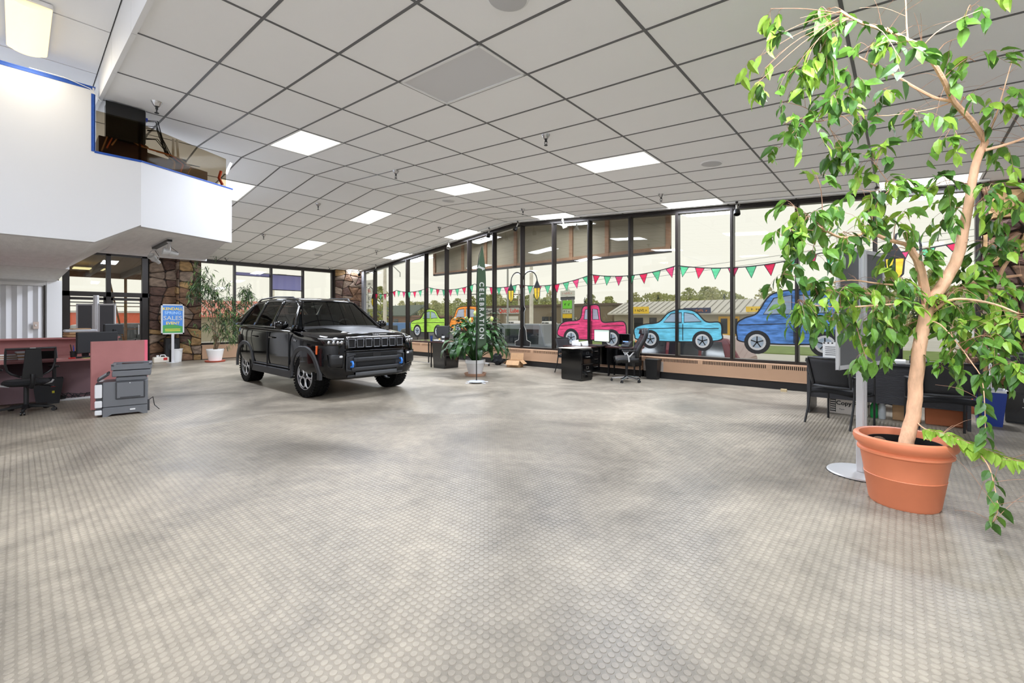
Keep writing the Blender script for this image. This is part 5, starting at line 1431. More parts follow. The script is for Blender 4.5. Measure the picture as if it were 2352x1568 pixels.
# pen cup
pc = thing('pen_cup', 'black mesh cup of pens and a yellow marker on the mauve desk', 'pen cup', (-10.75, .66, .75))
MB().lathe([(.04, 0), (.05, .11), (.046, .11), (.038, .01)], 14).build('cup', M_black, pc)
for i, c in enumerate(((60, 80, 190), (240, 220, 60), (196, 130, 70), (40, 60, 160), (200, 120, 60), (20, 20, 20))):
    a = i * 1.05; MB().tube([(.015 * math.cos(a), .015 * math.sin(a), .02), (.05 * math.cos(a), .05 * math.sin(a), .18 + .01 * i)], .006, 6).build('pen', mat('pen_ink_%s' % 'abcdef'[i], c, .4), pc)
o = thing('desk_speaker', 'small black desk speaker beside the pen cup', 'speaker', (-10.95, .82, .75)); MB().bb((-.04, -.045, 0), (.04, .045, .16)).build('cabinet', M_black, o, bevel=.01); MB().lathe([(.001, .002), (.03, .004)], 12, T(.04, 0, .1, ry=PI / 2), cap=False).build('cone', M_dark, o)
kbd = thing('keyboard', 'long black keyboard lying on the mauve desk front', 'keyboard', (-10.55, .86, .75), R(8)); MB().bb((-.07, -.22, 0), (.07, .22, .018)).build('base', M_black, kbd, bevel=.004)
kb = MB()
for i in range(5):
    for j in range(14): kb.bb((-.06 + i * .024, -.21 + j * .03, .018), (-.042 + i * .024, -.186 + j * .03, .024))
kb.build('key_block', M_dark, kbd)
o = MB().bb((0, 0, 0), (.004, .12, .06)).build('sticky_note', mat('cyan_note', (96, 200, 208), .7)); tag(o, 'cyan sticky note leaning under the large grey monitor', 'note'); o.location = (-10.62, 1.0, .77)
o = MB().box((0, 0, .012), (.04, .09, .024)).build('tape_roll', M_red, None, bevel=.008); tag(o, 'small red tape dispenser on the mauve desk edge', 'tape'); o.location = (-10.42, .62, .75)
o = MB().bb((-.05, -.18, 0), (.08, .2, .004)).build('yellow_paper', mat('yellow_paper', (230, 224, 130), .7)); tag(o, 'pale yellow paper strip at the mauve desk edge', 'paper'); o.location = (-10.47, .92, .75); o.rotation_euler.z = .2
for i, (x, y, w1, h1, lb) in enumerate(((-10.95, .12, .22, .16, 'stack of white papers seen through the mesh chair back'), (-11.0, -.12, .26, .1, 'stack of letters left of the mesh chair back'))):
    o = thing('paper_stack', lb, 'papers', (x, y, .75), .1)
    for k in range(5): MB().box((.004 * k, -.005 * k, .01 + k * h1 / 6), (.2, w1, h1 / 7)).build('paper_bundle', M_paper if k % 2 == 0 else M_card, o)
o = thing('desk_phone', 'dark desk phone with blue screen beyond the mesh chair', 'phone', (-10.9, .37, .75), 0)
MB().prism([(-.09, 0), (.09, 0), (-.06, .12), (-.09, .12)], -.1, .1, T(rx=PI / 2)).build('body', M_black, o, bevel=.005)
MB().box((.0, .02, .085), (.01, .12, .03), T(ry=-.9)).build('display', mat('blue_display', (130, 170, 240), .3, emit=(120, 160, 240), estr=.6), o)
# envelopes on the counter
ev = thing('parcel_stack', 'stack of white and brown mailing envelopes on the reception counter', 'envelopes', (-11.6, .80, 1.075), .15)
for k, (m_, z, a, s_) in enumerate(((M_card, .03, 0, (.3, .42, .05)), (M_card, .075, .1, (.3, .40, .04)), (mat('grey_mailer', (206, 210, 214), .5), .12, -.1, (.28, .44, .05)), (M_card, .155, .05, (.2, .26, .02)))):
    MB().box((0, 0, z), s_, rz=a).build('envelope', m_, ev, bevel=.02, seg=2)
o = MB().box((0, 0, .02), (.2, .3, .04)).build('papers', M_paper); tag(o, 'white papers on the counter beside the small black monitor', 'papers'); o.location = (-11.58, 1.12, 1.075)
# trash bin
o = thing('waste_bin', 'black waste bin under the reception desk behind the mesh chair', 'bin', (-10.75, .35, 0)); MB().prism([(-.1, -.13), (.1, -.13), (.1, .13), (-.1, .13)], 0, .01).build('base', M_black, o)
MB().add([(-.1, -.13, 0), (.1, -.13, 0), (.1, .13, 0), (-.1, .13, 0), (-.14, -.18, .42), (.14, -.18, .42), (.14, .18, .42), (-.14, .18, .42)], [(0, 1, 5, 4), (1, 2, 6, 5), (2, 3, 7, 6), (3, 0, 4, 7)]).build('bucket', M_dark, o, solid=.006)
MB().box((.125, .06, .3), (.01, .05, .03)).build('red_sticker', M_red, o); MB().box((.118, .06, .22), (.01, .03, .08)).build('yellow_sticker', mat('sticker_yellow', (230, 220, 60), .5), o)
# power strip and cables
ps = thing('power_strip', 'white power strip with tangled grey cables below the mauve desk', 'power strip', (-10.88, .55, 0), 0)
MB().bb((-.03, -.22, 0), (.03, .35, .04)).build('strip', M_wplastic, ps, bevel=.008)
rr_ = random.Random(5)
for k in range(6):
    y = -.15 + .08 * k; MB().tube([(0, y, .04), (.03 * rr_.random(), y + .03, .1 + .05 * rr_.random()), (.04, y + .12, .06 + .06 * rr_.random()), (-.02, y + .2, .12 * rr_.random() + .02), (0, y + .3, .03)], .007, 5).build('cable', M_dark, ps)
MB().bb((-.04, -.05, .04), (.04, .02, .09)).build('adapter', M_black, ps, bevel=.005)

# task chair
tch = thing('task_chair', 'black mesh-back swivel chair at the reception desk', 'chair', (-10.0, .10, 0), R(180 + 12))
star_base(tch, M_black, .32, .40, .3)
M_meshb = glass_mat('chair_mesh', (.22, .22, .23), 1.001)
sb_ = MB(); sb_.lathe([(.001, .405), (.2, .41), (.25, .44), (.255, .465), (.23, .495), (.12, .505), (.001, .50)], 28, cap=False); sb_.build('seat', M_fabric, tch, smooth=True)
def backf(u, v, off=0):
    s = 2 * u - 1; wd = .21 + .05 * min(1, v * 2.2) - .0 * v
    if v < .3: wd = .11 + .15 * (v / .3) ** .6
    return (-.24 - .05 * v + .05 * s * s + off, s * wd, .56 + .42 * v)
MB().grid(backf, 10, 12).build('mesh_back', M_meshb, tch, smooth=True)
edge = [backf(0, v) for v in np.linspace(0, 1, 10)] + [backf(u, 1) for u in np.linspace(0, 1, 9)][1:] + [backf(1, v) for v in np.linspace(1, 0, 10)][1:] + [backf(u, 0) for u in np.linspace(1, 0, 5)][1:-1]
MB().tube(edge, .015, 6, closed=True).build('back_frame', M_black, tch, smooth=True)
MB().grid(lambda u, v: (-.285 - .04 * v, (2 * u - 1) * (.11 - .03 * v), .54 + .43 * v), 2, 4).build('back_support', M_black, tch, solid=.02)
MB().tube([(-.06, 0, .40), (-.26, 0, .40), (-.31, 0, .47), (-.30, 0, .60)], .028, 8).build('back_stem', M_black, tch, smooth=True)
for sd in (-1, 1):
    a_ = MB().tube([(-.02, sd * .18, .41), (-.02, sd * .27, .43), (-.02, sd * .30, .48)], .014, 6).build('arm_bracket', M_silver, tch)
    MB().bb((-.05, sd * .30 - .018, .47), (.01, sd * .30 + .018, .66)).build('arm_post', M_black, a_, bevel=.006)
    MB().bb((-.13, sd * .30 - .04, .66), (.13, sd * .30 + .04, .69)).build('arm_pad', M_black, a_, bevel=.012)
MB().tube([(.05, -.15, .39), (.02, -.27, .37)], .008, 5).sphere((.02, -.28, .365), (.02, .03, .015), 8).build('tilt_lever', M_black, tch)
MB().bb((-.31, -.03, .985), (-.28, .03, .99)).build('label_tag', M_wplastic, tch)

# printer
M_prn = mat('printer_grey', (108, 110, 113), .5); M_prd = mat('printer_dark', (58, 59, 62), .5); M_prl = mat('printer_white', (226, 226, 226), .45)
pr_ = thing('printer', 'tall grey multifunction printer with white toner side standing on the floor', 'printer', (-8.82, 1.06, 0), R(-10))
# local: +x towards the camera side (front), y across
MB().bb((-.22, -.20, .03), (.20, .30, .13)).build('lower_tray', M_prn, pr_, bevel=.006)
MB().prism([(-.2, .0), (-.15, .0), (-.10, .03), (.20, .03), (.25, .0), (.30, .0), (.30, .12), (-.2, .12)], .195, .21, T(0, 0, 0) @ Matrix(((0, 0, 1, 0), (1, 0, 0, 0), (0, 1, 0, 0), (0, 0, 0, 1)))).build('tray_front', M_prn, pr_)
MB().bb((-.22, -.20, .135), (.20, .30, .50)).build('body', M_prn, pr_, bevel=.008)
MB().bb((.19, -.06, .24), (.215, .27, .50)).build('front_cover', M_prd, pr_, bevel=.004)
MB().bb((.21, -.045, .255), (.222, .255, .485)).build('front_door', M_prn, pr_, bevel=.004)
MB().bb((.222, -.01, .262), (.226, .22, .275)).build('vent_strip', M_prd, pr_)
MB().bb((-.20, -.06, .50), (.18, .29, .56)).build('neck', M_prn, pr_, bevel=.01)
b = MB(); b.bb((-.22, -.10, .57), (.20, .34, .655)); b.build('scanner', M_prn, pr_, bevel=.008)
b = MB(); b.bb((-.24, -.11, .665), (.19, .35, .72)); b.bb((-.24, -.11, .72), (-.15, .35, .755)); b.bb((-.24, -.11, .72), (.19, -.07, .75)); b.bb((-.24, .31, .72), (.19, .35, .75)); b.bb((.16, -.11, .72), (.19, .35, .75)); b.build('feeder', M_prn, pr_, bevel=.006)
MB().bb((-.15, -.07, .721), (.16, .31, .728)).bb((-.12, .0, .73), (.05, .24, .75)).build('feeder_tray', M_black, pr_)
for z0, z1 in ((.03, .10), (.135, .235), (.275, .47)):
    MB().bb((-.02, -.285, z0), (.21, -.205, z1)).build('toner_side', M_prl, pr_, bevel=.012, seg=2)
MB().bb((-.22, -.275, .03), (.19, -.20, .49)).build('side_cover', M_prd, pr_, bevel=.006)
MB().bb((-.22, -.27, .46), (-.02, -.205, .50)).build('side_top', M_prl, pr_, bevel=.006)
cp_ = MB().box((0, 0, 0), (.14, .16, .025), T(.19, -.19, .585, rx=R(38), ry=R(12))).build('control_panel', M_prd, pr_, bevel=.005)
MB().box((0, 0, .0145), (.10, .10, .003), T(.19, -.19, .585, rx=R(38), ry=R(12))).build('touch_screen', mat('dull_screen', (150, 156, 160), .3), pr_)
MB().bb((.211, .10, .07), (.216, .16, .09)).build('tray_badge', M_wplastic, pr_); MB().sphere((.224, .1, .475), (.004, .008, .008), 6).build('button', M_wplastic, pr_)
MB().bb((.15, .30, .03), (.18, .325, .2)).build('rear_latch', M_prd, pr_)
MB().tube([(-.1, .31, .15), (-.05, .36, .2), (0, .38, .08), (.03, .44, .01)], .006, 5).build('cord', M_cable, pr_)

# ------------------------------------------------------------------ poster stand kiosks
def kiosk(label, loc, rz, h=2.06, h0=.95, pw=.45, ht=None):
    hp = h; h = ht or h
    o = thing('poster_stand', label, 'display stand', loc, rz)
    MB().lathe([(.26, 0), (.265, .008), (.255, .018), (.06, .024)], 40, sy=1.0).build('base_plate', M_silver, o, smooth=True)
    MB().lathe([(.268, 0), (.268, .006)], 40).build('base_rim', M_black, o)
    b = MB(); b.bb((-.045, -.03, .02), (.045, .03, h)); b.lathe([(.036, .02), (.036, h)], 16); b.build('post', M_alu, o, bevel=.008)
    h = hp
    for a in (0, 1):
        M_ = T(0, 0, 0) if a == 0 else T(rz=PI)
        fr_ = MB()
        x0, x1 = .05, .05 + pw
        for p, q in (((x0, -.012, h0), (x0 + .03, .012, h)), ((x1 - .03, -.012, h0), (x1, .012, h)), ((x0, -.012, h0), (x1, .012, h0 + .035)), ((x0, -.012, h - .035), (x1, .012, h))): fr_.bb(p, q, M_)
        f = fr_.build('poster_frame', M_alu, o, bevel=.002)
        MB().bb((x0 + .02, -.006, h0 + .02), (x1 - .02, .006, h - .02), M_).build('blank_panel', mat('blank_poster_grey', (84, 85, 89), .3), f)
    return o
kiosk('silver poster stand with two blank grey panels beside the terracotta pot', (-.29, 5.17, 0), R(-106), 2.06, .985)
kiosk('silver poster stand with two blank grey panels behind the reception desk', (-13.2, 1.16, 0), R(44), 1.75, .78, .36, 1.93)

# ------------------------------------------------------------------ left plant sign group
ss = thing('sale_sign', 'blue and green spring sale sign on a silver stand before the stone pillar', 'sign', (-17.62, 3.35, 0), PI / 2)
MB().lathe([(.17, 0), (.17, .012), (.03, .02)], 24).build('base', M_silver, ss); MB().bb((-.035, -.025, .01), (.035, .025, .95)).build('post', M_alu, ss)
b = MB()
for p, q in (((-.30, -.02, .92), (-.26, .02, 1.88)), ((.26, -.02, .92), (.30, .02, 1.88)), ((-.3, -.02, .92), (.3, .02, .96)), ((-.3, -.02, 1.84), (.3, .02, 1.88))): b.bb(p, q)
b.build('frame', M_silver, ss)
MB().bb((-.27, -.012, .95), (.27, .01, 1.85)).build('poster', mat('poster_blue', (72, 132, 206), .5), ss)
MB().grid(lambda u, v: (-.26 + .52 * u, -.0135, .96 + v * (.22 + .05 * math.sin(3 * u + .4))), 10, 1).build('poster_hill', mat('poster_green', (72, 150, 76), .5), ss)
M_pyel = mat('poster_yellow', (244, 214, 60), .5)
for tx, z, sz, m_ in (('KENDALL', 1.73, .12, M_pyel), ('SPRING', 1.60, .13, mat('poster_pale', (170, 205, 240), .5)), ('SALES', 1.43, .19, P_wht), ('EVENT', 1.27, .12, M_pyel)):
    text('lettering', tx, sz, m_, ss, T(0, -.0135, z) @ UP, .001, bold=.002)
for z in (1.07, 1.02): MB().bb((-.2, -.0145, z), (.2, -.0135, z + .02)).build('small_print', M_pyel, ss)
o = thing('floor_speaker', 'black floor speaker standing against the stone behind the sale sign', 'speaker', (-18.12, 3.42, 0)); MB().bb((-.12, -.2, 0), (.12, .2, .78)).build('cabinet', M_black, o, bevel=.02); MB().cyl((.125, 0, .5), .12, .01, 20, axis='x').build('driver', M_dark, o)
o = thing('white_bucket', 'white plastic bucket on the floor behind the sale sign post', 'bucket', (-17.90, 3.52, 0)); MB().lathe([(.12, 0), (.15, .40), (.16, .40), (.16, .43), (.14, .43), (.11, .02)], 20).build('bucket', M_wplastic, o, smooth=True)
MB().tube([(.155 * math.cos(a), .155 * math.sin(a), .40 - .1 * math.sin(a)) for a in [PI * i / 12 for i in range(13)]], .004, 5).build('handle', M_alu, o)
o = thing('white_jug', 'squat white jug with red label by the stone pillar foot', 'jug', (-17.95, 3.10, 0)); MB().bb((-.12, -.2, 0), (.12, .2, .18)).build('body', mat('cream_plastic', (222, 214, 200), .5), o, bevel=.03, seg=2); MB().cyl((0, -.08, .21), .035, .06, 12).build('cap', M_wplastic, o); MB().tube([(0, -.02, .17), (0, .0, .24), (0, .1, .24), (0, .14, .17)], .018, 6).build('handle', M_wplastic, o); MB().bb((.12, .05, .08), (.125, .15, .16)).build('red_label', M_red, o)

# ------------------------------------------------------------------ office chairs for guests
def guest_chair(label, loc, rz):
    """facing local +y, back towards -y"""
    o = thing('guest_chair', label, 'chair', loc, rz)
    b = MB(); b.grid(lambda u, v: ((2 * u - 1) * .25, -.22 + .46 * v, .44 + .02 * math.sin(PI * u) - .03 * max(0, v - .8) * 5 + .0), 8, 8)
    b.build('seat', M_fabric, o, smooth=True, solid=.065)
    def bk(u, v):
        s = 2 * u - 1; return (s * (.215 + .03 * v), -.25 - .10 * v + .05 * s * s - .0, .53 + .37 * v)
    MB().grid(bk, 8, 6).build('backrest', mat('black_mesh_fabric', (40, 40, 42), .8), o, smooth=True, solid=.02)
    ed = [bk(0, v) for v in np.linspace(1, 0, 7)] + [bk(u, 0) for u in np.linspace(0, 1, 8)][1:-1] + [bk(1, v) for v in np.linspace(0, 1, 7)]
    ed = [(p[0] * (1.05), p[1] - .012, p[2] - .012) for p in ed]
    MB().tube(ed, .02, 6).build('back_frame', M_dark, o, smooth=True)
    MB().tube([bk(u, 1) for u in np.linspace(0, 1, 8)], .016, 6).build('top_rail', M_black, o)
    for sd in (-1, 1):
        MB().tube([(sd * .27, -.21, .66), (sd * .27, -.215, .46), (sd * .27, -.25, .25), (sd * .275, -.33, .0)], .014, 8).build('leg', M_black, o, smooth=True)
        MB().tube([(sd * .28, .24, .64), (sd * .28, .24, .0)], .014, 8).build('leg', M_black, o)
        MB().tube([(sd * .27, -.24, .66), (sd * .275, 0, .665), (sd * .28, .24, .655)], .014, 8).build('armrest', M_black, o)
        MB().bb((sd * .28 - .025, -.12, .665), (sd * .28 + .025, .22, .685)).build('arm_pad', M_black, o, bevel=.008)
        MB().tube([(sd * .27, -.22, .41), (sd * .28, .24, .41)], .012, 6).build('side_rail', M_black, o)
    MB().tube([(-.27, .2, .41), (.27, .2, .41)], .012, 6).build('cross_rail', M_black, o)
    return o
guest_chair('black guest chair left of the silver poster stand, facing the right desk', (-.64, 7.42, 0), R(-22))
guest_chair('black guest chair behind the tree trunk, facing the right desk', (.34, 7.52, 0), R(12))

# ------------------------------------------------------------------ right desk
M_desk = mat('charcoal_woodgrain', (48, 48, 52), .35, noise=.15, nscale=14, bump=.6, bscale=16, stretch=(1, 1, 9))
dk = thing('office_desk', 'charcoal woodgrain desk behind the two guest chairs at right', 'desk', (-1.10, 7.98, 0))
MB().bb((-.02, -.02, .775), (1.76, .78, .81)).build('desktop', M_desk, dk, bevel=.004)
MB().bb((.0, 0, .0), (.035, .74, .775)).build('side_panel', M_desk, dk); MB().bb((1.70, 0, .0), (1.735, .74, .775)).build('side_panel', M_desk, dk)
MB().bb((.035, .05, .24), (1.70, .08, .775)).build('modesty_panel', M_desk, dk)
pd = MB().bb((.04, .1, .34), (.44, .72, .77)).build('pedestal', M_black, dk); MB().bb((.06, .72, .42), (.42, .74, .75)).build('drawer', M_dark, pd)
MB().bb((.04, -.006, .40), (.20, .0, .60)).build('panel_groove', M_dark, dk) if False else None
o = thing('copy_paper_box', 'white copy paper carton under the right desk, left end', 'box', (-.86, 8.22, 0), R(-3)); MB().bb((0, 0, 0), (.47, .3, .24)).build('carton', mat('carton_white', (224, 216, 206), .7), o, bevel=.003)
text('lettering', 'Copy Paper', .085, M_ink, o, T(.30, -.002, .16) @ UP, .001, bold=.002)
for k in range(6): MB().bb((.03, -.003, .03 + .033 * k), (.09, -.001, .045 + .033 * k)).build('barcode_bar', M_ink, o)
MB().bb((.025, -.003, .02), (.03, -.001, .22)).bb((.09, -.003, .02), (.095, -.001, .22)).build('barcode_frame', M_ink, o)
text('lettering', 'Paper', .028, M_ink, o, T(.17, -.002, .07) @ UP, .001)
o = thing('soda_bottle', 'green soda bottle under the right desk beside the copy paper', 'bottle', (-.32, 8.22, 0)); MB().lathe([(.04, 0), (.045, .03), (.045, .17), (.016, .23), (.014, .25)], 14).build('bottle', mat('green_bottle', (30, 150, 70), .2), o, smooth=True); MB().cyl((0, 0, .255), .016, .02, 10).build('cap', M_wplastic, o)
o = thing('water_bottle', 'clear plastic bottle under the right desk beside the green one', 'bottle', (-.23, 8.2, 0)); MB().lathe([(.04, 0), (.042, .03), (.042, .18), (.016, .24), (.014, .26)], 14).build('bottle', mat('clear_plastic', (200, 206, 208), .15), o, smooth=True); MB().cyl((0, 0, .265), .016, .02, 10).build('cap', M_wplastic, o)
o = thing('paper_bag', 'brown paper bag standing under the right desk', 'bag', (-.12, 8.22, 0)); MB().prism([(0, 0), (.30, 0), (.30, .16), (0, .16)], 0, .24).build('bag', M_card, o, bevel=.006); MB().bb((.145, -.004, 0), (.152, .0, .24)).build('crease', mat('card_dark', (160, 124, 88), .8), o)
o = thing('orange_carton', 'low orange brown carton under the right desk behind the trunk', 'box', (.22, 8.2, 0)); MB().bb((0, 0, 0), (.38, .3, .22)).build('carton', mat('orange_card', (196, 116, 76), .8), o, bevel=.003); MB().bb((-.002, -.002, .20), (.382, .302, .225)).build('lid', mat('orange_card_lid', (180, 104, 68), .8), o)
# items on the desk
o = thing('desk_flyer_stand', 'clear stand with printed flyer on the left end of the right desk', 'flyer', (-.82, 8.25, .81), R(10)); MB().bb((-.11, 0, 0), (.11, .006, .26), T(rx=R(-12))).build('flyer', M_paper, o); MB().bb((-.11, -.01, 0), (.11, .12, .006)).build('foot', M_wplastic, o)
for k in range(5): MB().bb((-.08, -.003, .06 + .03 * k), (.07, -.001, .068 + .03 * k), T(rx=R(-12))).build('print_line', M_ink, o)
for k in range(4): MB().bb((-.10 + .05 * k, -.003, .235), (-.08 + .05 * k, -.001, .255), T(rx=R(-12))).build('print_mark', M_ink, o)
monitor('monitor', 'black monitor on the right desk behind the poster stand', (-.55, 8.45, .81), PI + .1, .5, .32)
o = thing('desk_phone', 'black desk phone on the right desk by the trunk', 'phone', (.15, 8.35, .81)); MB().prism([(-.1, 0), (.1, 0), (.1, .03), (-.1, .09)], -.09, .09, T(rx=PI / 2, rz=-PI / 2)).build('body', M_black, o, bevel=.006); MB().bb((-.09, -.08, .07), (-.04, .08, .10)).build('handset', M_dark, o, bevel=.01)
o = MB().box((0, 0, .015), (.24, .32, .03)).build('paper_stack', M_paper); tag(o, 'white papers lying on the right desk behind the trunk', 'papers'); o.location = (-.1, 8.3, .81)
# executive seat behind the desk
ec = thing('desk_chair', 'black high-back chair behind the right desk, mostly hidden by leaves', 'chair', (-.25, 9.2, 0), PI)
star_base(ec, M_black, .3, .42)
MB().box((0, 0, .47), (.5, .48, .1)).build('seat', M_leather, ec, bevel=.03, seg=2); MB().box((0, -.24, .82), (.48, .1, .62), rz=0).build('backrest', M_leather, ec, bevel=.04, seg=3)
# blue bin, white cart, file cabinet
o = thing('recycling_bin', 'blue recycling bin with white rim beside the black file cabinet', 'bin', (.86, 8.72, 0)); MB().add([(-.11, -.13, 0), (.11, -.13, 0), (.11, .13, 0), (-.11, .13, 0), (-.15, -.16, .46), (.15, -.16, .46), (.15, .16, .46), (-.15, .16, .46)], [(3, 2, 1, 0), (0, 1, 5, 4), (1, 2, 6, 5), (2, 3, 7, 6), (3, 0, 4, 7)]).build('tub', mat('recycling_blue', (32, 62, 150), .4), o)
b = MB()
for p, q in (((-.16, -.17, .45), (.16, -.15, .48)), ((-.16, .15, .45), (.16, .17, .48)), ((-.16, -.17, .45), (-.14, .17, .48)), ((.14, -.17, .45), (.16, .17, .48))): b.bb(p, q)
b.build('rim', M_wplastic, o)
def file_cabinet(name, label, loc, rz, w_=.38, d_=.66, h_=.72, n=2, m=M_gloss, group=None):
    """drawers on local -y face"""
    o = thing(name, label, 'file cabinet', loc, rz, group)
    MB().bb((-w_ / 2, -d_ / 2 + .012, .02), (w_ / 2, d_ / 2, h_)).build('body', m, o, bevel=.004)
    MB().bb((-w_ / 2 + .01, -d_ / 2 + .03, 0), (w_ / 2 - .01, d_ / 2 - .01, .03)).build('base', M_black, o)
    hh = (h_ - .07) / n
    for k in range(n):
        z0 = .06 + k * hh
        dr = MB().bb((-w_ / 2 + .012, -d_ / 2 - .006, z0 + .006), (w_ / 2 - .012, -d_ / 2 + .014, z0 + hh - .008)).build('drawer', m, o, bevel=.003)
        MB().tube([(-.055, -d_ / 2 - .005, z0 + hh * .48), (-.055, -d_ / 2 - .03, z0 + hh * .48), (.055, -d_ / 2 - .03, z0 + hh * .48), (.055, -d_ / 2 - .005, z0 + hh * .48)], .008, 6).build('handle', M_chrome, dr)
        b = MB(); zc = z0 + hh * .74
        for p, q in (((-.045, -.012, zc - .028), (.045, -.006, zc - .02)), ((-.045, -.012, zc + .02), (.045, -.006, zc + .028)), ((-.045, -.012, zc - .028), (-.037, -.006, zc + .028)), ((.037, -.012, zc - .028), (.045, -.006, zc + .028))): b.bb((p[0], p[1] - d_ / 2, p[2]), (q[0], q[1] - d_ / 2, q[2]))
        b.build('label_holder', M_chrome, dr)
    MB().cyl((w_ / 2 - .04, -d_ / 2 - .008, h_ - .04), .01, .012, 10, axis='y').build('lock', M_chrome, o)
    return o
file_cabinet('file_cabinet', 'black file cabinet at the right edge beside the blue bin', (1.28, 9.3, 0), R(-6), .42, .6, .78)
file_cabinet('file_cabinet', 'black two-drawer file cabinet standing before the middle desk', (-5.72, 8.72, 0), R(83), .40, .62, .73)
o = thing('desk_printer', 'black printer on top of the right edge file cabinet', 'printer', (1.30, 9.3, .78)); MB().bb((-.2, -.2, 0), (.2, .2, .14)).build('body', M_black, o, bevel=.02); MB().bb((-.16, -.22, .06), (.16, -.14, .075)).build('paper_tray', M_dark, o); MB().bb((-.2, -.1, .14), (.2, .2, .17)).build('lid', M_dark, o, bevel=.008)
o = thing('wire_shelf', 'white wire shelf of papers beside the blue bin behind the leaves', 'shelf', (1.12, 10.0, 0))
for x in (-.12, .12):
    for y in (-.1, .1): MB().tube([(x, y, 0), (x, y, 1.15)], .008, 6).build('upright', M_wplastic, o)
for z in (.55, .72, .89, 1.1):
    s_ = MB()
    for k in range(6): s_.tube([(-.12 + .048 * k, -.1, z), (-.12 + .048 * k, .1, z)], .003, 4)
    s_.tube([(-.12, -.1, z), (.12, -.1, z)], .005, 5).tube([(-.12, .1, z), (.12, .1, z)], .005, 5).build('wire_tray', M_wplastic, o)
    MB().bb((-.1, -.09, z + .006), (.1, .09, z + .03)).build('papers', M_paper, o)
o = MB().box((0, 0, 0), (.10, .06, .05)).build('door_wedge', mat('pale_wood', (200, 180, 140), .7)); tag(o, 'small pale wooden block on the floor by the heater end', 'wedge'); o.location = (-1.75, 9.95, .025)

# ------------------------------------------------------------------ middle desk
M_dtop = mat('dark_mahogany_top', (62, 38, 36), .25, noise=.15, nscale=5)
md = thing('office_desk', 'black steel desk with dark wood top in the middle by the windows', 'desk', (-5.62, 9.05, 0))
MB().bb((-.72, -.02, .725), (.06, .98, .755)).build('desktop', M_dtop, md, bevel=.004)
MB().bb((.0, .94, .60), (.72, 1.00, .725), T()).build('return_edge', M_black, md) if False else None
pdm = MB().bb((-.40, .12, .12), (.0, .55, .72)).build('drawer_pedestal', M_gloss, md, bevel=.003)
for k in range(3):
    z = .14 + .19 * k; d_ = MB().bb((.0, .14, z), (.014, .53, z + .17)).build('drawer', M_gloss, md, bevel=.003); MB().tube([(.014, .27, z + .11), (.03, .27, z + .11), (.03, .40, z + .11), (.014, .40, z + .11)], .006, 5).build('handle', M_chrome, d_)
for x, y in ((.03, .0), (-.69, .0), (-.69, .94), (.03, .94)): MB().bb((x - .018, y - .018, 0), (x + .018, y + .018, .725)).build('leg', M_alu if (x > 0 and y == .0) else M_black, md)
MB().bb((-.70, .93, .25), (.0, .95, .72)).build('modesty_panel', M_gloss, md)
cr_ = thing('desk_return', 'black cabinet return of the middle desk beside the executive chair', 'cabinet', (-5.5, 9.72, 0))
MB().bb((.0, 0, .28), (.75, .36, .70)).build('body', M_gloss, cr_, bevel=.004); MB().bb((-.04, -.02, .70), (.80, .40, .735)).build('top', M_dtop, cr_, bevel=.004)
for x in (.03, .72): MB().bb((x - .015, .02, 0), (x + .015, .05, .28)).bb((x - .015, .31, 0), (x + .015, .34, .28)).build('leg', M_black, cr_)
MB().bb((.1, -.012, .32), (.36, 0, .66)).build('door', M_gloss, cr_, bevel=.003); MB().sphere((.33, -.018, .5), .012, 8).build('knob', M_chrome, cr_)
# things on the middle desk
M_scr = mat('lit_screen', (206, 214, 196), .3, emit=(206, 216, 192), estr=.55)
mo = monitor('monitor', 'monitor with a pale lit page on the middle desk', (-5.62, 9.72, .755), PI - .25, .52, .30, M_scr, standh=.09)
MB().bb((-.24, .0316, .35), (.24, .0325, .37)).build('page_header', mat('page_header', (150, 176, 170), .4, emit=(150, 176, 170), estr=.4), mo)
mo2 = monitor('monitor', 'second monitor with white pole reflection standing right of the lit one', (-5.10, 9.9, .735), PI - .1, .3, .26, standh=.05)
o = thing('keyboard', 'black keyboard before the lit monitor on the middle desk', 'keyboard', (-5.62, 9.42, .755), -.2); MB().bb((-.2, -.07, 0), (.2, .07, .018)).build('base', M_black, o, bevel=.004); kb = MB()
for i in range(5):
    for j in range(12): kb.bb((-.19 + j * .032, -.06 + i * .024, .018), (-.165 + j * .032, -.042 + i * .024, .024))
kb.build('key_block', M_dark, o)
o = thing('desk_phone', 'silver and black desk phone with blue display on the middle desk', 'phone', (-5.0, 9.78, .735)); MB().prism([(-.09, 0), (.09, 0), (.09, .04), (-.09, .15)], -.1, .1, T(rx=PI / 2, rz=-PI / 2)).build('body', M_dark, o, bevel=.006)
MB().bb((-.06, -.06, .125), (.06, -.02, .145)).build('display', MATS['blue_display'], o); MB().bb((-.1, -.04, .08), (-.06, .08, .15)).build('handset', M_black, o, bevel=.01)
o = thing('pencil_cup', 'black cup with orange handled scissors at the end of the middle desk', 'pen cup', (-4.80, 9.86, .735)); MB().lathe([(.04, 0), (.042, .12), (.038, .12), (.034, .01)], 12).build('cup', M_black, o); MB().tube([(0, 0, .05), (.01, 0, .17)], .012, 6).build('scissors', mat('orange_handle', (236, 120, 60), .5), o)
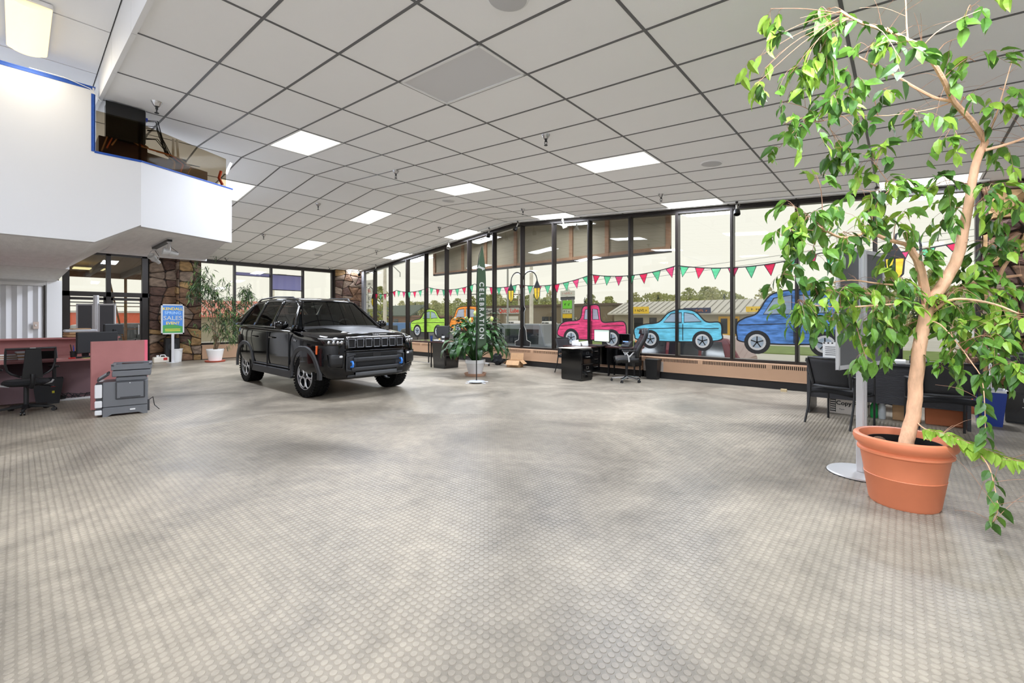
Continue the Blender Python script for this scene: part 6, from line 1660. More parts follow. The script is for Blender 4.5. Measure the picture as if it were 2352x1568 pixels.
for k, (x, y, a, h_) in enumerate(((-6.14, 9.28, .1, .14), (-6.0, 9.2, -.2, .10), (-5.88, 9.3, .3, .12))):
    o = MB().add([(-.09, 0, 0), (.09, 0, 0), (.09, .0, h_), (-.09, 0, h_ * .8), (-.09, .07, 0), (.09, .07, 0)], [(0, 1, 2, 3), (2, 3, 4, 5)]).build('folded_paper', M_paper, None, solid=.003)
    tag(o, 'folded white paper tent on the middle desk, %s' % ('leftmost', 'middle and lowest', 'nearest the monitor')[k], 'paper', 'paper tents on the middle desk'); o.location = (x, y, .757); o.rotation_euler.z = a
o = MB().box((0, 0, .005), (.44, .66, .01)).build('desk_calendar', mat('cream_pad', (228, 214, 196), .7)); tag(o, 'cream desk pad lying on the near file cabinet of the middle desk', 'desk pad'); o.location = (-5.76, 8.70, .737); o.rotation_euler.z = R(-7)
o = MB().box((0, 0, 0), (.10, .02, .07)).build('yellow_sticker', mat('note_yellow', (226, 226, 40), .6)); tag(o, 'yellow note at the back corner of the middle desk return', 'note'); o.location = (-4.78, 9.98, .77)
bx = thing('waste_bin', 'black waste bin on the floor behind the executive chair', 'bin', (-4.42, 9.98, 0)); MB().add([(-.12, -.08, 0), (.12, -.08, 0), (.12, .08, 0), (-.12, .08, 0), (-.15, -.11, .46), (.15, -.11, .46), (.15, .11, .46), (-.15, .11, .46)], [(3, 2, 1, 0), (0, 1, 5, 4), (1, 2, 6, 5), (2, 3, 7, 6), (3, 0, 4, 7)]).build('bucket', M_black, bx, solid=.006); MB().bb((-.155, -.115, .44), (.155, .115, .47)).build('rim', M_black, bx, bevel=.004)
# guest chairs behind the middle desk
guest_chair('black guest chair behind the left end of the middle desk', (-6.54, 9.70, 0), R(-95))
# executive chair, facing local +y
ex = thing('executive_chair', 'black leather executive chair with silver arms at the middle desk', 'chair', (-4.70, 9.20, 0), R(124))
star_base(ex, M_chrome, .33, .42, .2)
MB().grid(lambda u, v: ((2 * u - 1) * .26, -.24 + .5 * v, .52 + .02 * math.cos(PI * (2 * u - 1)) - .05 * max(0, v - .75) * 4 * .5), 10, 10).build('seat', M_leather, ex, smooth=True, solid=.11)
def eb(u, v):
    s = 2 * u - 1; wd = .25 + .03 * math.sin(PI * v) - (.06 * max(0, v - .85) / .15)
    return (s * wd, -.24 - .20 * v + .05 * s * s + .03 * math.sin(PI * v * 2), .54 + .66 * v)
MB().grid(eb, 10, 14).build('backrest', M_leather, ex, smooth=True, solid=.08)
MB().grid(lambda u, v: (lambda p: (p[0] * .86, p[1] + .05, p[2]))(eb(u, .80 + .17 * v)), 8, 4).build('head_pillow', M_leather, ex, smooth=True, solid=.07)
for k in (.3, .5, .68): MB().tube([(lambda p: (p[0] * .98, p[1] + .045, p[2]))(eb(u, k)) for u in np.linspace(.05, .95, 9)], .006, 5).build('seam', M_black, ex)
for sd in (-1, 1):
    a_ = MB().tube([(sd * .2, -.02, .46), (sd * .30, -.02, .48), (sd * .31, .0, .60), (sd * .31, .06, .69)], .016, 6).build('arm_frame', M_silver, ex); 
    MB().tube([(sd * .31, -.02, .58), (sd * .31, -.12, .69)], .014, 6).build('arm_strut', M_silver, a_)
    MB().box((sd * .31, -.01, .71), (.075, .30, .035)).build('arm_pad', M_leather, a_, bevel=.014, seg=2)
MB().bb((-.13, -.12, .42), (.13, .12, .455)).build('mechanism', M_dark, ex, bevel=.01)

# ------------------------------------------------------------------ desk beside the SUV
jd = thing('office_desk', 'black desk between the parked suv and the big lily', 'desk', (-10.6, 8.0, 0))
MB().bb((-.75, 0, .725), (.95, .78, .76)).build('desktop', M_dtop, jd, bevel=.004)
MB().add([(.42, .03, 0), (.90, .03, 0), (.90, .55, 0), (.42, .55, 0), (.38, .0, .725), (.93, .0, .725), (.93, .6, .725), (.38, .6, .725)], [(0, 3, 2, 1), (4, 5, 6, 7), (0, 1, 5, 4), (1, 2, 6, 5), (2, 3, 7, 6), (3, 0, 4, 7)]).build('pedestal', M_gloss, jd, bevel=.003)
for k in range(2): MB().bb((.905 + .01 * k, .08, .08 + .31 * k), (.922 + .01 * k, .50, .36 + .31 * k)).build('drawer', M_gloss, jd, bevel=.003)
for x, y in ((-.7, .04), (-.7, .72), (.3, .04)): MB().bb((x - .015, y - .015, 0), (x + .015, y + .015, .725)).build('leg', M_black, jd)
MB().tube([(-.7, .04, .12), (.3, .04, .12)], .012, 6).build('foot_rail', M_chrome, jd)
monitor('monitor', 'monitor back with green tint on the desk beside the parked suv', (-10.28, 8.45, .76), 0, .56, .34, standh=.10)
o = thing('travel_mug', 'dark blue travel mug on the desk beside the parked suv', 'mug', (-10.42, 8.14, .76)); MB().lathe([(.032, 0), (.04, .13), (.038, .15)], 14).build('body', mat('navy_mug', (34, 54, 104), .3), o, smooth=True); MB().lathe([(.041, .15), (.041, .165), (.02, .17)], 14).build('lid', M_black, o)
o = thing('paper_cup', 'white paper cup on the desk near the lily', 'cup', (-9.95, 8.2, .76)); MB().lathe([(.034, 0), (.044, .15), (.046, .155)], 14).build('body', M_paper, o, smooth=True); MB().lathe([(.041, .05), (.0435, .10)], 14).build('sleeve', M_dark, o)
o = thing('cluttered_tray', 'desk tray with papers and small items beside the navy mug', 'tray', (-10.18, 8.18, .76)); MB().bb((-.13, -.09, 0), (.13, .09, .02)).build('tray', M_black, o); MB().box((0, 0, .03), (.2, .14, .02), rz=.2).build('papers', M_paper, o); MB().sphere((.06, .02, .055), .03, 8).build('small_ball', mat('tan_ball', (200, 170, 90), .5), o)
# swivel chair behind it
sc_ = thing('swivel_chair', 'black swivel chair tucked at the desk behind the lily', 'chair', (-9.55, 9.25, 0), PI); star_base(sc_, M_alu, .3, .42)
MB().box((0, 0, .47), (.48, .46, .09)).build('seat', M_fabric, sc_, bevel=.03, seg=2); MB().box((0, -.25, .78), (.44, .08, .5)).build('backrest', M_fabric, sc_, bevel=.035, seg=2)

# ------------------------------------------------------------------ open cardboard box and black bag by the heater
cb_ = thing('cardboard_box', 'open brown cardboard box on the floor under the painted street lamp', 'box', (-8.55, 9.75, 0), R(20))
b = MB()
for p, q in (((-.2, -.15, 0), (.2, -.145, .2)), ((-.2, .145, 0), (.2, .15, .2)), ((-.2, -.15, 0), (-.195, .15, .2)), ((.195, -.15, 0), (.2, .15, .2)), ((-.2, -.15, 0), (.2, .15, .006))): b.bb(p, q)
b.build('carton', M_card, cb_)
for M_, w_, d_ in ((T(0, -.15, .2, rx=R(-130)), .4, .16), (T(0, .15, .2, rx=R(75)), .4, .2), (T(-.2, 0, .2, ry=R(-40), rz=0) @ T(rz=PI / 2), .3, .16), (T(.2, 0, .2, ry=R(40)) @ T(rz=-PI / 2), .3, .16)):
    MB().bb((-w_ / 2, 0, 0), (w_ / 2, d_, .004), M_).build('flap', M_card, cb_)
bg_ = thing('black_bag', 'crumpled black bag against the heater left of the cardboard box', 'bag', (-9.35, 9.85, 0))
rg = random.Random(2); b = MB(); b.sphere((0, 0, .15), (.2, .13, .17), 14)
for v in b.v:
    v.x += rg.uniform(-.03, .03); v.y += rg.uniform(-.02, .02); v.z = max(0, v.z + rg.uniform(-.03, .05))
b.build('bag', M_fabric, bg_); MB().tube([(-.02, 0, .3), (.1, 0, .33), (.2, -.03, .27)], .02, 6).build('strap', M_fabric, bg_)

# ------------------------------------------------------------------ feather flag
ff = thing('feather_flag', 'dark green feather flag lettered CELEBRATION beside the lily', 'flag', (-7.07, 6.77, 0), YAW)
b = MB(); b.lathe([(.001, .012), (.16, .012), (.2, .03), (.16, .05), (.03, .06)], 20, cap=False, sy=.8); b.build('water_bag_base', mat('grey_vinyl', (170, 172, 172), .5), ff, smooth=True)
for a in (.4, 2.6, 3.7, 5.6): MB().tube([(0, 0, .02), (.27 * math.cos(a), .27 * math.sin(a), .008)], .012, 6).build('base_foot', M_alu, ff)
pole_pts = [(0, 0, .03), (0, 0, 1.0), (.0, 0, 2.0), (.015, 0, 2.5), (.055, 0, 2.82), (.12, 0, 3.02)]
MB().tube(pole_pts, [.012, .012, .01, .009, .008, .005], 8).build('pole', M_black, ff, smooth=True)
def fcurve(t): # left edge x at height t 0..1
    z = .74 + t * 2.28
    if z < 2.2: return .012, z
    s = (z - 2.2) / .82; return .012 + .115 * s ** 2.2, z
def rcurve(t):
    z = .74 + .10 + t * 2.17
    s = t; return (.215 - .005 * s) if s < .6 else .21 - .08 * ((s - .6) / .4) ** 2.0, z
b = MB(); b.grid(lambda u, v: (lambda l, r_: (l[0] + (r_[0] - l[0]) * u, .012 * math.sin(6 * v + 2 * u), l[1] + (r_[1] - l[1]) * u))(fcurve(v), rcurve(v)), 6, 40)
M_flag = mat('flag_green', (62, 84, 58), .7, trans=.15)
b.build('flag_cloth', M_flag, ff, smooth=True, solid=.004)
text('lettering', 'CELEBRATION', .14, P_wht, ff, T(.112, -.022, 1.60) @ T(ry=PI / 2) @ UP, .002, bold=.004, sp=1.5)
text('lettering', 'Jeep', .09, P_wht, ff, T(.112, -.022, 2.55) @ T(ry=R(22)) @ UP, .002, bold=.003)

FICUS_BRANCHES=[(0.05,0.042,[(0.006,4.568,0.405),(0.023,4.583,0.523),(0.056,4.613,0.691),(0.069,4.624,0.927),(0.091,4.644,1.197),(0.116,4.666,1.382),(0.137,4.684,1.533)]),(0.042,0.022,[(0.137,4.684,1.527),(0.23,4.727,1.7),(0.307,4.756,1.896),(0.336,4.741,2.088),(0.364,4.739,2.28),(0.394,4.699,2.556),(0.442,4.675,2.713)]),(0.02,0.007,[(0.442,4.675,2.713),(0.382,4.554,2.802),(0.319,4.431,2.872),(0.257,4.31,2.933),(0.194,4.12,3.035),(0.138,4.003,3.123),(0.09,3.933,3.202),(0.02,3.871,3.248),(-0.075,3.72,3.277),(-0.188,3.58,3.299),(-0.301,3.479,3.382)]),(0.005,0.003,[(0.02,3.871,3.248),(0.013,3.825,3.347),(0.009,3.754,3.452),(0.005,3.724,3.547)]),(0.011,0.004,[(0.257,4.31,2.933),(0.167,4.23,2.954),(0.055,4.17,3.045),(-0.025,4.126,3.123),(-0.151,4.014,3.209),(-0.254,3.923,3.285),(-0.311,3.872,3.347)]),(0.004,0.002,[(0.257,4.31,2.933),(0.147,4.279,2.902),(-0.083,4.141,2.879),(-0.297,4.018,2.902),(-0.47,3.931,2.877)]),(0.012,0.006,[(0.442,4.675,2.65),(0.522,4.679,2.662),(0.628,4.706,2.694),(0.708,4.71,2.743)]),(0.034,0.022,[(0.137,4.684,1.527),(0.116,4.653,1.684),(0.09,4.603,1.833),(0.06,4.549,1.914),(0.023,4.503,1.988)]),(0.016,0.007,[(0.023,4.503,1.988),(-0.087,4.338,2.019),(-0.196,4.215,2.071),(-0.254,4.123,2.042),(-0.344,3.976,2.017),(-0.455,3.81,2.086)]),(0.005,0.003,[(-0.2,4.211,2.071),(-0.171,4.236,2.194),(-0.146,4.219,2.283),(-0.061,4.228,2.381)]),(0.009,0.004,[(0.106,4.644,1.668),(-0.04,4.541,1.686),(-0.168,4.467,1.705),(-0.312,4.406,1.733),(-0.454,4.279,1.709)]),(0.01,0.004,[(0.124,4.673,1.473),(0.023,4.503,1.548),(-0.038,4.381,1.537),(-0.182,4.187,1.522),(-0.344,3.976,1.511),(-0.525,3.748,1.526)]),(0.02,0.01,[(0.142,4.689,1.493),(0.24,4.83,1.586),(0.347,4.992,1.674),(0.483,5.179,1.741),(0.596,5.347,1.763),(0.716,5.453,1.781)]),(0.014,0.008,[(0.546,5.101,1.705),(0.588,5.072,1.852),(0.683,5.09,1.995),(0.79,5.118,2.117)]),(0.012,0.005,[(0.149,4.695,1.459),(0.254,4.641,1.563),(0.364,4.606,1.565),(0.49,4.584,1.524),(0.585,4.535,1.462)]),(0.005,0.002,[(0.124,4.673,1.416),(0.205,4.598,1.383),(0.294,4.543,1.243),(0.353,4.462,1.126),(0.397,4.367,1.017),(0.406,4.308,0.82),(0.404,4.266,0.624)]),(0.005,0.002,[(0.056,4.613,0.657),(0.12,4.522,0.601),(0.242,4.43,0.592),(0.364,4.338,0.528),(0.416,4.25,0.458),(0.44,4.205,0.334),(0.447,4.144,0.215),(0.422,4.122,0.132)]),(0.003,0.002,[(0.284,4.401,0.581),(0.408,4.377,0.543),(0.51,4.401,0.499),(0.587,4.402,0.486)]),(0.005,0.002,[(0.442,4.675,2.697),(0.49,4.584,2.872),(0.519,4.475,3.033),(0.554,4.44,3.21)]),(0.004,0.002,[(0.09,3.933,3.202),(0.154,3.883,3.244),(0.252,3.904,3.293),(0.367,3.939,3.326)])]
FICUS_CLUSTERS=[(-0.655,3.298,3.438,0.129,0.072,8),(-0.665,3.289,3.223,0.1,0.08,9),(-0.683,3.273,3.057,0.052,0.043,3),(-0.73,3.232,3.123,0.034,0.034,3),(-0.74,3.222,2.936,0.057,0.04,5),(-0.568,3.442,3.024,0.105,0.099,16),(-0.618,3.465,2.87,0.074,0.089,9),(-0.611,3.471,2.721,0.083,0.074,10),(-0.633,3.451,2.573,0.036,0.042,4),(-0.408,3.517,3.366,0.129,0.129,22),(-0.312,3.603,3.309,0.1,0.086,14),(-0.434,3.629,3.151,0.133,0.133,26),(-0.385,3.739,2.909,0.151,0.105,20),(-0.272,3.839,3.059,0.136,0.121,18),(-0.321,3.997,2.602,0.142,0.095,20),(-0.167,4.133,2.586,0.142,0.126,24),(-0.168,3.865,3.24,0.148,0.119,12),(-0.031,3.585,3.086,0.12,0.067,12),(-0.011,3.336,2.864,0.074,0.074,6),(-0.068,3.954,2.988,0.074,0.053,6),(0.067,4.207,2.807,0.107,0.098,14),(0.196,4.389,2.63,0.087,0.078,11),(0.313,3.958,3.32,0.122,0.076,9),(0.352,4.193,3.08,0.109,0.092,12),(0.308,4.288,2.899,0.089,0.053,5),(0.445,4.543,2.856,0.086,0.08,7),(0.563,4.515,2.929,0.083,0.119,8),(0.554,4.774,2.634,0.126,0.126,12),(0.257,3.975,3.175,0.083,0.083,4),(-0.528,3.678,2.749,0.077,0.153,12),(-0.486,3.849,2.476,0.079,0.079,5),(-0.265,3.912,2.749,0.123,0.077,9),(-0.179,4.123,2.318,0.142,0.079,15),(-0.037,4.249,2.381,0.174,0.089,18),(0.181,4.576,2.378,0.13,0.13,20),(0.242,4.631,2.182,0.104,0.147,16),(-0.618,3.665,2.21,0.081,0.106,12),(-0.653,3.634,1.977,0.087,0.106,18),(-0.525,3.748,2.086,0.125,0.112,20),(-0.38,3.944,2.159,0.158,0.114,22),(-0.314,4.07,1.994,0.161,0.116,20),(-0.158,4.208,2.139,0.161,0.116,20),(-0.498,3.839,1.859,0.126,0.114,14),(0.01,4.425,2.15,0.147,0.117,16),(0.136,4.67,1.869,0.151,0.151,18),(-0.04,4.514,1.903,0.134,0.118,9),(-0.652,3.702,1.717,0.108,0.101,14),(-0.51,3.828,1.685,0.108,0.095,12),(0.447,4.679,2.302,0.174,0.142,24),(0.601,4.816,2.159,0.114,0.174,26),(0.563,5.05,1.936,0.185,0.168,38),(0.437,4.938,1.802,0.151,0.134,22),(-0.56,3.717,1.479,0.14,0.106,30),(-0.427,3.902,1.59,0.158,0.114,26),(-0.38,3.944,1.385,0.158,0.082,20),(-0.246,4.197,1.563,0.196,0.117,34),(-0.101,4.393,1.465,0.182,0.149,36),(-0.065,4.492,1.701,0.185,0.121,28),(-0.221,4.219,1.383,0.13,0.085,16),(-0.09,4.47,1.231,0.151,0.121,24),(-0.203,4.102,1.1,0.076,0.082,13),(0.024,4.704,1.311,0.156,0.156,26),(0.237,4.76,1.5,0.185,0.151,36),(0.369,4.811,1.598,0.182,0.166,36),(0.546,4.901,1.53,0.179,0.179,46),(0.303,4.685,1.302,0.179,0.147,38),(0.468,4.564,1.248,0.168,0.123,34),(0.523,4.345,1.088,0.103,0.103,24),(0.574,4.525,1.328,0.077,0.208,20),(0.217,4.609,1.106,0.085,0.091,10),(0.186,4.715,0.996,0.067,0.101,6)]
FICUS_CHAINS=[([(0.108,4.511,0.601),(0.242,4.43,0.592),(0.364,4.338,0.528)],26),([(0.284,4.401,0.581),(0.408,4.377,0.543),(0.51,4.401,0.499),(0.587,4.402,0.486)],18),([(0.416,4.25,0.443),(0.44,4.205,0.334),(0.447,4.144,0.215),(0.422,4.122,0.118)],12),([(0.375,4.347,1.076),(0.406,4.308,0.82),(0.404,4.266,0.624)],15),([(-0.301,3.479,3.382),(-0.188,3.58,3.299),(-0.075,3.72,3.277)],8)]

# ------------------------------------------------------------------ plants
def leaf_mesh(name, m, L=.09, W_=.042, fold=.25, curl=.15, seg=4):
    """pointed folded leaf, base at the origin, growing along +x, face up +z"""
    b = MB(); vs = []; fs = []
    ts = [0, .18, .42, .7, 1.0][:seg + 1]
    wd = [.06, .75, 1.0, .68, .0]
    for t, w_ in zip(ts, wd):
        z = -curl * L * t * t
        vs += [(t * L, 0, z - fold * W_ * .0), (t * L, w_ * W_ / 2, z + fold * w_ * W_ / 2), (t * L, -w_ * W_ / 2, z + fold * w_ * W_ / 2)]
    for i in range(len(ts) - 1):
        a = i * 3; c = a + 3
        fs += [(a, c, c + 1, a + 1), (a + 2, c + 2, c, a)]
    b.add(vs, fs)
    return b
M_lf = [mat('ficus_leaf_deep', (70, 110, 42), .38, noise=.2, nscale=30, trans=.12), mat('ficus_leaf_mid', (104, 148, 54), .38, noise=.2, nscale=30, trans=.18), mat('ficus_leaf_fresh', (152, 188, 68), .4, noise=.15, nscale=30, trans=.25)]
M_bark = mat('ficus_bark', (232, 184, 146), .75, noise=.15, nscale=25, bump=.6, bscale=60, stretch=(1, 1, .4))
M_bark2 = mat('ficus_twig', (176, 132, 104), .75)
M_terra = mat('terracotta_plastic', (226, 134, 94), .45, noise=.04, nscale=6, bump=.1, bscale=5)
M_soil = mat('dark_soil', (34, 30, 26), .95, bump=1, bscale=60)
fic = thing('potted_ficus', 'tall ficus tree with bare tan trunk in a terracotta pot at right', 'plant', (0.0, 4.57, 0))
FO = Vector((0.0, 4.57, 0))
pot = MB().lathe([(.205, 0), (.215, .02), (.245, .22), (.247, .222), (.243, .225), (.268, .385), (.275, .395), (.288, .40), (.288, .415), (.276, .425), (.285, .44), (.305, .46), (.315, .49), (.31, .515), (.295, .525), (.275, .52), (.268, .50), (.255, .40)], 64, cap=False).build('pot', M_terra, fic, smooth=True)
MB().lathe([(.001, .0), (.205, .0)], 40, cap=False).build('pot_bottom', M_terra, fic)
MB().lathe([(.225, .36), (.225, .475), (.232, .475), (.232, .36)], 40, T(.0, .0, 0), cap=False).build('inner_pot', M_black, fic, smooth=True)
MB().lathe([(.001, .43), (.12, .432), (.225, .42), (.26, .41)], 30, cap=False).build('soil', M_soil, fic)
b = MB(); b.sphere((-.15, .03, .45), (.05, .08, .03), 10); b.build('soil_clump', mat('brown_soil', (90, 66, 46), .95, bump=1, bscale=50), fic)
rf = random.Random(21)
allpts = []
def catmull(P, k=4):
    P = [Vector(p) for p in P]; out = []
    for i in range(len(P) - 1):
        p0 = P[max(0, i - 1)]; p1 = P[i]; p2 = P[i + 1]; p3 = P[min(len(P) - 1, i + 2)]
        for s in range(k):
            t = s / k; out.append(0.5 * ((2 * p1) + (-p0 + p2) * t + (2 * p0 - 5 * p1 + 4 * p2 - p3) * t * t + (-p0 + 3 * p1 - 3 * p2 + p3) * t ** 3))
    out.append(P[-1]); return out
for n, (r0, r1, P) in enumerate(FICUS_BRANCHES):
    P = [Vector(p) - FO for p in P]
    C_ = catmull(P)
    for q in C_[1:-1]:
        q.x += rf.uniform(-1, 1) * r0 * .05; q.y += rf.uniform(-1, 1) * r0 * .05
    MB().tube(C_, r0, 10 if n < 2 else 7, r1=r1).build('trunk' if n == 0 else 'branch', M_bark, fic, smooth=True)
    if n > 0: allpts += C_[2:]
    else: allpts += C_[-2:]
LM = [[leaf_mesh('l', None, .112, .058, .25, .18).mesh('leaf', m), leaf_mesh('l', None, .10, .046, .5, .35).mesh('leaf', m)] for m in M_lf]
leaves = []
def add_leaf(p, dirv, shade, size):
    """dirv: growth direction"""
    if p.z > ceil_z(p.x + FO.x) - .16: return
    x = dirv.normalized(); up = Vector((rf.uniform(-.5, .5), rf.uniform(-.5, .5), 1)) + x * .0
    y = up.cross(x)
    if y.length < .1: y = Vector((0, 1, 0)).cross(x)
    y.normalize(); z = x.cross(y)
    M_ = Matrix(((x.x, y.x, z.x, p.x), (x.y, y.y, z.y, p.y), (x.z, y.z, z.z, p.z), (0, 0, 0, 1))) @ T(rx=rf.uniform(-.7, .7)) @ Matrix.Diagonal((size, size, size, 1))
    leaves.append((M_, shade, rf.randrange(2)))
twigs = MB()
camx = Vector((rgt[0], rgt[1], 0)); camf = Vector((fwd[0], fwd[1], 0))
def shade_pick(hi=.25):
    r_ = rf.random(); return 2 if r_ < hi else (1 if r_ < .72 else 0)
for cx, cy, cz, ru, rv, n in FICUS_CLUSTERS:
    c = Vector((cx, cy, cz)) - FO
    near_ = sorted(allpts, key=lambda q: (q - c).length)[:3]; a = rf.choice(near_)
    mid = a.lerp(c, .5) + Vector((rf.uniform(-.05, .05), rf.uniform(-.05, .05), .06))
    tw = catmull([a, mid, c + Vector((0, 0, rv * .4))], 4)
    twigs.tube(tw, .0032, 4, r1=.0016)
    n = int(n * 1.6); ns = max(1, n // 4); left = n
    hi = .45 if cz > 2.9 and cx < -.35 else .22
    dep = max(ru, .14)
    for s in range(ns):
        e = c + camx * rf.uniform(-ru, ru) + Vector((0, 0, rf.uniform(-rv, rv))) + camf * rf.uniform(-dep, dep)
        st = tw[rf.randrange(len(tw) // 2, len(tw))]
        if (e - st).length < .05: e = e + Vector((.05, 0, -.05))
        e.z = min(e.z, ceil_z(e.x) - .12)
        ks = left // (ns - s); left -= ks
        md_ = st.lerp(e, .5) + Vector((0, 0, .03)); e = e + Vector((0, 0, -.03))
        pts = catmull([st, md_, e], 3)
        twigs.tube(pts, .0016, 3, r1=.0008)
        sh = shade_pick(hi)
        for k in range(ks):
            t = 1 - .75 * (k / max(1, ks)) * rf.uniform(.7, 1); i = min(len(pts) - 1, int(t * (len(pts) - 1)))
            p = pts[i].lerp(pts[min(i + 1, len(pts) - 1)], t * (len(pts) - 1) - i) if i < len(pts) - 1 else pts[-1]
            d_ = (e - st).normalized() * .5 + Vector((rf.uniform(-.8, .8), rf.uniform(-.8, .8), rf.uniform(-1.1, .0)))
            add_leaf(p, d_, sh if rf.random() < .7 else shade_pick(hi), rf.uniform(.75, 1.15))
for P, n in FICUS_CHAINS:
    pts = catmull([Vector(p) - FO for p in P], 6)
    for k in range(n):
        i = int(k / n * (len(pts) - 1)) + 1; i = min(i, len(pts) - 1)
        d_ = (pts[i] - pts[i - 1]).normalized() * .7 + camx * (.8 if k % 2 else -.8) + Vector((0, 0, rf.uniform(-.5, .1)))
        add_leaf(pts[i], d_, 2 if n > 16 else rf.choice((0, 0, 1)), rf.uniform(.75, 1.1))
# bare twigs
for q in range(120):
    a = rf.choice(allpts); d_ = Vector((rf.uniform(-1, 1), rf.uniform(-1, 1), rf.uniform(-.4, .8))).normalized() * rf.uniform(.15, .4)
    if (a + d_).z < ceil_z((a + d_).x) - .1: twigs.tube(catmull([a, a + d_ * .5 + Vector((0, 0, .03)), a + d_], 3), .0018, 3, r1=.0007)
o = twigs.build('twigs', M_bark2, fic); o['kind'] = 'stuff'
camL = Vector((0, 0, 1.43)) - FO
leaves.sort(key=lambda l: (l[0].translation - camL).length)
def in_frame(M_):
    p = M_.translation + FO; d = p.x * fwd[0] + p.y * fwd[1]; r_ = p.x * rgt[0] + p.y * rgt[1]
    return abs(r_) < d * 1.15 and (p.z - 1.43) < d * .72
cnt = 0; rest_ = [MB(), MB(), MB()]
fieldL = MB()
tmpl = [leaf_mesh('l', None, .112, .058, .25, .18), leaf_mesh('l', None, .10, .046, .5, .35)]
for M_, sh, va in leaves:
    if cnt < 290 and in_frame(M_): inst('leaf', LM[sh][va], fic, M_); cnt += 1
    else:
        fieldL.cur = sh; fieldL.add(tmpl[va].v, tmpl[va].f, M_)
o = fieldL.build('leaf_mass', M_lf, fic); o['kind'] = 'stuff'

# ------------------------------------------------------------------ left window plant (long narrow leaves)
M_nl = [mat('narrow_leaf_dark', (48, 68, 38), .5, trans=.1), mat('narrow_leaf_light', (104, 132, 70), .5, trans=.2)]
np_ = thing('potted_bamboo_fig', 'bushy narrow-leaved fig in a white pot by the left stone pillar', 'plant', (-16.95, 4.35, 0))
MB().lathe([(.18, .04), (.24, .36), (.25, .38), (.25, .42), (.23, .42), (.22, .36)], 24, cap=False).build('pot', M_wplastic, np_, smooth=True)
MB().lathe([(.001, 0), (.27, 0), (.30, .045), (.28, .045), (.001, .02)], 24, cap=False).build('saucer', mat('terracotta_saucer', (186, 84, 60), .6), np_, smooth=True)
MB().lathe([(.001, .37), (.22, .37)], 20, cap=False).build('soil', M_soil, np_)
rn = random.Random(6); fm_ = MB(); lcount = 0
nlm = [leaf_mesh('l', None, .17, .022, .2, .5).mesh('leaf', m) for m in M_nl]; nlt = leaf_mesh('l', None, .17, .022, .2, .5)
nlist = []
blobs = [(-.0, -.35, 2.75, .22, .35), (.0, .35, 2.0, .55, .55), (.0, -.45, 2.35, .3, .3), (.1, .75, 1.9, .35, .35), (.1, .1, 1.35, .5, .45), (.1, .55, 1.4, .4, .4), (.0, .95, 2.2, .2, .25), (.1, .45, .95, .35, .3), (-.0, -.1, 1.75, .35, .45), (.0, 0, 2.35, .35, .35), (.1, .85, 1.2, .2, .3)]
stems = []
for k, (bx_, by_, bz_, rh, rv) in enumerate(blobs):
    P = [Vector((rn.uniform(-.06, .06), rn.uniform(-.06, .06), .36)), Vector((bx_ * .4 + rn.uniform(-.05, .05), by_ * .3, .36 + (bz_ - .36) * .55)), Vector((bx_, by_, bz_))]
    MB().tube(catmull(P, 4), .014, 6, r1=.004).build('stem', mat('fig_stem', (104, 84, 62), .8), np_, smooth=True)
    for t in range(34):
        d_ = Vector((rn.gauss(0, .5), rn.gauss(0, .5), rn.gauss(0, .5))); tip = Vector((bx_ + d_.x * rh * .8, by_ + d_.y * rh * 1.2, bz_ + d_.z * rv * 1.3))
        for l in range(7):
            p = tip + Vector((rn.uniform(-.05, .05), rn.uniform(-.06, .06), rn.uniform(-.08, .08)))
            dr = Vector((rn.uniform(-1, 1), rn.uniform(-1, 1), rn.uniform(-1.5, .2))).normalized(); y = Vector((0, 0, 1)).cross(dr)
            if y.length < .05: continue
            y.normalize(); z = dr.cross(y); s = rn.uniform(.75, 1.25)
            nlist.append((Matrix(((dr.x, y.x, z.x, p.x), (dr.y, y.y, z.y, p.y), (dr.z, y.z, z.z, p.z), (0, 0, 0, 1))) @ T(rx=rn.uniform(-1, 1)) @ Matrix.Diagonal((s, s, s, 1)), 0 if rn.random() < .72 else 1))
nlist.sort(key=lambda q: -q[0].translation.x)
for i, (M_, sh) in enumerate(nlist):
    if i < 120: inst('leaf', nlm[sh], np_, M_)
    else: fm_.cur = sh; fm_.add(nlt.v, nlt.f, M_)
o = fm_.build('leaf_mass', M_nl, np_); o['kind'] = 'stuff'

# ------------------------------------------------------------------ peace lily
M_ll = [mat('lily_leaf_dark', (34, 66, 30), .35, noise=.15, nscale=12, trans=.08), mat('lily_leaf_mid', (58, 98, 44), .35, noise=.15, nscale=12, trans=.12)]
M_fl = mat('lily_spathe', (206, 216, 130), .5, trans=.3)
pl_ = thing('potted_peace_lily', 'large peace lily with drooping leaves in a white pot behind the flag', 'plant', (-8.0, 7.62, 0))
MB().lathe([(.17, .03), (.23, .30), (.25, .32), (.25, .40), (.235, .40), (.22, .32)], 28, cap=False).build('pot', M_wplastic, pl_, smooth=True)
MB().lathe([(.001, 0), (.25, 0), (.28, .07), (.26, .07), (.22, .02), (.001, .02)], 28, cap=False).build('saucer', mat('tan_saucer', (190, 150, 124), .6), pl_, smooth=True)
MB().lathe([(.001, .36), (.23, .36)], 20, cap=False).build('soil', M_soil, pl_)
rl_ = random.Random(13)
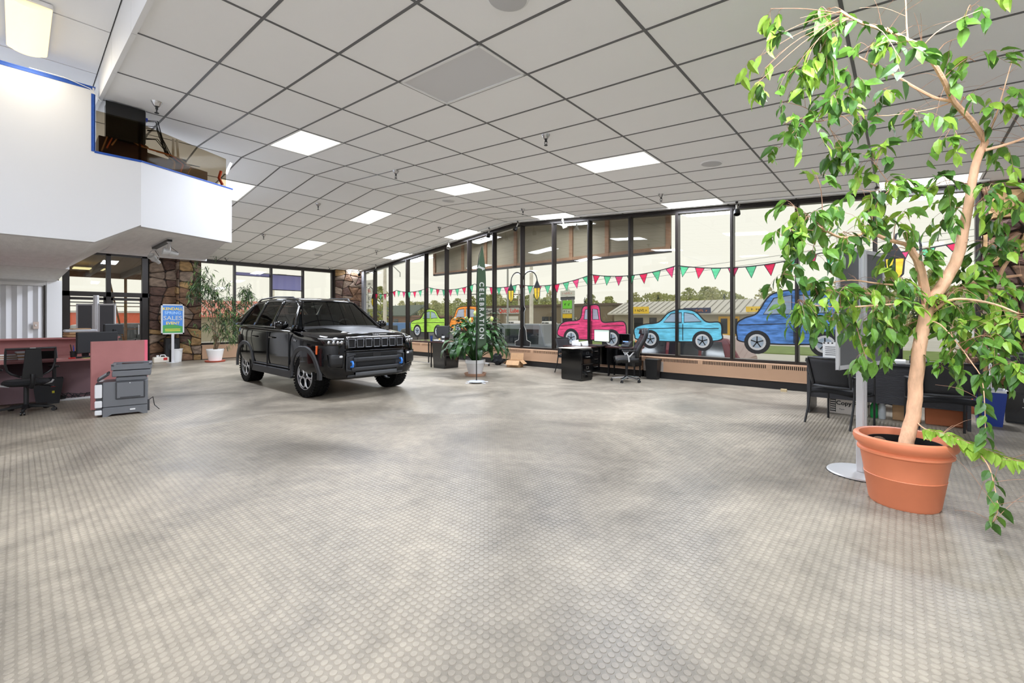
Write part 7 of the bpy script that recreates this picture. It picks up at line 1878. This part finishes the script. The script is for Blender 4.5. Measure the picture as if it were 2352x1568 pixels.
def lily_leaf(a, reach, hgt, Ln, Wd, droop):
    b = MB(); base = Vector((.08 * math.cos(a), .08 * math.sin(a), .38)); out = Vector((math.cos(a), math.sin(a), 0)); side_ = Vector((-math.sin(a), math.cos(a), 0))
    top = base + out * reach + Vector((0, 0, hgt))
    stalk = catmull([base, base + out * reach * .35 + Vector((0, 0, hgt * .65)), top], 4)
    b.tube(stalk, .007, 5, r1=.004)
    N_ = 9; vs = []
    el = math.atan2(hgt * .5, reach) ; pos_ = top.copy(); ang = el
    for i in range(N_ + 1):
        t = i / N_; w_ = Wd * math.sin(PI * min(1, t * .96 + .03)) ** .75 * (1 - .35 * t)
        wv = .012 * math.sin(t * 14 + a * 5)
        vs += [pos_, pos_ + side_ * w_ / 2 + Vector((0, 0, .10 * w_ + wv)), pos_ - side_ * w_ / 2 + Vector((0, 0, .10 * w_ - wv))]
        ang -= droop / N_; pos_ = pos_ + (out * math.cos(ang) + Vector((0, 0, math.sin(ang)))) * Ln / N_
    fs = []
    for i in range(N_):
        p = i * 3; q = p + 3; fs += [(p, q, q + 1, p + 1), (p + 2, q + 2, q, p)]
    b.add(vs, fs); return b
for i in range(190):
    a = rl_.uniform(0, 2 * PI); k = rl_.random()
    reach = .12 + .50 * k; hgt = .88 - .62 * k + rl_.uniform(-.10, .10)
    lily_leaf(a, reach, hgt, rl_.uniform(.30, .48), rl_.uniform(.12, .19), rl_.uniform(1.2, 2.0) + .7 * k).build('leaf', M_ll[0 if rl_.random() < .6 else 1], pl_, smooth=True)
for a, r_, h_ in ((2.4, .42, .92), (3.2, .30, .98), (4.2, .12, .95), (5.8, .50, .85), (0.2, .48, .98), (3.6, .55, .72), (5.5, .1, 1.12)):
    b = MB(); base = Vector((0, 0, .38)); tip = Vector((r_ * math.cos(a), r_ * math.sin(a), .38 + h_)); b.tube(catmull([base, base.lerp(tip, .5) + Vector((0, 0, .1)), tip], 4), .004, 5)
    st = b.build('flower_stalk', M_ll[1], pl_)
    b = MB(); b.grid(lambda u, v: (tip.x + .05 * math.sin(PI * v) * math.cos(u * 3.4 - 1.7 + a), tip.y + .05 * math.sin(PI * v) * math.sin(u * 3.4 - 1.7 + a), tip.z - .02 + .15 * v), 6, 6); b.build('spathe', M_fl, st, smooth=True)
    MB().cyl((tip.x, tip.y, tip.z + .04), .008, .07, 6).build('spadix', mat('spadix_cream', (232, 222, 170), .7), st)
# small cactus-like plant on the wire shelf side
o = thing('dried_plant', 'small dry brown plant standing on the floor behind the blue bin', 'plant', (.75, 9.6, 0))
MB().lathe([(.09, 0), (.12, .2), (.11, .2), (.09, .05)], 16).build('pot', M_terra, o); b = MB()
for k in range(40):
    a = rf.uniform(0, 6.28); h_ = rf.uniform(.25, .75); b.sphere((.06 * math.cos(a) * rf.random(), .06 * math.sin(a) * rf.random(), .2 + h_), (.035, .03, .05), 6)
b.build('dry_stem', mat('dry_brown', (134, 104, 84), .9, noise=.3, nscale=20), o)
